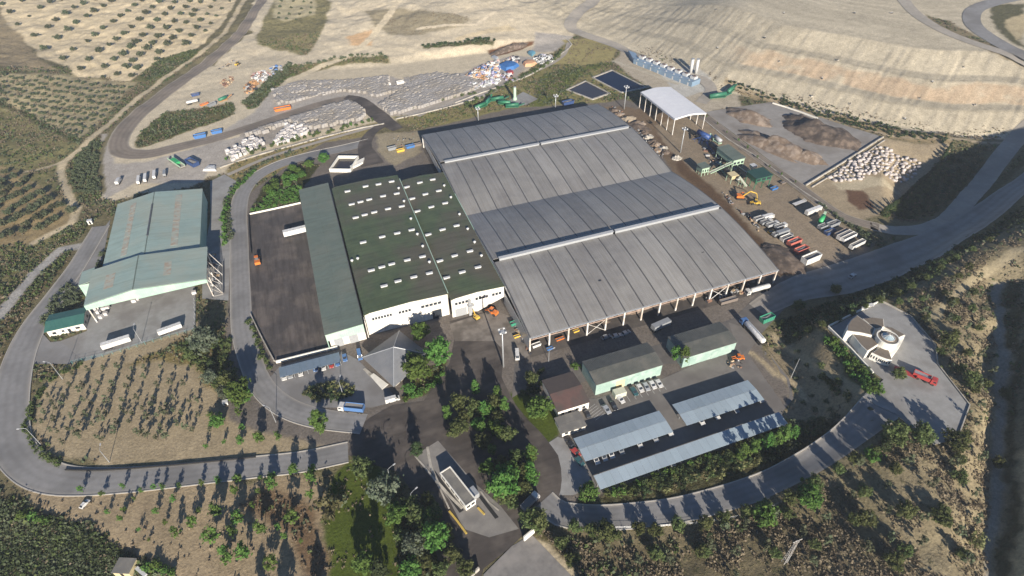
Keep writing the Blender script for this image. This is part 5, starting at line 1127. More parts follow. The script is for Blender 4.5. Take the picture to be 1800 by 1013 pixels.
def car(m, van=False):
    t = thing('parked_car', 'car', 'car'); L_, Hh = (4.3, 1.45) if not van else (5.2, 2.1)
    if van: prof = [(-2.6,.35),(2.5,.35),(2.6,.9),(2.0,1.15),(1.3,2.0),(-2.55,2.1)]; g1 = [(1.35,1.95),(1.95,1.2),(1.2,1.2),(.9,1.95)]
    else: prof = [(-2.1,.35),(2.15,.35),(2.2,.75),(1.15,.92),(.45,1.42),(-1.2,1.45),(-1.95,1.0),(-2.15,.8)]
    lobj('body', extr(prof, -.88, .88, lambda z: .14*max(0, z-.8)), m, t)
    if van: lobj('windscreen', extr([(1.36,1.98),(2.06,1.14),(2.1,1.14),(1.42,2.0)], -.7, .7), M_DKGLASS, t); lobj('side_window', extr([(1.1,1.3),(1.6,1.3),(1.25,1.85),(.9,1.85)], -.86, .86), M_DKGLASS, t)
    else:
        lobj('windscreen', extr([(.44,1.43),(1.12,.94),(1.18,.97),(.5,1.46)], -.72, .72), M_DKGLASS, t); lobj('rear_window', extr([(-1.22,1.47),(-1.9,1.06),(-1.95,1.1),(-1.27,1.49)], -.7, .7), M_DKGLASS, t)
        lobj('side_window', extr([(.9,.97),(.42,1.34),(-1.15,1.36),(-1.7,1.0)], -.86, .86, lambda z: .14*max(0, z-.8)), M_DKGLASS, t)
    wheels(t, (-1.35, 1.35), .8, .33, .2)
    for s_ in (-1, 1): mb = MB(); mb.box(2.16, 2.22, s_*.6-.18, s_*.6+.18, .62, .78); lobj('headlight', mb, M_WVENT, t)
    return Kind(t)
def cabin_parts(t, x0, m, h=2.9, w_=1.22, long_=2.1):
    lobj('cab', extr([(x0,.7),(x0+long_,.7),(x0+long_+.05,1.5),(x0+long_-.25,h-.1),(x0+long_-.6,h),(x0,h)], -w_, w_), m, t)
    lobj('windscreen', extr([(x0+long_+.06,1.6),(x0+long_-.2,h-.25),(x0+long_-.16,h-.22),(x0+long_+.1,1.6)], -w_+.15, w_-.15), M_DKGLASS, t)
    lobj('side_window', extr([(x0+.8,1.75),(x0+long_-.25,1.75),(x0+long_-.4,h-.4),(x0+.8,h-.4)], -w_-.02, w_+.02), M_DKGLASS, t)
def lorry(kind, mcab, mbody, L_=8.5, h=3.2, load=None, cat='truck', name='parked_truck'):
    """kind: tanker, tipper, box, flat, skeletal; cab=None for a trailer standing alone"""
    t = thing(name, 'truck', cat); x0 = -L_/2; xc = L_/2-2.2 if mcab else L_/2
    mb = MB(); mb.box(x0, xc+(1.6 if mcab else 0), -.45, .45, .75, 1.05).box(x0, xc, -1.1, 1.1, 1.0, 1.15); lobj('chassis', mb, M_DKMETAL, t)
    if mcab: cabin_parts(t, xc, mcab)
    b1 = xc-.35
    if kind == 'tanker':
        mb = MB(); n_ = 16; xs = [(x0, .5), (x0+.25, 1.0), (x0+.6, 1.15), (b1-.6, 1.15), (b1-.25, 1.0), (b1, .5)]; b = len(mb.v)
        for x, r_ in xs:
            for i in range(n_): a = 2*math.pi*i/n_; mb.v.append((x, r_*1.05*math.cos(a), 2.25+r_*math.sin(a)))
        for k in range(len(xs)-1):
            for i in range(n_): mb.f.append((k*n_+i, k*n_+(i+1) % n_, (k+1)*n_+(i+1) % n_, (k+1)*n_+i)); mb.m.append(0)
        mb.f += [tuple(range(n_-1, -1, -1)), tuple((len(xs)-1)*n_+i for i in range(n_))]; mb.m += [0, 0]; lobj('tank', mb, mbody, t, True)
        mb = MB(); mb.box(x0+.8, b1-.8, -.25, .25, 3.36, 3.46); lobj('walkway', mb, M_GALV, t)
    elif kind in ('tipper', 'box', 'open'):
        mb = MB(); z0, z1 = 1.18, h
        if kind == 'box': mb.box(x0, b1, -1.25, 1.25, z0, z1)
        else:
            mb.box(x0, b1, -1.25, 1.25, z0, z0+.12).box(x0, b1, -1.25, -1.15, z0+.12, z1).box(x0, b1, 1.15, 1.25, z0+.12, z1).box(x0, x0+.1, -1.15, 1.15, z0+.12, z1).box(b1-.1, b1, -1.15, 1.15, z0+.12, z1)
        lobj('body', mb, mbody, t)
        if kind != 'box': mb = MB(); mb.hexa([(x0+.1,-1.14,z0+.2),(b1-.1,-1.14,z0+.2),(b1-.1,1.14,z0+.2),(x0+.1,1.14,z0+.2)], [(x0+.12,-1.13,z1-.45),(b1-.12,-1.13,z1-.3),(b1-.12,1.13,z1-.5),(x0+.12,1.13,z1-.35)]); lobj('load', mb, load or CARGO, t)
        if kind == 'box':
            mb = MB(); mb.box(x0+.1, b1-.1, -1.2, 1.2, z1+.01, z1+.05); lobj('roof', mb, load or mbody, t)
    elif kind == 'flat': mb = MB(); mb.box(x0, b1, -1.25, 1.25, 1.18, 1.32).box(b1-.15, b1, -1.2, 1.2, 1.33, 2.2); lobj('deck', mb, mbody, t)
    ws = [x0+.9, x0+2.15]+([xc+1.1, xc-1.2] if mcab else [x0+3.4])
    wheels(t, ws, 1.02, .5, .4); return Kind(t)
def skip(m, L_=5.6, w_=2.3, h=1.7, load=CARGO, name='skip_container', full=.75):
    t = thing(name, 'skip', 'skip'); a, b, e = L_/2, w_/2, .35; mb = MB()
    bot = [(-a+e, -b, .15), (a-e, -b, .15), (a-e, b, .15), (-a+e, b, .15)]; top = [(-a, -b, h), (a, -b, h), (a, b, h), (-a, b, h)]
    ib = [(-a+e+.1, -b+.1, .3), (a-e-.1, -b+.1, .3), (a-e-.1, b-.1, .3), (-a+e+.1, b-.1, .3)]; it = [(-a+.1, -b+.1, h), (a-.1, -b+.1, h), (a-.1, b-.1, h), (-a+.1, b-.1, h)]
    mb.add(bot+top+ib+it, [(0, 3, 2, 1)]+[(i, (i+1) % 4, 4+(i+1) % 4, 4+i) for i in range(4)]+[(4+i, 4+(i+1) % 4, 12+(i+1) % 4, 12+i) for i in range(4)]+[(12+i, 12+(i+1) % 4, 8+(i+1) % 4, 8+i) for i in range(4)]+[(8, 9, 10, 11)]); lobj('body', mb, m, t)
    for x in np.linspace(-a*.7, a*.7, 4):
        for s_ in (-1, 1): mb = MB(); mb.box(x-.06, x+.06, s_*(b+.04)-.04, s_*(b+.04)+.04, .2, h-.05); lobj('rib', mb, m, t)
    if load: mb = MB(); z = h*full; mb.add([(-a+.4,-b+.12,z),(a-.4,-b+.12,z-.1),(a-.4,b-.12,z),(-a+.4,b-.12,z-.1),(-.4,.1,z+.35),(.6,-.2,z+.25)], [(0,1,5,4),(1,2,5),(2,3,4,5),(3,0,4)]); lobj('load', mb, load, t)
    return Kind(t)
def excavator(m, m2=None, long_=1.0):
    t = thing('excavator', 'excavator', 'excavator'); m2 = m2 or m
    for s_ in (-1, 1): lobj('track', extr([(-1.9,.1),(1.9,.1),(2.15,.5),(1.9,.95),(-1.9,.95),(-2.15,.5)], s_*1.15-.3, s_*1.15+.3), M_DKMETAL, t)
    mb = MB(); mb.tube((0,0,.7),(0,0,1.2),.7,.7,10); lobj('turntable', mb, M_DKMETAL, t)
    lobj('house', extr([(-2.3,1.2),(1.2,1.2),(1.2,1.9),(-.4,2.3),(-2.1,2.3),(-2.4,1.9)], -1.35, 1.35), m, t)
    lobj('cab', extr([(.0,2.0),(1.35,1.9),(1.45,2.5),(1.1,3.1),(.0,3.1)], .35, 1.3), M_DKGLASS, t); mb = MB(); mb.box(-.02, 1.15, .33, 1.32, 3.11, 3.2); lobj('cab_roof', mb, m, t)
    b = [(.8, -.3, 1.9), (3.0*long_, -.3, 4.6), (5.6*long_, -.3, 3.6)]; mb = MB(); mb.tube(b[0], b[1], .34, .3, 4).tube(b[1], b[2], .3, .22, 4); lobj('boom', mb, m2, t)
    mb = MB(); mb.tube(b[2], (6.4*long_, -.3, .9), .24, .16, 4); lobj('arm', mb, m2, t)
    lobj('bucket', extr([(6.1*long_,.9),(6.8*long_,.8),(6.9*long_,.1),(6.2*long_,.05),(5.9*long_,.4)], -.85, .25), M_DKMETAL, t); return Kind(t)
def loader(m):
    t = thing('wheel_loader', 'loader', 'wheel loader'); lobj('body', extr([(-3.0,.8),(-.3,.8),(-.3,1.9),(-2.9,2.0)], -1.1, 1.1), m, t); lobj('cab', extr([(-.9,1.9),(.7,1.5),(.6,3.2),(-.8,3.2)], -.75, .75), M_DKGLASS, t)
    mb = MB(); mb.box(-.85, .65, -.8, .8, 3.21, 3.32); lobj('cab_roof', mb, m, t); mb = MB(); mb.box(-.3, 1.9, -.6, .6, .8, 1.4); lobj('front_frame', mb, m, t)
    for s_ in (-.6, .6): mb = MB(); mb.tube((1.0, s_, 1.8), (3.2, s_, .8), .16, .14, 4); lobj('arm', mb, m, t)
    lobj('bucket', extr([(3.1,.15),(4.2,.1),(4.25,.3),(3.35,.9),(3.1,1.2)], -1.4, 1.4), M_DKMETAL, t); wheels(t, (-2.0, 1.3), 1.05, .75, .55); return Kind(t)
def heading(k, a, b):
    p, q = [g(*c_) for c_ in z2s(k, [a, b])]; return math.atan2(q[1]-p[1], q[0]-p[0])
def put(K, k, xy, rz, label, z=None, sc=1.0, dz=.09, group=None):
    p = atc(k, [xy])[0] if z is None else g(*z2s(k, [xy])[0], z); return K.put((p[0], p[1], p[2]+dz), rz, label, group, sc)

cars = {n_: car(m_) for n_, m_ in dict(white=WHITE, red=RED, teal=TEALV, silver=SILV, black=BLACKV, blue=BLUEV, grey=GREYV).items()}
vans = {n_: car(m_, True) for n_, m_ in dict(white=WHITE, blue=BLUEV).items()}
hp = R(90)
for n_, xy, rz, lb in [('teal', (668,532), -hp+.05, 'dark teal car, leftmost of the row in front of the green workshop'), ('white', (694,517), -hp, 'white car with dark roof glass, second in the row before the green workshop'),
    ('silver', (722,510), -hp-.05, 'silver green car, middle of the row before the green workshop'), ('white', (750,502), -hp, 'white car, fourth in the row before the green workshop'), ('white', (778,496), -hp, 'white car, rightmost of the row before the green workshop'),
    ('white', (607,566), -hp+.15, 'white car parked alone below the cream cabin'), ('silver', (546,612), -hp+.1, 'silver car beside the marked bay near the office annex'), ('black', (578,596), -hp, 'black car in the shade beside the cream cabin'),
    ('black', (390,772), -hp+.25, 'dark car above the red car at the left end of the carports'), ('red', (409,803), -hp+.25, 'bright red car at the left end of the carports'), ('teal', (426,842), -hp+.25, 'dark teal car below the red car by the carport end'),
    ('black', (458,630), hp, 'black car beside the white annex wall')]:
    put(cars[n_], 'K', xy, rz, lb)
for n_, xy, lb in [('white', (500,838), 'white car nose under the left carport, leftmost'), ('silver', (535,824), 'silver car under the left carport, second from left'), ('white', (566,812), 'white car under the left carport, third from left'), ('grey', (610,794), 'grey car under the left carport near its middle'),
    ('white', (690,764), 'white car under the left carport, right of the middle'), ('silver', (760,740), 'silver car under the left carport near the right end'), ('white', (826,714), 'white car at the right end of the left carport'),
    ('white', (966,666), 'white car at the left end of the right carport'), ('white', (1033,641), 'white car under the right carport, second from left'), ('silver', (1118,612), 'silver car under the right carport'), ('white', (1226,566), 'white car at the right end of the right carport'),
    ('silver', (766,886), 'silver car under the long lower carport, left one'), ('white', (838,857), 'white car under the long lower carport, middle one'), ('silver', (1325,678), 'silver car at the right end of the long lower carport')]:
    put(cars[n_], 'K', (xy[0]-3, xy[1]-5), -hp, lb)
for n_, xy, lb in [('white', (318,390), 'white car at the left end of the yard carport'), ('silver', (352,380), 'silver car, second under the yard carport'), ('white', (408,368), 'white car, third under the yard carport'), ('blue', (490,342), 'blue car under the yard carport'),
    ('white', (535,336), 'white car left of the red one under the yard carport'), ('red', (578,322), 'red car under the yard carport'), ('blue', (613,312), 'dark blue car at the right end of the yard carport')]:
    put(cars[n_], 'J', xy, -hp, lb)
put(cars['blue'], 'J', (654,287), -hp, 'dark blue car parked by the white loading wall'); put(vans['blue'], 'J', (737,275), -hp, 'dark van beside the left corner of the pyramid roof')
put(vans['white'], 'J', (920,522), 0, 'white van with dark windows parked at the kerb below the pyramid roof', sc=1.05)
put(vans['white'], 'K', (150,372), -hp-.3, 'white pickup van right of the floodlight mast')
put(cars['silver'], 'K', (590,285), 0, 'silver car in the shade under the shed edge, left one'); put(cars['silver'], 'K', (632,272), .2, 'silver car in the shade under the shed edge, right one'); put(cars['grey'], 'K', (545,290), .1, 'grey car in the shade below the shed cross brace')
put(cars['white'], 'L', (500,68), .3, 'white car driving alone on the shaded road')
put(cars['white'], 'S', (150,888), .9, 'small white vehicle on the dry slope below the left bend', sc=.75)
TK = dict(tankw=lorry('tanker', WHITE, WHITE, 13), tankb=lorry('tanker', BLUEV, WHITE, 14), tip=lorry('tipper', WHITE, BLUEV, 9.6, 3.1), boxw=lorry('box', None, WHITE, 12.5, 3.7, cat='trailer', name='box_trailer'),
    openw=lorry('open', None, WHITE, 11.5, 3.5, cat='trailer', name='open_trailer'), openb=lorry('open', None, BROWNC, 11, 3.2, cat='trailer', name='open_trailer'), flat=lorry('flat', None, WHITE, 10, cat='trailer', name='flat_trailer'),
    tw=lorry('tipper', WHITE, SILV, 8.5, 2.9), tg=lorry('tipper', WHITE, GREYV, 8, 2.8), bx=lorry('box', WHITE, WHITE, 8, 3.3), redt=lorry('tipper', RED, RED, 8.5, 2.8, GREYV), redtr=lorry('flat', None, RED, 9, cat='trailer', name='flat_trailer'), bxs=lorry('box', None, GREYV, 9, 3.4, cat='trailer', name='box_trailer'), tankt=lorry('tanker', None, WHITE, 10, cat='trailer', name='tank_trailer'))
put(TK['tip'], 'S', (619,722), heading('S', (648,724), (590,718)), 'blue tipper lorry with white cab turning on the junction', sc=1.02)
put(TK['tankb'], 'S', (1321,587), heading('S', (1342,612), (1297,562)), 'long white tanker lorry with blue cab parked on the right of the yard', sc=1.05)
put(TK['tankw'], 'S', (1330,514), heading('S', (1362,510), (1318,522)), 'white tanker at the far right corner of the shed', sc=.95)
put(TK['bxs'], 'K', (788,246), .15, 'grey box trailer in the shade between the two green buildings')
put(TK['openb'], 'K', (1087,135), 0, 'grey open trailer under the right end of the shed edge', sc=.8)
put(TK['tg'], 'N', (105,412), heading('N', (60,460), (145,372)), 'dark lorry with white cab in the tree shade by the gate', sc=.9)
put(TK['boxw'], 'E', (587,922), heading('E', (527,938), (648,900)), 'white box trailer by the teal fence, left one', sc=.88); put(TK['boxw'], 'E', (849,853), heading('E', (800,868), (898,833)), 'white box trailer by the teal fence, right one', sc=.76)
put(TK['boxw'], 'F', (365,455), heading('F', (320,465), (410,443)), 'white trailer standing on the dark composting yard')
put(TK['bx'], 'E', (590,118), hp-.15, 'white lorry standing alone on the gravel behind the left hall', sc=.75)
for i, (a, b) in enumerate([(690,112), (723,102), (768,86), (818,78)]): put(TK['bxs' if i == 3 else 'boxw'], 'E', (a, b), heading('E', (0,30), (14,0)), ['first white trailer from the left behind the hall', 'second white trailer from the left behind the hall', 'third white trailer from the left behind the hall', 'grey trailer half hidden behind the hall roof'][i], sc=.62)
P2 = [('tw',(408,432),.1,'white lorry, first in the near row on the brown yard'), ('bx',(500,415),.1,'white box lorry, second in the near row on the brown yard'), ('tg',(478,470),.1,'grey lorry, third in the near row on the brown yard'), ('tw',(548,498),.1,'white cabbed lorry, fourth in the near row on the brown yard'),
 ('tw',(640,518),.1,'white lorry with grey body, fifth in the near row'), ('tg',(612,600),.1,'grey lorry in the middle of the near row'), ('bxs',(660,590),.1,'grey trailer in the middle of the near row'),
 ('flat',(850,248),.15,'white flat trailer at the top of the far row'), ('boxw',(1000,352),.15,'long white trailer second in the far row'), ('openb',(1312,600),.2,'brown grey open trailer, fourth from the end of the far row'), ('openw',(1345,625),.2,'white open trailer, left of a close pair'), ('openw',(1392,648),.2,'white open trailer, right of a close pair'), ('openw',(1484,728),.2,'last white open trailer at the corner of the yard')]
for k_, xy, rz, lb in P2: put(TK[k_], 'P2', xy, heading('P2', (0,28), (84,0))+rz-.15, lb, sc=.85)
SK = dict(white=skip(WHITE, 6.5, 2.5, 2.3), red=skip(REDC, 6.6, 2.5, 2.4), blue=skip(TARPB, 5.6), navy=skip(NAVY, 5.6), yellow=skip(YELLOW), green=skip(GREENC, 6, 2.4, 2.3), orange=skip(ORANGE, 7.5, 2.5, 1.2), grey=skip(GREYV, 6, 2.4, 2.1), big=skip(WHITE, 8.5, 3.0, 3.2), brown=skip(BROWNC, 5.5))
hd = heading('P2', (0,28), (84,0))
for c_, k, xy, lb, sc in [('white','P2',(700,645),'white skip above the two red ones',1), ('red','P2',(787,697),'upper of the two faded red skips',1.15), ('red','P2',(867,782),'lower of the two faded red skips',1.1), ('big','P2',(970,885),'big white container at the lower end of the near row',1.15), ('grey','P2',(715,620),'grey skip behind the white skip in the near row',.9),
    ('blue','P2',(570,85),'small blue skip beside the green machine house',.8), ('brown','P2',(672,20),'small dark skip on the yard edge near the brown track',.6), ('navy','P2',(1185,575),'navy container in the dark part of the far row',1.1), ('grey','P2',(1220,495),'grey container in the dark part of the far row',1.2), ('white','P2',(1182,452),'small white container behind the green machine',.6), ('grey','P2',(1110,515),'pale grey container in front of the green machine',1), ('yellow','P2',(535,567),'yellow skip in the near row',.6),
    ('blue','A',(1050,722),'left one of the two blue skips on the haul road verge',1.35), ('blue','A',(1138,698),'right one of the two blue skips on the haul road verge',1.2), ('orange','B',(290,576),'long flat orange container beside the haul road',1.5),
    ('grey','B',(862,786),'dark grey skip in the row behind the factory',.9), ('yellow','B',(906,795),'yellow skip in the row behind the factory',.9), ('blue','B',(957,775),'blue skip in the row behind the factory',1), ('brown','B',(995,765),'brown skip at the right of the row behind the factory',.9),
    ('green','K',(1258,212),'green container with shadowed top beside the bank',1.1), ('green','P5',(140,60),'small green skip by the left shed wall',.7), ('orange','P5',(585,208),'orange container just under the shed edge',.5), ('yellow','P5',(745,132),'yellow container under the shed edge',.5), ('blue','P5',(485,306),'bright blue box at the foot of a shed column',.5), ('white','P5',(352,275),'white box inside the shed corner',.6), ('yellow','P5',(160,185),'yellow skip in the gap left of the shed corner',.5), ('navy','Cc',(590,548),'blue container behind the far edge of the shed',1.5), ('white','B',(838,452),'left white container on the baled waste',.8), ('white','B',(905,440),'right white container on the baled waste',.9)]:
    put(SK[c_], k, xy, hd if k in ('P2',) else .1, lb, sc=sc)
EX = dict(o=excavator(ORANGE, YELLOW, 1.2), y=excavator(YELLOW)); LD = dict(o=loader(ORANGE), y=loader(YELLOW))
put(EX['o'], 'P2', (200,190), -.45, 'orange excavator with long yellow arm on the brown yard', sc=1.1)
put(LD['y'], 'P2', (360,250), 2.6, 'yellow loading machine next to the orange excavator', sc=.9)
put(LD['o'], 'F', (160,600), 1.6, 'orange loader at the left edge of the composting yard', sc=1.1)
put(LD['o'], 'G', (362,818), 2.2, 'orange loader at the shed corner near the factory door', sc=1.0); put(EX['y'], 'G', (302,838), 1.9, 'yellow excavator standing by the factory door', sc=.7)
put(LD['o'], 'K', (1130,385), 2.8, 'orange loader at the right end of the green store', sc=.8)
# red lorry and trailer on the visitor terrace
h_ = heading('P3', (870,820), (1260,985)); put(TK['redt'], 'P3', (1170,940), h_, 'red lorry with dark bed on the visitor terrace', z=ZT, dz=.13, sc=.9); put(TK['redtr'], 'P3', (945,868), h_, 'red flat trailer parked behind the red lorry', z=ZT, dz=.13, sc=.85)
# gas wells on the landfill
for i, (a, b) in enumerate([(365,170),(430,275),(620,350),(690,270),(1110,365),(1055,440),(765,60),(745,465),(990,530),(575,430),(155,215),(150,45),(930,60),(1250,300),(450,60),(1300,470)]):
    p = atc('D', [(a, b)])[0]; t = thing('gas_well', 'small gas well on the sandy landfill', 'gas well', p, random.uniform(0, 6), 'gas wells on the landfill'); t.scale = (.62,)*3
    mb = MB(); mb.box(-1.1, 1.1, -1.0, 1.0, -.3, .35 if i % 3 else 1.0); lobj('concrete_base', mb, M_CWALL if i % 2 else M_DKMETAL, t); mb = MB(); mb.tube((0, 0, .36 if i % 3 else 1.01), (0, 0, 2.0), .35, .3, 8).tube((0, 0, 1.6), (2.2, 0, .5), .14, .14, 6); lobj('well_head', mb, M_DKMETAL if i % 2 else M_WVENT, t)
# small white things seen in the fields
def hut(k, xy, w_, d_, h, label, m, mr, rz=0, name='small_shed', cat='shed'):
    p = atc(k, [xy])[0]; t = thing(name, label, cat, p, rz); mb = MB(); mb.box(-w_/2, w_/2, -d_/2, d_/2, -.3, h); lobj('wall', mb, m, t); mb = MB(); mb.box(-w_/2-.2, w_/2+.2, -d_/2-.2, d_/2+.2, h+.01, h+.2); lobj('roof', mb, mr, t); mb = MB(); mb.box(-.45, .45, -d_/2-.07, -d_/2-.01, 0, min(2, h-.2)); lobj('door', mb, M_DKMETAL, t)
hut('I', (930,305), 1.6, 1.4, 1.3, 'small white box in the shade of the lot trees', M_WRENDER, M_WVENT); hut('E', (450,318), 2, 1.6, 2, 'small white hut beside the upper end of the left road', M_WRENDER, M_WVENT)
hut('I', (525,985), 5.0, 4.2, 2.4, 'small hut with grey roof and yellow edge at the bottom left', M_YEL, M_FLAT, -.4); hut('P3', (465,95), 1.6, 1.2, .8, 'left white block on the edge of the visitor terrace', M_WRENDER, M_WVENT); hut('P3', (540,60), 1.6, 1.2, .8, 'right white block on the edge of the visitor terrace', M_WRENDER, M_WVENT)
p = atc('I', [(585,1000)])[0]; mb = MB(); mb.obox((p[0], p[1], p[2]+.8), (4.5, 1.0, .7), rz=-.9); solo('white_boom', mb, M_WVENT, 'white boom lying beside the hut with the yellow edge', 'boom')

# ---- sorting plant right of the shed
def gp1(a, b, z=0): return g(*z2s('P1', [(a, b)])[0], z)
def conveyor(p0, p1, w_, label, m=M_PMACH):
    t = thing('conveyor', label, 'conveyor', (p0[0], p0[1], 0)); d = (Vector(p1)-Vector(p0)); sd_ = Vector((-d.y, d.x, 0)).normalized()*w_/2
    a, b = Vector(p0), Vector(p1); up = Vector((0, 0, .5))
    for s_ in (-1, 1):
        mb = MB(); mb.hexa([tuple(a+sd_*s_*1.1), tuple(b+sd_*s_*1.1), tuple(b+sd_*s_), tuple(a+sd_*s_)][::s_], [tuple(v+up) for v in [a+sd_*s_*1.1, b+sd_*s_*1.1, b+sd_*s_, a+sd_*s_]][::s_]); obj('side_frame', mb, m, t)
    mb = MB(); mb.add([tuple(a-sd_+up*.6), tuple(b-sd_+up*.6), tuple(b+sd_+up*.6), tuple(a+sd_+up*.6)], [(0, 1, 2, 3)]); obj('belt', mb, M_CWALL, t)
    for q in (.25, .6, .9):
        c_ = a.lerp(b, q)
        for s_ in (-1, 1):
            if c_.z > 1: mb = MB(); mb.beam(tuple(c_+sd_*s_), (c_.x+sd_.x*s_, c_.y+sd_.y*s_, 0), .12); obj('leg', mb, m, t)
def frame_house(name, label, x0, x1, y0, y1, zb, h, m_roof, m_body, legs=True, body_from=None, ridge=0):
    t = thing(name, label, 'machine house', ((x0+x1)/2, (y0+y1)/2, 0)); bf = body_from if body_from is not None else zb
    mb = MB(); mb.box(x0, x1, y0, y1, bf, h); obj('housing', mb, m_body, t)
    mb = MB(); ym = (x0+x1)/2; mb.hexa([(x0-.4, y0-.4, h+.02), (x1+.4, y0-.4, h+.02), (x1+.4, y1+.4, h+.02), (x0-.4, y1+.4, h+.02)], [(x0-.4, y0-.4, h+.2), (x1+.4, y0-.4, h+.6), (x1+.4, y1+.4, h+.6), (x0-.4, y1+.4, h+.2)]); obj('roof', mb, m_roof, t)
    if legs:
        nx_ = 3; ny_ = max(3, int((y1-y0)/4))
        for i in range(nx_):
            for j in range(ny_):
                x = x0+.2+(x1-x0-.4)*i/(nx_-1); y = y0+.2+(y1-y0-.4)*j/(ny_-1); mb = MB(); mb.box(x-.15, x+.15, y-.15, y+.15, 0, bf-.01); obj('leg', mb, m_body, t)
    for j in range(3):
        w_ = (x1-x0)/3; mb = MB(); mb.box(x0+j*w_+.4, x0+(j+1)*w_-.4, y0-.06, y0-.01, bf+.5, min(h-.4, bf+1.9)); obj('window', mb, M_DKGLASS, t)
    return t
frame_house('sorting_house', 'long dark green sorting house on legs beside the brown track', 219.0, 226.4, 242.5, 258.5, 3.6, 7.0, M_MGREEN, M_PMACH)
frame_house('sorting_house', 'dark green roofed sorting house on pale green legs at the near end', 218.6, 228.6, 221.4, 229.6, 4.6, 7.0, paintm('deep green roof sheet', (.02,.06,.045), .5), M_GMACH)
A = gp1(310, 700, 4.5)
frame_house('feed_house', 'small pale green feed hut at the low end of the conveyor', A[0]-2.5, A[0]+2.2, A[1]-2.6, A[1]+2.6, 2.0, 5.0, M_MGREEN, M_PMACH)
conveyor(gp1(400, 800, 1.5), gp1(755, 635, 5.2), 1.6, 'long pale conveyor rising from the feed hut to the sorting house')
conveyor(gp1(950, 1000, 1.0), gp1(840, 860, 5.0), 1.3, 'steep conveyor left of the near sorting house'); conveyor(gp1(820, 700, 2), gp1(960, 800, 5.5), 1.3, 'dark conveyor linking the two sorting houses', M_DKMETAL)
conveyor(gp1(150, 300, .8), gp1(330, 250, 6.0), 1.3, 'dark blue conveyor at the far end of the sorting plant', M_BMACH)
def hopper(c_, w_, z0, z1, label, m, m2):
    t = thing('hopper', label, 'hopper', (c_[0], c_[1], 0)); a = w_/2; b = a*.45
    mb = MB(); mb.hexa([(-b, -b, z0), (b, -b, z0), (b, b, z0), (-b, b, z0)], [(-a, -a, z1), (a, -a, z1), (a, a, z1), (-a, a, z1)]); lobj('funnel', mb, m, t)
    mb = MB(); mb.box(-a-.1, a+.1, -a-.1, a+.1, z1+.01, z1+.25); lobj('top_rim', mb, m, t)
    for sx in (-1, 1):
        for sy in (-1, 1): mb = MB(); mb.box(sx*a*.9-.1, sx*a*.9+.1, sy*a*.9-.1, sy*a*.9+.1, 0, z1-.1); lobj('leg', mb, m2, t)
hopper(gp1(730, 880, 2), 4.6, 2.0, 4.8, 'cream hopper on pale green legs in front of the sorting plant', M_YEL, M_PMACH)
hopper(gp1(1040, 715, 4), 3.0, 2.6, 5.5, 'white hopper behind the near sorting house', M_WVENT, M_PMACH)
def drum(c_, rz, L_, r_, zc_, label, m, m2, name='trommel_screen', cat='trommel'):
    t = thing(name, label, cat, (c_[0], c_[1], hz(c_[0], c_[1])), rz); mb = MB(); mb.tube((-L_/2, 0, zc_-.4), (L_/2, 0, zc_+.4), r_, r_, 14); lobj('drum', mb, m, t, True)
    for x in (-L_*.4, L_*.4):
        for s_ in (-1, 1): mb = MB(); mb.beam((x, s_*r_, 0), (x, s_*r_*.8, zc_), .16); lobj('leg', mb, m2, t)
    mb = MB(); mb.box(-L_/2, L_/2, -r_*.9, r_*.9, .4, .8); lobj('frame', mb, m2, t)
    mb = MB(); mb.hexa([(L_/2, -.8, 1.0), (L_/2+4, -.6, 2.6), (L_/2+4, .6, 2.6), (L_/2, .8, 1.0)], [(L_/2, -.8, 1.4), (L_/2+4, -.6, 3.0), (L_/2+4, .6, 3.0), (L_/2, .8, 1.4)]); lobj('belt', mb, m2, t)
drum(gp1(310, 240, 3), 1.9, 9, 1.6, 3.6, 'dark blue trommel under the end of the white canopy', M_BMACH, M_DKMETAL); drum(gp1(480, 450, 2), 1.6, 10, 1.7, 3.2, 'dark trommel beside the long sorting house', M_DKMETAL, M_BMACH); drum(gp1(640, 760, 2), 1.4, 8, 1.4, 2.6, 'dark screen drum beneath the long conveyor', M_DKMETAL, M_PMACH)
drum(gp1(520, 300, 2), 1.7, 6, 1.2, 2.6, 'grey screen drum at the far end of the long sorting house', M_GALV, M_PMACH)
drum(atc('P4', [(1330,720)])[0], heading('P4', (1200,740), (1420,720)), 12, 1.4, 2.4, 'green trommel machine, lower half of the pair beyond the canopy', M_GMACH, M_GMACH); drum(atc('P4', [(1510,640)])[0], heading('P4', (1400,740), (1560,610)), 10, 1.3, 2.6, 'green trommel machine, upper half of the pair beyond the canopy', M_GMACH, M_GMACH)
drum(gk('P2', [(1090,450)])[0], .6, 5, 1.2, 2.2, 'small green screening machine in the far row of the yard', paintm('bright green machine paint', (.04,.35,.12), .5), M_PMACH)
for i, (a, b, rz_, lb) in enumerate([(470,940,.3,'leftmost green machine behind the shed'), (560,880,.9,'tilted green machine left of the middle behind the shed'), (680,850,-.2,'farthest green machine behind the shed'), (770,900,-.7,'green machine right of the middle behind the shed'), (870,935,-.3,'rightmost green machine behind the shed')]):
    drum(gk('P7', [(a, b)])[0], rz_, 9, 1.1, 2.0, lb, M_GMACH, M_GMACH)
for i, (a, b, L_, lb) in enumerate([(270,430,5,'white and dark pallet load at the far edge of the yard row'), (268,433,4,'x')][:1]):
    pass

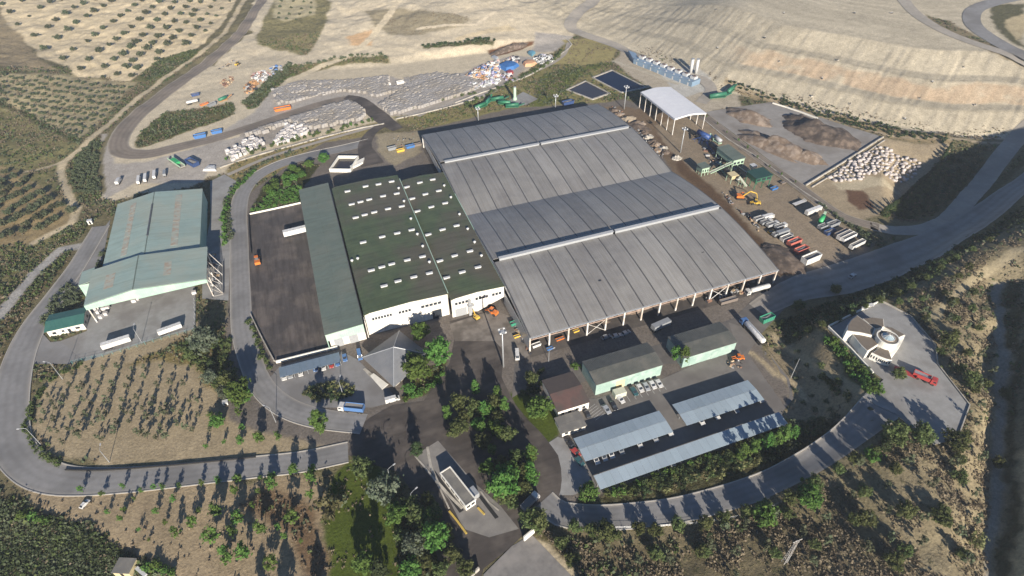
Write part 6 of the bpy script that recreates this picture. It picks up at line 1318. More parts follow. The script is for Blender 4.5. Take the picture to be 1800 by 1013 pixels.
# ---- heaps, bags, bales and scrap
def hp_(k, xy, rx, ry, h, m, label, seed, rz=0, cat='heap', name='compost_heap', lump=.22): return heap(name, atc(k, [xy])[0], rx, ry, h, m, label, cat, rz=rz, seed=seed, lump=lump)
zr = heading('D', (280,600), (590,720))
hp_('D', (430,662), 27, 8.5, 6.5, M_SOIL2, 'long brown mulch heap on the near side of the compost plot', 1, zr, lump=.4)
hp_('D', (622,602), 23, 14, 8, M_SOIL, 'largest dark compost heap on the far side of the compost plot', 2, zr+.06, lump=.4)
hp_('D', (295,525), 17, 9, 5, M_SOIL2, 'brown heap with pale crest at the far left of the compost plot', 3, zr); hp_('D', (545,700), 11, 8, 4.5, M_SOIL2, 'rounded brown heap at the right end of the mulch windrow', 4, zr)
hp_('D', (520,540), 11, 7, 5, M_SOIL, 'small dark heap at the far end of the largest heap', 5, zr)
hp_('P2', (640,850), 9, 13, 2.6, M_SOIL, 'dark heap at the foot of the right side of the shed', 6, .2); hp_('P2', (560,770), 5, 7, 1.8, M_SOIL, 'small dark heap beside the right shed edge', 7)
hp_('G', (1440,600), 4, 6, 1.6, M_SOIL2, 'brown heap near the right shed corner', 8)
hp_('Cc', (300,250), 20, 5, 3.2, mat('brush and wood waste', (.12,.085,.06), (.07,.055,.04), 1.2, .95, .2, c3=(.2,.15,.12), scale3=.5), 'brown brushwood heap above the scrap yard', 9, heading('Cc', (190,290), (420,225)))
hp_('G', (925,85), 6, 5, 2.2, M_SOIL2, 'tan heap beside the shed far right edge', 10); hp_('Cc', (905,625), 6, 4, 2, mat('pale sand pile', (.34,.28,.2), (.27,.22,.16), 1, .95, .1), 'pale sand heap behind the far right shed corner', 11); hp_('Cc', (945,665), 10, 5, 2, M_SOIL, 'dark soil heap behind the right shed edge', 12, -.9)
for i, (a, b) in enumerate([(830,580),(855,600),(1010,720),(1030,745),(1060,790),(1085,780),(1100,800),(1050,760),(1160,830),(990,700)]):
    hp_('Cc', (a, b), 3+random.random()*1.5, 2.6, 1.8, [M_SOIL, M_SOIL2, M_CWALL][i % 3], ['dark', 'brown', 'pale'][i % 3]+' small spoil heap along the shed right side, %s from the far end' % ['first','second','third','fourth','fifth','sixth','seventh','eighth','ninth','tenth'][i], 20+i, name='spoil_heap', lump=.5)
# under the shed roof: waste heaps seen between the columns
for i, (u, w_) in enumerate([(96,6),(112,9),(128,6),(140,9),(155,8),(170,5)]): heap('waste_heap', (u, 163, 0), w_, 6, 3.4, [M_SOIL, M_SOIL2][i % 2], ['first', 'second', 'third', 'fourth', 'fifth', 'sixth'][i]+' waste heap from the left in the shade of the open shed side', 'heap', seed=40+i, lump=.4)
# scrap, dumped goods
SC = [paintm('scrap '+n_, c_, .7) for n_, c_ in dict(white=(.6,.6,.58), grey=(.3,.3,.3), tan=(.42,.31,.2), blue=(.08,.18,.4), rust=(.22,.12,.08), orange=(.40,.22,.10), green=(.08,.28,.16), dark=(.04,.04,.045), pink=(.5,.33,.3), lilac=(.35,.33,.45)).items()]
def scrap(k, poly, n_, label, size=(.6, 2.0), hh=2.5, cols=None, seed=0):
    """a tangle nobody could count: one object"""
    P = atc(k, poly); A = np.array(P)[:, :2]; r_ = random.Random(seed); mb = MB(); c_ = A.mean(0); pts = 0; tries = 0
    while pts < n_ and tries < n_*40:
        tries += 1; x = r_.uniform(A[:, 0].min(), A[:, 0].max()); y = r_.uniform(A[:, 1].min(), A[:, 1].max()); d = float(polydist(A, np.array([x]), np.array([y]))[0])
        if d > 0: continue
        pts += 1; z = hz(x, y)+min(hh, -d*.5)*r_.random(); s_ = r_.uniform(*size)
        mb.obox((x, y, z+.2), (s_*r_.uniform(.6, 2), s_, s_*r_.uniform(.3, .9)), rz=r_.uniform(0, 3), rx=r_.uniform(-.6, .6), m=r_.choice(cols or range(len(SC))))
    return solo('dumped_scrap', mb, SC, label, 'scrap', kind='stuff')
scrap('P7', [(200,570),(380,470),(560,370),(700,340),(740,420),(700,480),(740,540),(640,610),(420,600),(300,610)], 420, 'mixed pale and coloured dumped goods left of the blue tarpaulin', cols=[0,0,1,2,2,5,8,8,9,0,3], seed=1)
scrap('P7', [(250,640),(560,600),(720,560),(720,620),(480,690),(330,720),(260,700)], 200, 'pale dumped slabs below the coloured goods', cols=[0,1,1,9,0], seed=2)
scrap('P7', [(750,350),(880,290),(970,310),(950,370),(850,370)], 90, 'pale rubble above the blue tarpaulin', cols=[0,1,2,8,7], seed=3)
scrap('P7', [(1150,310),(1250,270),(1400,290),(1400,350),(1250,390),(1180,360)], 130, 'grey white junk at the right end of the scrap yard', cols=[0,0,1,9,7], seed=4)
scrap('P7', [(740,520),(880,520),(870,600),(780,590)], 60, 'dark and white junk under the red tarpaulin', cols=[7,0,9,4], seed=5)
for k_, poly, n_, sz_, lb, sd_ in [('G',[(880,90),(900,85),(1010,210),(1060,280),(1040,290),(960,200)],70,(.3,1.2),'loose rubble and planks along the right side of the shed',50), ('P2',[(0,120),(60,150),(170,310),(300,360),(440,560),(420,570),(250,390),(60,220)],70,(.3,1.0),'scattered debris on the dark strip beside the shed',51),
   ('P1',[(330,430),(520,520),(780,700),(900,880),(820,900),(600,760),(380,620)],80,(.4,1.6),'dark machine parts under the sorting plant',52), ('G',[(1180,760),(1300,720),(1420,690),(1430,710),(1300,760),(1190,790)],50,(.4,1.4),'rubble and parts under the right end of the shed edge',53),
   ('G',[(470,880),(520,990),(500,960),(440,860)],30,(.3,.9),'small debris at the left corner of the shed',54), ('E',[(1040,460),(1070,470),(1090,650),(1050,660)],40,(.4,1.3),'stored frames on the right side of the left hall',55), ('B',[(830,720),(1000,700),(1010,760),(850,770)],25,(.2,.8),'bits of waste on the gravel behind the factory',56),
   ('K',[(1080,380),(1150,370),(1160,420),(1090,430)],18,(.3,1.0),'clutter at the end of the green store',57), ('Cc',[(820,560),(860,570),(1000,720),(1120,830),(1100,840),(960,740)],60,(.3,1.3),'stones and timber in the line beside the far right shed side',58)]:
    scrap(k_, poly, n_, lb, size=sz_, hh=.8, cols=[1,7,2,4,7,1], seed=sd_)
def tarp(k, pts, h, m, label, name='tarpaulin', cat='tarpaulin'):
    P = [np.array(p) for p in gk(k, pts)]; c_ = sum(P)/len(P); mb = MB(); n_ = len(P); z = hz(c_[0], c_[1])
    ins = [c_+(p-c_)*.8 for p in P]; mb.v = [(p[0], p[1], z-.1) for p in P]+[(p[0], p[1], z+h*(.8+.2*random.random())) for p in ins]+[(c_[0], c_[1], z+h*1.15)]
    mb.f = [(i, (i+1) % n_, n_+(i+1) % n_, n_+i) for i in range(n_)]+[(n_+i, n_+(i+1) % n_, 2*n_) for i in range(n_)]; mb.m = [0]*len(mb.f); solo(name, mb, m, label, cat)
tarp('P7', [(680,420),(790,370),(900,370),(965,405),(900,450),(790,480)], 2.6, TARPB, 'large bright blue tarpaulin over stacked goods in the scrap yard'); tarp('P7', [(790,490),(850,465),(890,490),(870,525),(810,530)], 1.8, RED, 'bright red tarpaulin below the blue one')
tarp('P7', [(1000,385),(1060,345),(1150,350),(1190,385),(1120,415),(1030,420)], 2.2, PEACH, 'orange brown heap cover right of the blue tarpaulin'); tarp('P7', [(600,300),(640,280),(700,310),(660,345)], 1.6, SILV, 'grey blue sheet at the foot of the brushwood heap'); tarp('P7', [(1065,250),(1120,225),(1170,245),(1120,290)], 2, paintm('teal container paint', (.1,.25,.33)), 'teal cover at the upper right of the scrap yard')
scrap('B', [(80,480),(95,445),(140,420),(165,440),(140,480),(100,490)], 60, 'orange and dark scrap at the tip of the hedge strip', cols=[5,7,4,5,1], seed=6); scrap('B', [(120,400),(190,370),(240,400),(190,440),(140,425)], 80, 'grey and white scrap with red pieces beside the hedge strip', cols=[0,0,1,4,8], seed=7); scrap('B', [(220,355),(275,345),(285,370),(240,390)], 40, 'grey scrap heap at the upper end of the hedge strip', cols=[1,3,1,7], seed=8)
scrap('A', [(1150,430),(1220,400),(1220,430),(1180,460)], 40, 'rusty beams lying on the sandy yard', size=(.4,1.6), hh=1, cols=[4,2,4], seed=9); scrap('A', [(1140,360),(1230,310),(1240,325),(1150,370)], 40, 'line of small rubble on the sandy yard', size=(.3,.9), hh=.5, cols=[1,2,7], seed=10)
put(SK['navy'], 'A', (1025,503), .2, 'dark blue container on the sandy yard behind the white tank'); put(TK['tankt'], 'A', (1012,545), .2, 'small white tank trailer on the sandy yard', sc=.8); put(SK['orange'], 'A', (1070,550), .5, 'orange skip at the top of the scrub mound', sc=.8); put(SK['grey'], 'A', (1112,556), .7, 'grey skip between the orange skip and the green machine'); drum(atc('A', [(1170,530)])[0], .4, 6, 1.1, 2, 'small green screening machine on the scrub mound edge', M_GMACH, paintm('scrap orange', (.55,.22,.06), .7)); put(LD['y'], 'A', (1245,342), 1, 'small dark loader standing on the sandy yard', sc=.8)
t_ = thing('roll_off_trailer', 'long green trailer with pale deck behind the left hall', 'trailer', gk('E', [(875,25)])[0], heading('E', (835,0), (915,55)))
mb = MB(); mb.box(-8, 8, -1.5, 1.5, .9, 1.2); lobj('deck', mb, M_CWALL, t_)
for s_ in (-1, 1): mb = MB(); mb.box(-8, 8, s_*1.5-.08, s_*1.5+.08, 1.2, 2.4); lobj('side_board', mb, M_PMACH, t_)
mb = MB(); mb.box(-4, 3, -1.1, 1.1, 1.21, 2.6); lobj('load', mb, paintm('bright green machine paint', (.04,.35,.12)), t_); wheels(t_, (-6, -4.7, 5), 1.2, .5, .4)
tarp('E', [(1000,60),(1030,35),(1070,35),(1072,60)], 1.2, WHITE, 'white flat sheet behind the hall far corner', 'white_slab', 'slab'); put(SK['navy'], 'E', (955,28), -1.0, 'long navy container right of the green trailer', sc=1.7)

def inpoly(P, n_, seed, mind=0, tries=60):
    A = np.array(P)[:, :2]; r_ = np.random.default_rng(seed); out = []
    for _ in range(n_*tries):
        x = r_.uniform(A[:, 0].min(), A[:, 0].max()); y = r_.uniform(A[:, 1].min(), A[:, 1].max())
        if mind and any((x-a)**2+(y-b)**2 < mind*mind for a, b in out): continue
        out.append((x, y))
        if len(out) > n_*6: break
    A2 = np.array(out); ok = polydist(P, A2[:, 0], A2[:, 1]) < 0; return [tuple(v) for v in A2[ok]][:n_]
M_BAG = mat('dirty white sacks', (.50,.455,.43), (.34,.30,.28), 1.2, .8, .08, rnd=.15)
def bagmesh(seed):
    r_ = random.Random(seed); mb = MB(); n_ = 10
    prof = [(.9, 0), (1.25, .3), (1.3, .9), (1.05, 1.4), (.4, 1.6)]
    for r0, z in prof:
        for i in range(n_): a = 2*math.pi*i/n_; q = r0*(1+.34*(r_.random()-.5)); c_, s_ = math.cos(a), math.sin(a); mb.v.append((q*1.2*np.sign(c_)*abs(c_)**.7, q*np.sign(s_)*abs(s_)**.7, z+.15*(r_.random()-.5)))
    for k in range(len(prof)-1):
        for i in range(n_): mb.f.append((k*n_+i, k*n_+(i+1) % n_, (k+1)*n_+(i+1) % n_, (k+1)*n_+i)); mb.m.append(0)
    mb.f.append(tuple((len(prof)-1)*n_+i for i in range(n_))); mb.m.append(0); return mb.mesh('waste_sack', M_BAG, True)
bags = [bagmesh(i) for i in range(4)]
bp_ = atc('H', [(790,370),(840,330),(940,260),(1060,190),(1150,195),(1200,240),(1290,250),(1330,290),(1290,370),(1220,395),(1130,350),(1040,340),(960,380),(850,385)])
for i, (x, y) in enumerate(inpoly(bp_, 170, 5, 2.35)):
    o = bpy.data.objects.new('waste_sack', bags[i % 4]); C.objects.link(o); o.location = (x, y, hz(x, y)-.1); o.rotation_euler = (0, 0, random.uniform(0, 3)); s_ = random.uniform(.5, .82); o.scale = (s_*1.15, s_, s_*random.uniform(.8, 1.5)); tag(o, 'dirty white waste sack standing in the crowd of sacks on the bag plot', 'sack', 'white waste sacks on the bag plot')
M_BALE = mat('wrapped white bale', (.52,.49,.47), (.38,.36,.35), 1.5, .7, .06, rnd=.2)
M_BALE2 = mat('weathered grey baled waste', (.33,.312,.295), (.215,.20,.19), .7, .9, .15, c3=(.25,.225,.195), scale3=.09)
bm_ = MB(); bm_.obox((0, 0, 1.3), (2.3, 1.25, 2.6)); bmesh0 = bm_.mesh('bale_stack', M_BALE)
for poly, n_, sd_ in (([(230,560),(260,510),(380,480),(420,420),(500,390),(590,400),(640,460),(560,500),(430,560),(280,640)], 95, 11), ([(730,440),(780,360),(860,250),(1020,250),(1110,330),(960,390),(780,470)], 70, 12)):
    for i, (x, y) in enumerate(inpoly(atc('P6', poly), n_, sd_, 1.9)):
        o = bpy.data.objects.new('bale_stack', bmesh0); C.objects.link(o); o.location = (x, y, hz(x, y)-.2); o.rotation_euler = (0, 0, random.gauss(.35, .35)); o.scale = (random.uniform(.8, 1.2), 1, random.uniform(.7, 1.25)); tag(o, 'upright stack of pale wrapped bales in the %s cluster by the service track' % ('left' if sd_ == 11 else 'right'), 'bale stack', 'pale bale stacks in the %s cluster' % ('left' if sd_ == 11 else 'right'))
def bale_field(k, poly, h, label, seed, size=2.4, ang=.3):
    P = atc(k, poly); A = np.array(P)[:, :2]; mb = MB(); r_ = random.Random(seed); ca, sa = math.cos(ang), math.sin(ang)
    L_ = 200; c_ = A.mean(0); n_ = int(L_/size); us = [(i, j) for i in range(-n_, n_) for j in range(-n_, n_)]
    X = np.array([c_[0]+(i*size)*ca-(j*size*.75)*sa for i, j in us]); Y = np.array([c_[1]+(i*size)*sa+(j*size*.75)*ca for i, j in us]); d = polydist(P, X, Y)
    for (x, y, dd) in zip(X[d < 0], Y[d < 0], d[d < 0]):
        if r_.random() < .05: continue
        hh = h*(.9+.14*(r_.random()-.5))*(1 if vnoise(np.array([x]), np.array([y]), 12, seed)[0] > .22 else .55); s_ = size*.94
        mb.obox((x+r_.uniform(-.15, .15), y+r_.uniform(-.15, .15), hz(x, y)-.3+hh/2), (s_*r_.uniform(.9, 1), s_*.73, hh), rz=ang+r_.uniform(-.12, .12), rx=r_.uniform(-.04, .04))
    return solo('baled_waste', mb, M_BALE2, label, 'baled waste', kind='stuff')
bale_field('B', [(235,475),(380,432),(620,428),(850,405),(840,460),(1000,470),(860,490),(780,510),(690,488),(600,478),(480,503),(350,540),(250,548)], 2.4, 'grey field of flattened bales above the haul road', 1)
bale_field('B', [(920,410),(1100,385),(1210,400),(1150,410),(1000,460),(930,470)], 1.6, 'small grey patch of bales above the dark channel', 6)
bale_field('B', [(790,560),(900,490),(1160,410),(1230,400),(1340,440),(1240,500),(1000,570),(860,605)], 2.8, 'grey field of bales between the dark channel and the service track', 2)
bale_field('B', [(60,730),(150,692),(380,615),(500,575),(560,556),(640,540),(690,560),(725,600),(700,630),(560,660),(420,680),(330,640),(200,700),(120,710)], 3.0, 'large grey baled platform with a dark edge beside the haul road', 3)
bale_field('D', [(20,400),(0,300),(80,330)], .1, 'flat grey patch', 4) if False else None
for i, (a, b) in enumerate([(470,745),(490,760),(510,745),(525,770),(500,785),(480,735),(515,728),(535,740),(665,705),(680,695),(672,690),(962,665)]):
    p = gk('E', [(a, b)])[0]; o = bpy.data.objects.new('bale_stack', bmesh0); C.objects.link(o); o.location = (p[0], p[1], .05); o.rotation_euler = (0, 0, random.uniform(-.3, .3)); o.scale = (.8, 1.1, .55); tag(o, 'pinkish pale bale on the forecourt of the left hall', 'bale', 'bales at the hall forecourt')
# ================================================================ plants
def leafmesh(name, m, shape, nclump, nleaf, leaf, seed, rad=(1, 1), clump=.28, lowcut=-1.0, spread=1.0):
    """crown of small leaf faces grouped in clumps; unit size, base of crown at z=0, top at z=1 unless scaled"""
    r_ = np.random.default_rng(seed); V = []; T = []
    for c_ in range(nclump):
        while True:
            p = r_.uniform(-1, 1, 3)
            q = np.linalg.norm(p)
            if q > 1 or q < .25: continue
            z = (p[2]+1)/2
            if shape == 'round': sc = 1
            elif shape == 'cone': sc = 1.15*(1-z)**.8+.08; p = np.array([p[0]*sc, p[1]*sc, p[2]])
            elif shape == 'column': sc = .9*math.sin(math.pi*min(1, z*.85+.12))**.5; p = np.array([p[0]*sc, p[1]*sc, p[2]])
            elif shape == 'vase': sc = .45+.65*z; p = np.array([p[0]*sc, p[1]*sc, p[2]])
            break
        lob = 1+.22*math.sin(3*math.atan2(p[1], p[0])+seed)+.15*math.sin(5*math.atan2(p[1], p[0])+2*seed)
        ctr = np.array([p[0]*rad[0]*lob, p[1]*rad[0]*lob, (p[2]+1)/2*rad[1]]); cs = clump*r_.uniform(.6, 1.3); tint = r_.uniform(0, 1)
        o = r_.normal(0, cs*.55, (nleaf, 3))*np.array([rad[0], rad[0], rad[0]*.8]); P = ctr+o
        N_ = o/(np.linalg.norm(o, axis=1)[:, None]+1e-6)+np.array([0, 0, .5])+r_.normal(0, .45, (nleaf, 3)); N_ /= np.linalg.norm(N_, axis=1)[:, None]
        A = np.cross(N_, r_.normal(0, 1, (nleaf, 3))); A /= np.linalg.norm(A, axis=1)[:, None]+1e-6; B = np.cross(N_, A)
        s_ = leaf*r_.uniform(.6, 1.4, (nleaf, 1)); A *= s_; B *= s_*.75
        V.append(np.stack([P-A, P-B*.9, P+A, P+B], 1).reshape(-1, 3)); T.append(np.repeat(np.clip(tint+r_.normal(0, .15, nleaf), 0, 1), 4))
    V = np.concatenate(V); T = np.concatenate(T); n_ = len(V)//4
    me = bpy.data.meshes.new(name); me.vertices.add(len(V)); me.vertices.foreach_set('co', V.astype(np.float32).ravel()); me.loops.add(len(V)); me.loops.foreach_set('vertex_index', np.arange(len(V), dtype=np.int32))
    me.polygons.add(n_); me.polygons.foreach_set('loop_start', np.arange(0, len(V), 4, dtype=np.int32)); me.update(calc_edges=True)
    a = me.attributes.new('tint', 'FLOAT', 'POINT'); a.data.foreach_set('value', T.astype(np.float32)); me.materials.append(m); return me
L_OLIVE = leafmat('olive leaves', (.075,.092,.048), (.13,.145,.085)); L_BRIGHT = leafmat('fresh green leaves', (.055,.115,.022), (.12,.20,.045)); L_DARK = leafmat('dark green needles', (.032,.052,.02), (.065,.09,.036))
L_MID = leafmat('mid green leaves', (.06,.085,.026), (.13,.15,.055)); L_SILV = leafmat('silvery leaves', (.085,.11,.07), (.16,.18,.125)); L_YEL = leafmat('yellowish leaves', (.10,.10,.035), (.22,.21,.10)); L_DRY = leafmat('dry twigs', (.17,.14,.09), (.30,.25,.17))
M_BARK = mat('grey brown bark', (.14,.11,.085), (.09,.07,.055), 3, .9, .05)
def trunkmesh(h, r_, seed, limbs=4, spread=.35):
    s_ = random.Random(seed); mb = MB(); top = (s_.uniform(-.1, .1)*h*.3, s_.uniform(-.1, .1)*h*.3, h*.55); mb.tube((0, 0, -.3), top, r_, r_*.6, 6)
    for i in range(limbs):
        a = 2*math.pi*i/limbs+s_.random(); q = (top[0]+math.cos(a)*h*spread, top[1]+math.sin(a)*h*spread, h*s_.uniform(.8, 1.0)); mb.tube(top, q, r_*.5, r_*.15, 5)
    return mb.mesh('trunk', M_BARK, True)
# kinds: list of (crown mesh, trunk mesh, crown base height) built at real size in metres
KD = {}
def kind(key, m, shape, R_, H_, base, ncl, nl, leaf, variants=3, clump=.28, tr=.12, limbs=4):
    KD[key] = [(leafmesh('crown', m, shape, ncl, nl, leaf, 100+len(KD)*7+v, (R_, H_), clump), trunkmesh(base+H_*.7, tr, v+len(KD), limbs, .22 if H_ > R_ else .3) if tr else None, base) for v in range(variants)]
kind('olive', L_OLIVE, 'round', 2.3, 2.9, .7, 26, 26, .30, 4, .34, .22)
kind('bright', L_BRIGHT, 'round', 3.6, 8.0, 1.8, 80, 34, .38, 4, .24, .22)
kind('round', L_BRIGHT, 'round', 3.2, 4.4, 1.0, 60, 34, .36, 2, .26, .25)
kind('poplar', L_BRIGHT, 'column', 2.0, 9.0, 1.2, 50, 28, .32, 3, .3, .16)
kind('young', L_BRIGHT, 'column', 1.1, 3.6, 1.0, 16, 18, .24, 3, .4, .07)
kind('sapling', L_OLIVE, 'column', .75, 2.6, .6, 10, 12, .22, 3, .45, .05)
kind('pine', L_MID, 'round', 3.2, 6.0, 1.0, 60, 30, .34, 4, .27, .22)
kind('dark', L_DARK, 'cone', 2.6, 9.5, .8, 60, 30, .32, 3, .28, .2)
kind('silver', L_SILV, 'round', 3.4, 5.5, 1.2, 60, 30, .34, 3, .26, .2)
kind('shrub', L_MID, 'round', 1.25, 1.5, 0, 14, 16, .24, 4, .42, 0)
kind('dshrub', L_DARK, 'round', 1.2, 1.7, 0, 14, 16, .24, 3, .42, 0)
kind('oshrub', L_OLIVE, 'round', 1.3, 1.5, 0, 14, 16, .24, 4, .42, 0)
kind('yshrub', L_YEL, 'round', 1.3, 1.7, 0, 14, 16, .24, 3, .42, 0)
kind('gshrub', L_BRIGHT, 'round', 1.3, 1.8, 0, 14, 18, .26, 3, .4, 0)
kind('bare', L_DRY, 'vase', 2.6, 6.0, .8, 26, 16, .16, 2, .3, .14, 6)
_rt = random.Random(99); SHR = []
def plant(key, p, label, group, sc=1.0, sz=None, name=None, cat=None, rz=None):
    cr, tr, base = KD[key][_rt.randrange(len(KD[key]))]; s_ = sc*_rt.uniform(.88, 1.12); sz = s_*(sz or _rt.uniform(.9, 1.12)); rz = _rt.uniform(0, 6.28)
    if tr is None:
        if not name and not cat: SHR.append((s_/math.dist(p, (0, 0, HC)), cr, (p[0], p[1], p[2]-.05), rz, s_, sz, label, group)); return
        o = bpy.data.objects.new(name or 'shrub', cr); C.objects.link(o); o.location = (p[0], p[1], p[2]-.05); o.rotation_euler = (0, 0, rz); o.scale = (s_, s_, sz); return tag(o, label, cat or 'shrub', group)
    t = bpy.data.objects.new(name or 'tree', None); C.objects.link(t); t.location = (p[0], p[1], p[2]-.05); t.rotation_euler = (0, 0, rz); t.scale = (s_, s_, sz); tag(t, label, cat or 'tree', group)
    c_ = bpy.data.objects.new('crown', cr); C.objects.link(c_); c_.parent = t; c_.location = (0, 0, base)
    k = bpy.data.objects.new('trunk', tr); C.objects.link(k); k.parent = t; return t
def grow(key, k, pts, label, group, sc=1.0, name=None, z=None, jit=.3, cat=None, sz=None):
    for a in pts:
        p = atc(k, [a[:2]])[0] if z is None else g(*z2s(k, [a[:2]])[0], z)
        p = (p[0]+_rt.uniform(-jit, jit), p[1]+_rt.uniform(-jit, jit)); plant(key, (p[0], p[1], hz(*p) if z is None else z), label, group, sc*(a[2] if len(a) > 2 else 1), name=name, cat=cat, sz=sz)
# upper left olive grove, read tree by tree
grow('olive', 'A', [(15,28),(55,72),(95,135,.7),(155,90,.6),(188,194,1.1),(252,150,1.1),(238,262,1.05),(218,47,1.1),(265,17,1.1),(325,4),(298,112),(305,207,1.1),(362,163,1.1),(350,77,1.1),(395,46,1.05),(402,127,1.1),(340,314),(387,268),(422,368,.9),(455,92,1.1),(497,66,1.1),(443,27,1.1),(540,39,1.1),(590,13,1.1),(500,4),(458,222,.9),(500,193),(545,157,1.05),(595,122,1.1),(635,91),(668,66),(708,36),(745,10),(470,319),(522,277,1.15),(572,243,.9),(612,215),(655,184,1.15),(690,149,1),(737,111,1.2),(768,78,1.1),(800,45),(838,16,1.1),(555,358),(600,320),(648,294,1.15),(685,256,1.15),(718,230,1.15),(752,196,1.2),(790,156,1.15),(822,116,1.1),(868,84),(895,52),(920,20),(620,400),(665,361,1.1),(702,329,1.1),(738,296,1.2),(775,266,1.2),(802,236,1.15),(833,200,1.3),(878,156,1.2),(912,122,1),(948,80,1.05),(975,45,1.1),(1000,13),(697,405,1.1),(722,368,1.1),(842,286,1.2),(880,243,1.2),(908,212,1.2),(942,172),(975,125,1.1),(1005,90,1.1),(1022,66),(1052,18,1),(980,236,1.15),(1005,196,1.1),(1030,153),(1055,116,.9),(1085,80,.7),(1105,45,.7),(1125,8,.8),(1080,170,.7),(1108,128,.7),(1135,90,.7),(1165,50,.7),(1205,10,.5),(1150,-20),(1060,-25),(1000,-30),(930,-30),(860,-28),(780,-30),(700,-20),(640,-25),(560,-30),(380,-20),(180,0,.9),(120,10,.8),(825,318,.8),(545,410,.6)],
     'rounded olive tree standing on the pale sandy grove', 'olive trees of the upper left grove', 1.0, 'olive_tree', jit=.5)
grow('olive', 'E', [(30,70),(78,90),(128,110),(10,120),(45,155),(95,180),(150,150),(205,180),(250,205),(305,235),(360,262,1.2),(60,195),(120,220),(180,250),(235,280),(285,300),(10,215),(45,270),(100,290),(140,330),(200,350),(75,310),(15,330),(55,375),(8,390),(250,320),(5,150),(160,200),(210,228),(262,250),(95,140),(20,180),(80,240),(140,275),(190,300),(120,365),(-10,250)],
     'dark olive tree of the small grove on the left edge', 'olive trees of the small left grove', .92, 'olive_tree', jit=.5)
grow('olive', 'B', [(285,10),(345,12),(400,15),(440,20),(275,40),(335,45),(390,50),(440,45),(270,75),(325,78),(380,80),(435,72),(270,98),(310,105),(360,108),(370,-15),(310,-18)], 'small tree of the little plot beside the haul road', 'trees of the little plot at the top', .55, 'olive_tree')
# rows of shrubs on the left terraces
pts = []
for r_ in range(11):
    for c_ in range(22):
        x = -20+c_*33+r_*6; y = 372+r_*33+c_*5.0-(c_-11)**2*.15
        pts.append((x+_rt.uniform(-8, 8), y+_rt.uniform(-6, 6)))
rp = [(0,375),(160,400),(330,390),(420,400),(600,430),(720,440),(660,520),(560,600),(450,700),(390,740),(260,650),(120,580),(0,530)]
A_ = np.array(rp); inn_ = polydist(rp, np.array([p[0] for p in pts]), np.array([p[1] for p in pts])) < 0
grow('oshrub', 'A', [p for p, k_ in zip(pts, inn_) if k_], 'low grey green shrub in the planted terrace rows', 'shrubs of the left terrace rows', 1.15)
# big lot inside the left bend: saplings in radiating rows
grow('sapling', 'I', [(370,172),(300,190),(345,235),(335,262,1.3),(290,235),(270,280),(258,312),(232,375,1.1),(215,420),(190,350),(205,280),(315,330),(300,365),(285,415),(265,470),(430,165),(410,225),(398,265),(380,310),(362,360,1.3),(490,165,1.2),(470,235,1.3),(460,260),(448,305,1.3),(425,380,1.4),(405,450),(423,460),(548,170),(538,210),(527,248,1.3),(512,300),(500,330),(478,430,1.7),(603,165),(600,200,1.3),(570,290,1.2),(550,350),(540,385),(575,430,1.2),(605,450,2),(613,370,1.7),(628,320),(640,290),(652,235,1.3),(665,160),(706,225,1.2),(762,232,1.2),(690,320),(680,355,1.7),(668,400),(683,450,1.9),(650,450),(733,395,1.3),(768,412,1.2),(795,420),(817,298,1.1),(868,420),(240,330),(225,310),(350,300),(332,445,1.9),(440,350),(490,390),(520,350),(590,330),(650,360),(720,340),(720,290),(780,300),(750,350),(820,360),(410,345),(385,395),(335,395),(245,425),(180,385)],
     'slim olive sapling in the dry lot inside the left bend', 'saplings of the dry lot', 1.0, 'sapling_tree', jit=.2)
grow('young', 'I', [(340,672,.8),(430,682,.7),(512,658,.7),(592,668,.7),(640,652,.6),(675,657,.8),(745,647,.7),(835,642,.8),(905,632,.9),(985,627,1),(995,470,.9),(925,470,.7),(850,490,.7),(998,412,.8)], 'young green roadside tree with a long shadow across the lower road', 'young trees along the lower road', 1.0, 'young_tree')
grow('young', 'J', [(65,972,.9),(190,960,.6),(262,962,1.1),(378,935,1.1),(478,935,1.1),(85,760,.9),(188,755,1.3),(290,745,1),(75,600,.8),(250,1000,1)], 'young green tree beside the lower road near the junction', 'young trees along the lower road near the junction', 1.15, 'young_tree')
grow('young', 'I', [(500,790,.8),(580,830,.6),(650,760,.8),(720,710,.8),(800,812,1.2),(900,770,2.0),(885,872,2.1),(990,790,1.5),(740,850,1.1),(970,670,1),(820,760,.8),(520,750,.7),(615,870,.5),(690,800,.7),(450,760,.6),(560,700,.5),(930,930,1.2)], 'green tree standing in the dry strip below the lower road', 'trees of the dry strip below the lower road', 1.0, 'young_tree')
grow('young', 'M', [(75,522,1.5),(210,592,1.5),(110,722,1.9),(20,752,1.5),(265,792,1.7),(380,520,1.6),(270,322,1.3),(385,245,1.2),(490,300,1.5),(488,375,1.2),(185,352,.7),(60,350,1),(430,640,.6),(300,560,.9),(150,440,.8),(330,620,.9),(30,600,1.3)], 'green tree of the plantation rows left of the lawn', 'trees of the plantation rows left of the lawn', 1.0, 'young_tree')
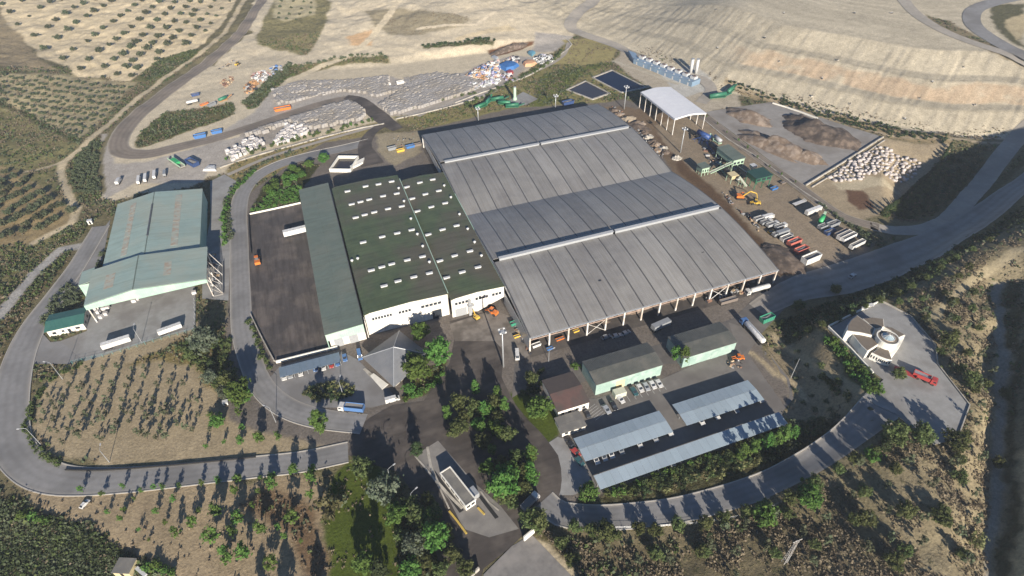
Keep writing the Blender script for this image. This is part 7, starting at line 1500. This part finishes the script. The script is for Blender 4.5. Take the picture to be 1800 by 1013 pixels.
# named big trees
for key, k, x, y, s_, lb, nm in [
 ('bright','J',85,535,1.15,'bright green tree between the ring road and the dry lot','tree'), ('poplar','J',530,700,1.15,'lone bright green tree in the fork of the two roads','tree'), ('young','J',188,750,1.4,'small dark green tree on the dry lot corner','tree'),
 ('bright','J',1075,185,1.0,'bright green tree between the factory wall and the pyramid roof','tree'), ('bright','J',1185,320,1.1,'bright green tree right of the pyramid roof','tree'), ('bright','J',1062,400,1.2,'largest bright green tree in front of the pyramid roof','tree'), ('round','J',1015,470,.7,'low green tree at the tip of the pyramid roof','tree'),
 ('poplar','J',1228,630,.9,'bright tree at the upper left edge of the central grove','tree'), ('pine','J',1265,710,.95,'olive green tree on the lawn edge by the entrance road','tree'), ('pine','J',1310,640,.8,'dark tree at the top of the central grove','tree'),
 ('round','B',510,850,.9,'round bright green tree beside the sludge basin','tree'), ('round','K',245,625,1.35,'large round bright green tree left of the brown-roofed office','tree'), ('poplar','K',850,390,1.0,'left bright tree of the pair between the green buildings','tree'), ('poplar','K',885,410,1.05,'right bright tree of the pair between the green buildings','tree'), ('gshrub','K',408,420,1.5,'small green bush at the corner of the green workshop','bush'), ('pine','K',215,490,.7,'dark tree behind the round bright tree','tree'),
 ('bright','K',95,950,1.1,'big bright green tree at the lower left of the parking lane','tree'), ('poplar','K',208,910,.95,'narrow bright tree beside the dark lane','tree'), ('poplar','K',215,840,.8,'slim bright tree above the narrow one by the dark lane','tree'),
 ('pine','M',790,240,1.0,'grey green tree at the top of the lawn','tree'), ('silver','M',905,380,1.25,'pale grey green spreading tree on the right of the lawn','tree'), ('yshrub','M',600,440,2.7,'pale yellow green bush on the left edge of the lawn','bush'), ('oshrub','M',640,400,1.8,'dull green bush above the yellow one on the lawn','bush'),
 ('bright','M',975,510,.75,'leftmost bright tree of the thicket by the entrance road','tree'), ('pine','M',1085,500,.95,'tall olive tree of the thicket by the entrance road','tree'), ('round','M',1165,510,.9,'bright tree in the thicket nearest the weighbridge','tree'), ('bright','M',1205,650,.95,'bright tree low in the thicket by the entrance road','tree'), ('silver','M',1085,680,1.0,'pale round tree in the middle of the thicket','tree'), ('pine','M',1000,620,.7,'dark tree on the left flank of the thicket','tree'),
 ('bright','M',800,800,.8,'bright green tree at the bottom of the lawn','tree'), ('round','M',1055,815,1.0,'bright tree at the bottom of the thicket','tree'), ('pine','M',1230,800,.7,'dull tree at the bottom right of the thicket','tree'), ('dark','M',885,830,1.0,'dark conifer at the lower edge of the lawn','conifer'),
 ('poplar','M',1470,240,.75,'slim bright tree right of the weighbridge','tree'), ('bright','M',1590,360,1.3,'large bright green tree right of the weighbridge cabin','tree'), ('bare','M',1500,350,.8,'brownish thin tree next to the large bright one','tree'), ('pine','M',1640,430,.7,'dull tree below the large bright one','tree'), ('poplar','M',1740,170,.9,'bright narrow tree above the gate lorry','tree'), ('round','M',1745,275,.8,'bright tree between the narrow one and the gate lorry','tree'), ('pine','M',1760,540,1.15,'dark round tree by the white gate wall','tree'),
 ('silver','I',852,85,1.35,'large silvery tree left of the ring road bend','tree'), ('pine','I',790,120,.7,'small dark tree beside the large silvery one','tree'), ('silver','I',870,215,.85,'silvery tree above the dark one in the lot','tree'), ('dark','I',880,165,.6,'dark conifer between the silvery trees','conifer'), ('pine','I',945,230,1.1,'dark green tree by the ring road','tree'), ('silver','I',930,275,.8,'pale tree below the dark one by the ring road','tree'), ('bright','I',1005,300,.9,'bright green tree at the lot edge','tree'), ('round','I',900,390,.75,'round bright bush tree on the dry lot','tree'), ('gshrub','I',865,350,.9,'small green bush above the round bright one','bush'),
 ('pine','N',145,540,1.0,'dark olive tree beyond the gate wall','tree'), ('pine','N',550,600,1.1,'olive green tree on the slope under the curved road','tree'), ('round','N',440,370,.9,'brownish green bush tree at the carport corner','tree'), ('bare','N',420,360,.7,'thin bare tree at the carport corner','tree'),
 ('round','N',1435,500,1.1,'bright green tree on the outer edge of the curved road, lower one','tree'), ('bright','N',1690,420,.9,'bright green tree on the outer edge of the curved road, upper one','tree'),
 ('pine','O',850,60,1.15,'olive green tree left of the terrace tip','tree'), ('pine','O',1055,70,1.1,'olive tree under the visitor terrace, middle one','tree'), ('pine','O',1300,110,1.15,'olive tree under the visitor terrace, right one','tree'), ('dark','O',800,130,.7,'dark tree below the terrace road','conifer'), ('gshrub','O',740,190,2.0,'bright bush beside the terrace road','bush'), ('round','O',260,470,1.0,'bright green tree below the curved road','tree'),
 ('pine','O',665,640,.85,'dark green pine on the open slope, left one','pine'), ('pine','O',940,580,.8,'dark green pine on the open slope, right one','pine'), ('pine','O',1200,640,.8,'yellow green tree on the open slope','tree'), ('pine','O',1330,340,.7,'olive tree high on the open slope','tree'), ('pine','O',1600,240,.6,'small olive tree at the foot of the gully','tree'), ('pine','O',870,930,.8,'olive tree near the bottom of the slope','tree'), ('yshrub','O',1440,760,2.0,'yellowish bush near the gully','bush'),
 ('pine','L',255,215,.7,'green tree on the shaded bank behind the container','tree'), ('pine','L',420,140,.7,'green tree on the shaded road bank','tree'), ('pine','L',700,520,.7,'dark bush at the corner of the visitor centre','tree'), ('pine','L',1170,600,.6,'small green tree beside the gully','tree'), ('pine','L',935,195,.6,'dark green tree beside the hill track','tree'), ('pine','L',910,380,.8,'olive tree beside the terrace kerb','tree'), ('pine','L',1020,550,.9,'olive tree at the right corner of the terrace','tree')]:
    p = atc(k, [(x, y)])[0]
    if nm == 'bush': plant(key, p, lb, None, s_, name='bush', cat='bush')
    else: plant(key, p, lb, None, s_, name={'pine': 'pine_tree', 'conifer': 'conifer_tree'}.get(nm, 'broadleaf_tree'), cat=nm)
# groves and beds
def onpaved(x, y):
    X_, Y_ = np.array([x]), np.array([y])
    for ln, w_ in ROADS:
        if min(abs(p[0]-x)+abs(p[1]-y) for p in ln) < 14 and polydist(ln, X_, Y_, False)[0] < w_/2+.6: return True
    return any(polydist(P, X_, Y_)[0] < .5 for P in PAVES if min(p[0] for p in P)-1 < x < max(p[0] for p in P)+1)
def scatter(key, k, poly, n_, label, group, sc=1.0, mind=2.0, seed=1, name=None, cat=None, sz=None):
    for x, y in inpoly(atc(k, poly), n_, seed, mind):
        if any(w in label for w in ('curved road', 'slope', 'shaded', 'hill')) and onpaved(x, y): continue
        plant(key, (x, y, hz(x, y)), label, group, sc, name=name, cat=cat, sz=sz)
scatter('round', 'F', [(120,310),(200,215),(330,130),(400,80),(450,100),(400,180),(300,230),(200,300)], 12, 'rounded bright tree of the bed above the composting yard', 'trees of the bed above the composting yard', .72, 4.0, 3, 'garden_tree', 'tree')
scatter('gshrub', 'F', [(130,330),(230,240),(380,200),(385,280),(200,325)], 45, 'low green bush above the composting yard', 'bushes above the composting yard', 1.0, 2.2, 4)
scatter('poplar', 'S', [(800,710),(840,690),(885,690),(905,760),(920,860),(885,880),(850,820),(810,760)], 9, 'tall narrow fresh green tree of the central grove', 'tall narrow trees of the central grove', .8, 6, 55, 'grove_tree', 'tree')
scatter('pine', 'S', [(790,720),(840,690),(880,690),(900,740),(925,800),(920,880),(890,890),(850,840),(800,770)], 12, 'dense green tree of the central grove beside the entrance lane', 'trees of the central grove', .85, 5.0, 5, 'grove_tree', 'tree')
scatter('round', 'S', [(830,700),(880,700),(895,760),(860,800),(830,760)], 7, 'brighter rounded tree of the central grove', 'bright trees of the central grove', .85, 6.0, 6, 'grove_tree', 'tree')
scatter('pine', 'S', [(705,890),(750,870),(800,940),(830,1013),(720,1030)], 10, 'dark tree of the thicket between lawn and entrance road', 'trees of the entrance thicket', .8, 5.0, 7, 'thicket_tree', 'tree')
scatter('gshrub', 'J', [(975,505),(1060,470),(1180,380),(1220,300),(1190,430),(1090,490),(990,520)], 30, 'clipped green bush in the bed around the pyramid roof office', 'bushes around the pyramid roof office', .9, 1.6, 8)
scatter('yshrub', 'J', [(410,500),(480,430),(600,405),(700,440),(700,490),(500,530)], 22, 'dull yellow bush in the planting island by the office', 'bushes of the planting island', .9, 1.8, 9)
scatter('dshrub', 'J', [(440,460),(560,440),(700,480),(600,530),(460,520)], 16, 'dark bush in the planting island by the office', 'dark bushes of the planting island', .9, 1.8, 10)
scatter('dshrub', 'K', [(130,480),(280,430),(260,560),(170,560)], 14, 'dark bush along the shaded edge of the office lawn', 'bushes beside the office lawn', 1.2, 2.2, 11)
scatter('gshrub', 'L', [(375,345),(405,335),(635,565),(635,598),(565,585),(480,490)], 60, 'dense green hedge bush on the bank below the visitor terrace', 'hedge bushes under the visitor terrace', 1.15, 1.8, 12)
scatter('shrub', 'L', [(330,450),(420,500),(520,590),(450,620),(360,540)], 22, 'green bush on the slope left of the visitor terrace', 'bushes on the slope left of the terrace', 1.1, 2.5, 13)
scatter('oshrub', 'L', [(120,330),(240,330),(380,440),(560,600),(450,700),(250,640),(230,480)], 60, 'dull bush on the eroded slope between parking yard and terrace', 'bushes on the eroded slope', .8, 4.2, 14)
for i, (key, poly, n_, lb) in enumerate([('shrub', [(1060,868),(1200,815),(1370,752),(1400,765),(1300,815),(1180,850),(1040,888)], 75, 'green bush of the bed between carport and curved road'), ('dshrub', [(1060,872),(1200,822),(1390,760),(1470,750),(1420,800),(1290,850),(1180,872),(1040,888)], 80, 'dark bush of the bed between carport and curved road'), ('yshrub', [(1120,860),(1180,840),(1300,815),(1400,785),(1350,820),(1200,862)], 24, 'cream coloured bush in the bed between carport and curved road'), ('oshrub', [(1380,740),(1500,720),(1520,735),(1440,790),(1380,800)], 45, 'dull bush near the upper end of the curved road')]):
    scatter(key, 'S', poly, n_, lb, lb.replace('bush', 'bushes', 1), 1.1, 1.9, 20+i)
grow('gshrub', 'N', [(590,352),(640,340),(730,302),(825,252),(875,232),(925,242),(1020,192),(1115,152),(1205,172)], 'round bush in the row right below the long carport', 'row of bushes below the long carport', 1.15)
grow('poplar', 'N', [(1310,160),(1380,130),(1450,98),(1495,88),(1550,60),(1605,45)], 'small upright bright tree in the row beyond the long carport', 'row of upright trees beyond the long carport', .85, 'young_tree')
grow('pine', 'S', [(1010,930),(1040,935),(1075,940),(1120,935),(1150,940),(1190,930),(1235,925),(1270,915),(1310,905),(1345,895),(1385,880),(1430,855),(1470,830),(1500,815),(1530,800),(985,960),(1555,775),(1005,990),(1150,980),(1230,975)], 'olive green tree along the outer edge of the curved road', 'trees along the outer edge of the curved road', .62, 'roadside_tree')
scatter('sapling', 'S', [(1000,935),(1300,915),(1430,870),(1520,810),(1640,800),(1730,800),(1720,1000),(1500,1013),(1000,1013)], 42, 'slim grey green tree on the scrub slope at the bottom right', 'slim trees of the bottom right slope', 1.7, 7, 45, 'slim_tree', 'tree')
scatter('sapling', 'S', [(1560,540),(1640,500),(1740,450),(1745,700),(1720,790),(1660,640)], 30, 'slim grey green tree on the hill right of the visitor terrace', 'slim trees of the hill beyond the terrace', 1.4, 6, 46, 'slim_tree', 'tree')
scatter('pine', 'S', [(1000,935),(1300,915),(1430,870),(1520,810),(1640,800),(1730,800),(1720,1000),(1500,1013),(1000,1013)], 14, 'scattered olive tree on the scrub slope at the bottom right', 'trees of the bottom right slope', .55, 9, 25, 'slope_tree', 'tree')
scatter('pine', 'S', [(1560,540),(1640,500),(1740,450),(1745,700),(1720,790),(1660,640)], 18, 'small olive tree on the hill right of the visitor terrace', 'trees of the hill beyond the terrace', .45, 8, 26, 'slope_tree', 'tree')
# trees behind the terrace whose shadows reach the road
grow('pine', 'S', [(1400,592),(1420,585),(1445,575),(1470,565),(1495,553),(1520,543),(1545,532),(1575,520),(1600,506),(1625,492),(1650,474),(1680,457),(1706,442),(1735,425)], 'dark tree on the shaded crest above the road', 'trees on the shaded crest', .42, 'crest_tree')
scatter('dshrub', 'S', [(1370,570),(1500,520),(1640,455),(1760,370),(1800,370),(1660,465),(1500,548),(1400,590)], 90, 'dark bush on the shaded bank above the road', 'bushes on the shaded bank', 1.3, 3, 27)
# hedge of small cypresses round the bag plot: they throw the long shadows
hl = catmull(atc('D', [(1185,665),(1120,760),(1020,850),(930,930),(880,965)]), 3.2)
for p in hl: plant('dark', (p[0], p[1], hz(*p)), 'small dark conifer in the hedge row along the edge of the bag plot', 'conifers of the bag plot hedge', .42, sz=1.1, name='hedge_conifer', cat='conifer')
scatter('shrub', 'D', [(1170,690),(1195,680),(1195,760),(1000,930),(900,970),(880,968),(1010,870)], 60, 'green bush on the bank edge of the bag plot', 'bushes along the bag plot bank', 1.1, 2.4, 28)
scatter('dshrub', 'D', [(1200,680),(1390,660),(1420,700),(1300,830),(1120,950),(930,970),(1180,740)], 60, 'dark bush down in the shaded ditch', 'bushes of the shaded ditch', 1.4, 4, 29)
scatter('dshrub', 'D', [(200,352),(380,420),(620,490),(900,555),(1200,610),(1190,640),(900,600),(620,535),(400,455),(200,372)], 120, 'small dark bush along the foot of the landfill slope', 'bushes at the foot of the landfill', .9, 2.4, 30)
# service road rows and other edges
def rowalong(key, k, pts, step, label, group, sc=1.0, jit=.5, name=None, cat=None):
    for p in catmull(atc(k, pts), step): q = (p[0]+_rt.uniform(-jit, jit), p[1]+_rt.uniform(-jit, jit)); plant(key, (q[0], q[1], hz(*q)), label, group, sc*_rt.uniform(.8, 1.2), name=name, cat=cat)
rowalong('young', 'B', [(0,850),(120,800),(300,750),(480,705),(600,680),(760,640)], 5.5, 'slim tree in the row above the left service track', 'trees along the left service track', .85, 1.2, 'row_tree', 'tree')
rowalong('shrub', 'B', [(20,830),(200,780),(400,725),(560,690),(740,640)], 4, 'bush in the strip above the left service track', 'bushes along the left service track', 1.1, 1.5)
rowalong('shrub', 'Cc', [(60,560),(160,500),(300,430),(400,385),(500,330),(560,270)], 4, 'bush beside the dumped goods and the channel', 'bushes beside the scrap yard channel', 1.2, 1.6)
rowalong('shrub', 'B', [(870,590),(1000,560),(1160,520),(1300,490)], 4.5, 'bush between the bale field and the channel', 'bushes along the bale field', 1.0, 1.4)
rowalong('dshrub', 'B', [(1030,245),(1150,232),(1300,212),(1400,210)], 3.2, 'dark bush in the line across the upper sands', 'line of bushes on the upper sands', 1.2, 1.0)
rowalong('oshrub', 'B', [(90,545),(160,490),(240,410),(330,350)], 3, 'dense bush of the hedge strip beside the scrap', 'bushes of the hedge strip', 1.5, 2.5); rowalong('oshrub', 'B', [(380,350),(560,310),(760,290),(840,300)], 4, 'bush in the broken line above the bales', 'bushes above the bales', 1.2, 2)
rowalong('oshrub', 'F', [(20,480),(0,300),(60,180),(180,90),(330,30)], 3.4, 'bush of the verge inside the ring road bend', 'bushes of the ring road verge', 1.1, 1.2)
rowalong('gshrub', 'E', [(1118,415),(1112,320),(1125,210),(1190,130),(1260,60)], 2.8, 'green bush in the hedge right of the left hall', 'hedge right of the left hall', 1.1, .7)
rowalong('shrub', 'J', [(115,75),(150,160),(190,250),(225,340)], 2.2, 'green bush on the strip beside the composting yard wall', 'bushes beside the yard wall', .9, .9)
rowalong('young', 'H', [(130,20),(250,110),(360,200),(480,300),(620,390)], 9, 'thin bush tree beside the brown track', 'bush trees along the brown track', .5, .8, 'row_tree', 'tree')
rowalong('oshrub', 'H', [(760,500),(860,580),(980,650),(1040,740)], 2.6, 'bush on the verge at the corner of the truck yard', 'bushes at the truck yard corner', 1.1, 1.2)
rowalong('gshrub', 'S', [(40,905),(60,910),(85,918)], 2.2, 'bright green bush in the lower left corner', 'bright bushes of the lower left corner', 1.2, .6); rowalong('gshrub', 'I', [(605,975),(660,990),(710,1005)], 1.8, 'bright green bush beside the yellow edged hut', 'bright bushes beside the hut', 1.1, .5)
rowalong('shrub', 'I', [(330,140),(230,200),(150,280),(115,370),(125,450),(170,520),(240,560)], 2.2, 'bush on the verge inside the hairpin bend', 'bushes inside the hairpin bend', .85, .9)
scatter('shrub', 'I', [(700,80),(830,20),(940,30),(960,160),(980,320),(900,260),(830,180)], 50, 'bush on the bank below the hall forecourt', 'bushes below the hall forecourt', 1.1, 2.4, 31)
scatter('oshrub', 'E', [(430,650),(520,420),(500,530),(430,640),(420,700),(300,760),(200,860),(210,790),(320,620)], 40, 'bush on the strip between left road and hall', 'bushes between the left road and the hall', 1.2, 2.4, 32)
scatter('oshrub', 'A', [(360,900),(440,790),(500,720),(520,860),(520,1010),(390,1010)], 70, 'bush in the green strip beside the pale track', 'bushes beside the pale track', 1.2, 2.6, 33)
scatter('dark', 'S', [(640,1040),(690,1030),(720,1060),(660,1080)], 3, 'tall dark conifer just below the lawn', 'conifers below the lawn', 1.0, 6, 34, 'conifer_tree', 'conifer')
grow('dark', 'S', [(735,800),(1035,1055),(560,1060),(500,1080),(455,1090)], 'tall dark conifer by the entrance', 'conifers by the entrance', .95, 'conifer_tree', cat='conifer')

# ---- scrub and grass nobody could count: leaf tufts following the land cover
def tufts(label, name, m, dens, seed, poly=None, size=(.35, .9), leaf=.22, nl=6, thr=.35, maxn=30000, k='S'):
    r_ = np.random.default_rng(seed)
    if poly: P = atc(k, poly); A = np.array(P)[:, :2]; lo, hi = A.min(0), A.max(0)
    else: lo, hi = np.array([-330, 60]), np.array([480, 560])
    area = (hi-lo).prod(); n_ = int(min(area*dens, 400000)); x = r_.uniform(lo[0], hi[0], n_); y = r_.uniform(lo[1], hi[1], n_)
    i = np.clip(np.searchsorted(GX, x)-1, 0, len(GX)-2); j = np.clip(np.searchsorted(GY, y)-1, 0, len(GY)-2)
    v = VEG[j, i]; cl = fbm(x, y, 9, seed, 3); ok = (r_.random(n_) < np.clip((v-thr)*1.6, 0, 1)*sstep(.35, .6, cl)*2) & (v > thr)
    # keep roads, roofs and yards clear
    pos = (x > -16) & (x < 179) & (y > 183) & (y < 336)
    ok &= ~pos
    if poly is not None: ok &= polydist(P, x, y) < 0
    x, y, i, j = x[ok], y[ok], i[ok], j[ok]
    if ROADS:
        d = np.full(len(x), 1e9)
        for ln, w_ in ROADS:
            A = np.array(ln); bx = (x > A[:, 0].min()-w_) & (x < A[:, 0].max()+w_) & (y > A[:, 1].min()-w_) & (y < A[:, 1].max()+w_)
            if bx.any(): d[bx] = np.minimum(d[bx], polydist(ln[::2]+[ln[-1]], x[bx], y[bx], False)-w_/2)
        for PP in PAVES:
            A = np.array(PP); bx = (x > A[:, 0].min()) & (x < A[:, 0].max()) & (y > A[:, 1].min()) & (y < A[:, 1].max())
            if bx.any(): q = polydist(PP, x[bx], y[bx]); d[bx] = np.minimum(d[bx], q)
        ok = d > .6; x, y, i, j = x[ok], y[ok], i[ok], j[ok]
    if len(x) > maxn: s_ = r_.permutation(len(x))[:maxn]; x, y, i, j = x[s_], y[s_], i[s_], j[s_]
    z = HH[j, i]; n_ = len(x); s_ = r_.uniform(size[0], size[1], n_); t = r_.uniform(0, 1, n_)
    ctr = np.stack([x, y, z], 1)[:, None, :]; o = r_.normal(0, 1, (n_, nl, 3))*np.array([.45, .45, .35])*s_[:, None, None]; o[..., 2] = np.abs(o[..., 2])+.05
    P_ = ctr+o; N_ = o/(np.linalg.norm(o, axis=2, keepdims=True)+1e-6)+r_.normal(0, .4, o.shape); N_ /= np.linalg.norm(N_, axis=2, keepdims=True); A_ = np.cross(N_, r_.normal(0, 1, o.shape)); A_ /= np.linalg.norm(A_, axis=2, keepdims=True)+1e-6; B_ = np.cross(N_, A_)
    sz = (leaf*(.6+.8*r_.random((n_, nl, 1))))*(s_[:, None, None]/size[1]+.4); V = np.stack([P_-A_*sz, P_-B_*sz*.8, P_+A_*sz, P_+B_*sz*.8], 2).reshape(-1, 3); T = np.repeat(t, nl*4)
    me = bpy.data.meshes.new(name); me.vertices.add(len(V)); me.vertices.foreach_set('co', V.astype(np.float32).ravel()); me.loops.add(len(V)); me.loops.foreach_set('vertex_index', np.arange(len(V), dtype=np.int32)); q = len(V)//4
    me.polygons.add(q); me.polygons.foreach_set('loop_start', np.arange(0, len(V), 4, dtype=np.int32)); me.update(calc_edges=True); a = me.attributes.new('tint', 'FLOAT', 'POINT'); a.data.foreach_set('value', T.astype(np.float32)); me.materials.append(m)
    o_ = bpy.data.objects.new(name, me); C.objects.link(o_); tag(o_, label, 'scrub', kind='stuff'); print(name, len(V)//4)
tufts('low green scrub scattered over the slopes and verges', 'scrub', L_MID, .3, 3, thr=.42, maxn=18000, leaf=.42, nl=6, size=(.5, 1.3))
tufts('dark low scrub in the hollows and on the banks', 'scrub', L_DARK, .30, 4, maxn=15000, thr=.55, leaf=.42, nl=6, size=(.5, 1.2))
tufts('dry yellow grass and twigs over the dry lots', 'dry_grass', L_DRY, .4, 5, maxn=30000, thr=.15, leaf=.30, nl=5, size=(.4, .9))
tufts('grey green scrub on the terraces and hillsides', 'scrub', L_OLIVE, .35, 6, maxn=20000, thr=.4, leaf=.42, nl=6, size=(.5, 1.3))
tufts('dry grass clumps on the right hillside', 'dry_grass', L_DRY, 1.5, 9, [(1560,530),(1640,500),(1740,440),(1745,700),(1735,1030),(960,1030),(960,935),(1250,905),(1450,820),(1560,770),(1690,780),(1710,715),(1640,600)], maxn=18000, leaf=.28, nl=5, size=(.4, 1.0), thr=.1)
tufts('dense dark scrub in the lower left corner', 'scrub', L_DARK, 2.0, 7, [(-60,875),(0,878),(60,905),(150,930),(260,992),(330,1040),(-60,1100)], maxn=7000, leaf=.3, nl=6, size=(.5, 1.2)); tufts('dense olive scrub in the lower left corner', 'scrub', L_OLIVE, 2.0, 8, [(-60,875),(0,878),(60,905),(150,930),(260,992),(330,1040),(-60,1100)], maxn=7000, leaf=.28, nl=6, size=(.5, 1.1))

# ---- shrubs: the largest in view stand as things, the rest as one mass
SHR.sort(key=lambda q: -q[0])
def inview(p):
    v = Vector(p)-Vector((0, 0, HC)); q = cam.matrix_world.to_3x3().inverted() @ v; return q.z < 0 and abs(q.x/-q.z)*FPX < 905 and abs(q.y/-q.z)*FPX < 510
big = [q for q in SHR if inview(q[2])][:285]; bigid = set(id(q) for q in big)
for q in big:
    o = bpy.data.objects.new('shrub', q[1]); C.objects.link(o); o.location = q[2]; o.rotation_euler = (0, 0, q[3]); o.scale = (q[4], q[4], q[5]); tag(o, q[6], 'shrub', q[7])
_cache = {}; V_, T_, M_ = [], [], []; mats_ = []
for q in SHR:
    if id(q) in bigid: continue
    if q[1].name not in _cache:
        n_ = len(q[1].vertices); a = np.empty(n_*3, np.float32); q[1].vertices.foreach_get('co', a); t = np.empty(n_, np.float32); q[1].attributes['tint'].data.foreach_get('value', t); m = q[1].materials[0]
        if m not in mats_: mats_.append(m)
        _cache[q[1].name] = (a.reshape(-1, 3), t, mats_.index(m))
    a, t, mi = _cache[q[1].name]; c_, s_ = math.cos(q[3]), math.sin(q[3]); k = _rt.uniform(-.15, .15)
    V_.append(np.stack([(a[:, 0]*c_-a[:, 1]*s_)*q[4]+q[2][0], (a[:, 0]*s_+a[:, 1]*c_)*q[4]+q[2][1], a[:, 2]*q[5]+q[2][2]], 1)); T_.append(t+k); M_.append(np.full(len(a)//4, mi, np.int32))
V_ = np.concatenate(V_); T_ = np.concatenate(T_); M_ = np.concatenate(M_); me = bpy.data.meshes.new('shrubs'); me.vertices.add(len(V_)); me.vertices.foreach_set('co', V_.astype(np.float32).ravel()); me.loops.add(len(V_)); me.loops.foreach_set('vertex_index', np.arange(len(V_), dtype=np.int32))
me.polygons.add(len(V_)//4); me.polygons.foreach_set('loop_start', np.arange(0, len(V_), 4, dtype=np.int32)); me.update(calc_edges=True); at_ = me.attributes.new('tint', 'FLOAT', 'POINT'); at_.data.foreach_set('value', T_.astype(np.float32))
for m in mats_: me.materials.append(m)
me.polygons.foreach_set('material_index', M_); o = bpy.data.objects.new('shrubs', me); C.objects.link(o); tag(o, 'smaller shrubs spread over terraces, ditches and verges', 'shrubs', kind='stuff')

# ---- where a group can be read from left to right, say which one
ORD = 'first second third fourth fifth sixth seventh eighth ninth tenth eleventh twelfth thirteenth fourteenth fifteenth sixteenth seventeenth eighteenth nineteenth twentieth'.split()+['twenty-'+w for w in 'first second third fourth fifth sixth seventh eighth ninth'.split()]+['thirtieth']
Mi = cam.matrix_world.inverted(); by = {}
for o in C.objects:
    if o.parent is None and 'label' in o.keys() and 'kind' not in o.keys(): by.setdefault(o['label'], []).append(o)
for lb, os_ in by.items():
    if 2 <= len(os_) <= 30 and len(lb.split()) <= 13:
        os_.sort(key=lambda o: (lambda v: v.x/-v.z)(Mi @ Vector(o.location)))
        for i, o in enumerate(os_): o['label'] = lb+', '+ORD[i]+' from left'
for im in list(bpy.data.meshes):
    if im.users == 0: bpy.data.meshes.remove(im)
# ---- thin morning haze
mb = MB(); mb.box(-900, 1000, -200, 1400, -40, 184)
hm = bpy.data.materials.new('thin haze'); hm.use_nodes = True; N = hm.node_tree.nodes; N.remove(N['Principled BSDF']); pv = N.new('ShaderNodeVolumePrincipled')
pv.inputs['Color'].default_value = (.86, .92, 1, 1); pv.inputs['Density'].default_value = .00016; pv.inputs['Anisotropy'].default_value = .2
hm.node_tree.links.new(pv.outputs[0], N['Material Output'].inputs['Volume'])
hz_ = obj('haze', mb, hm); hz_['kind'] = 'stuff'
scene.cycles.volume_bounces = 0; scene.cycles.volume_step_rate = 5; scene.cycles.volume_max_steps = 64
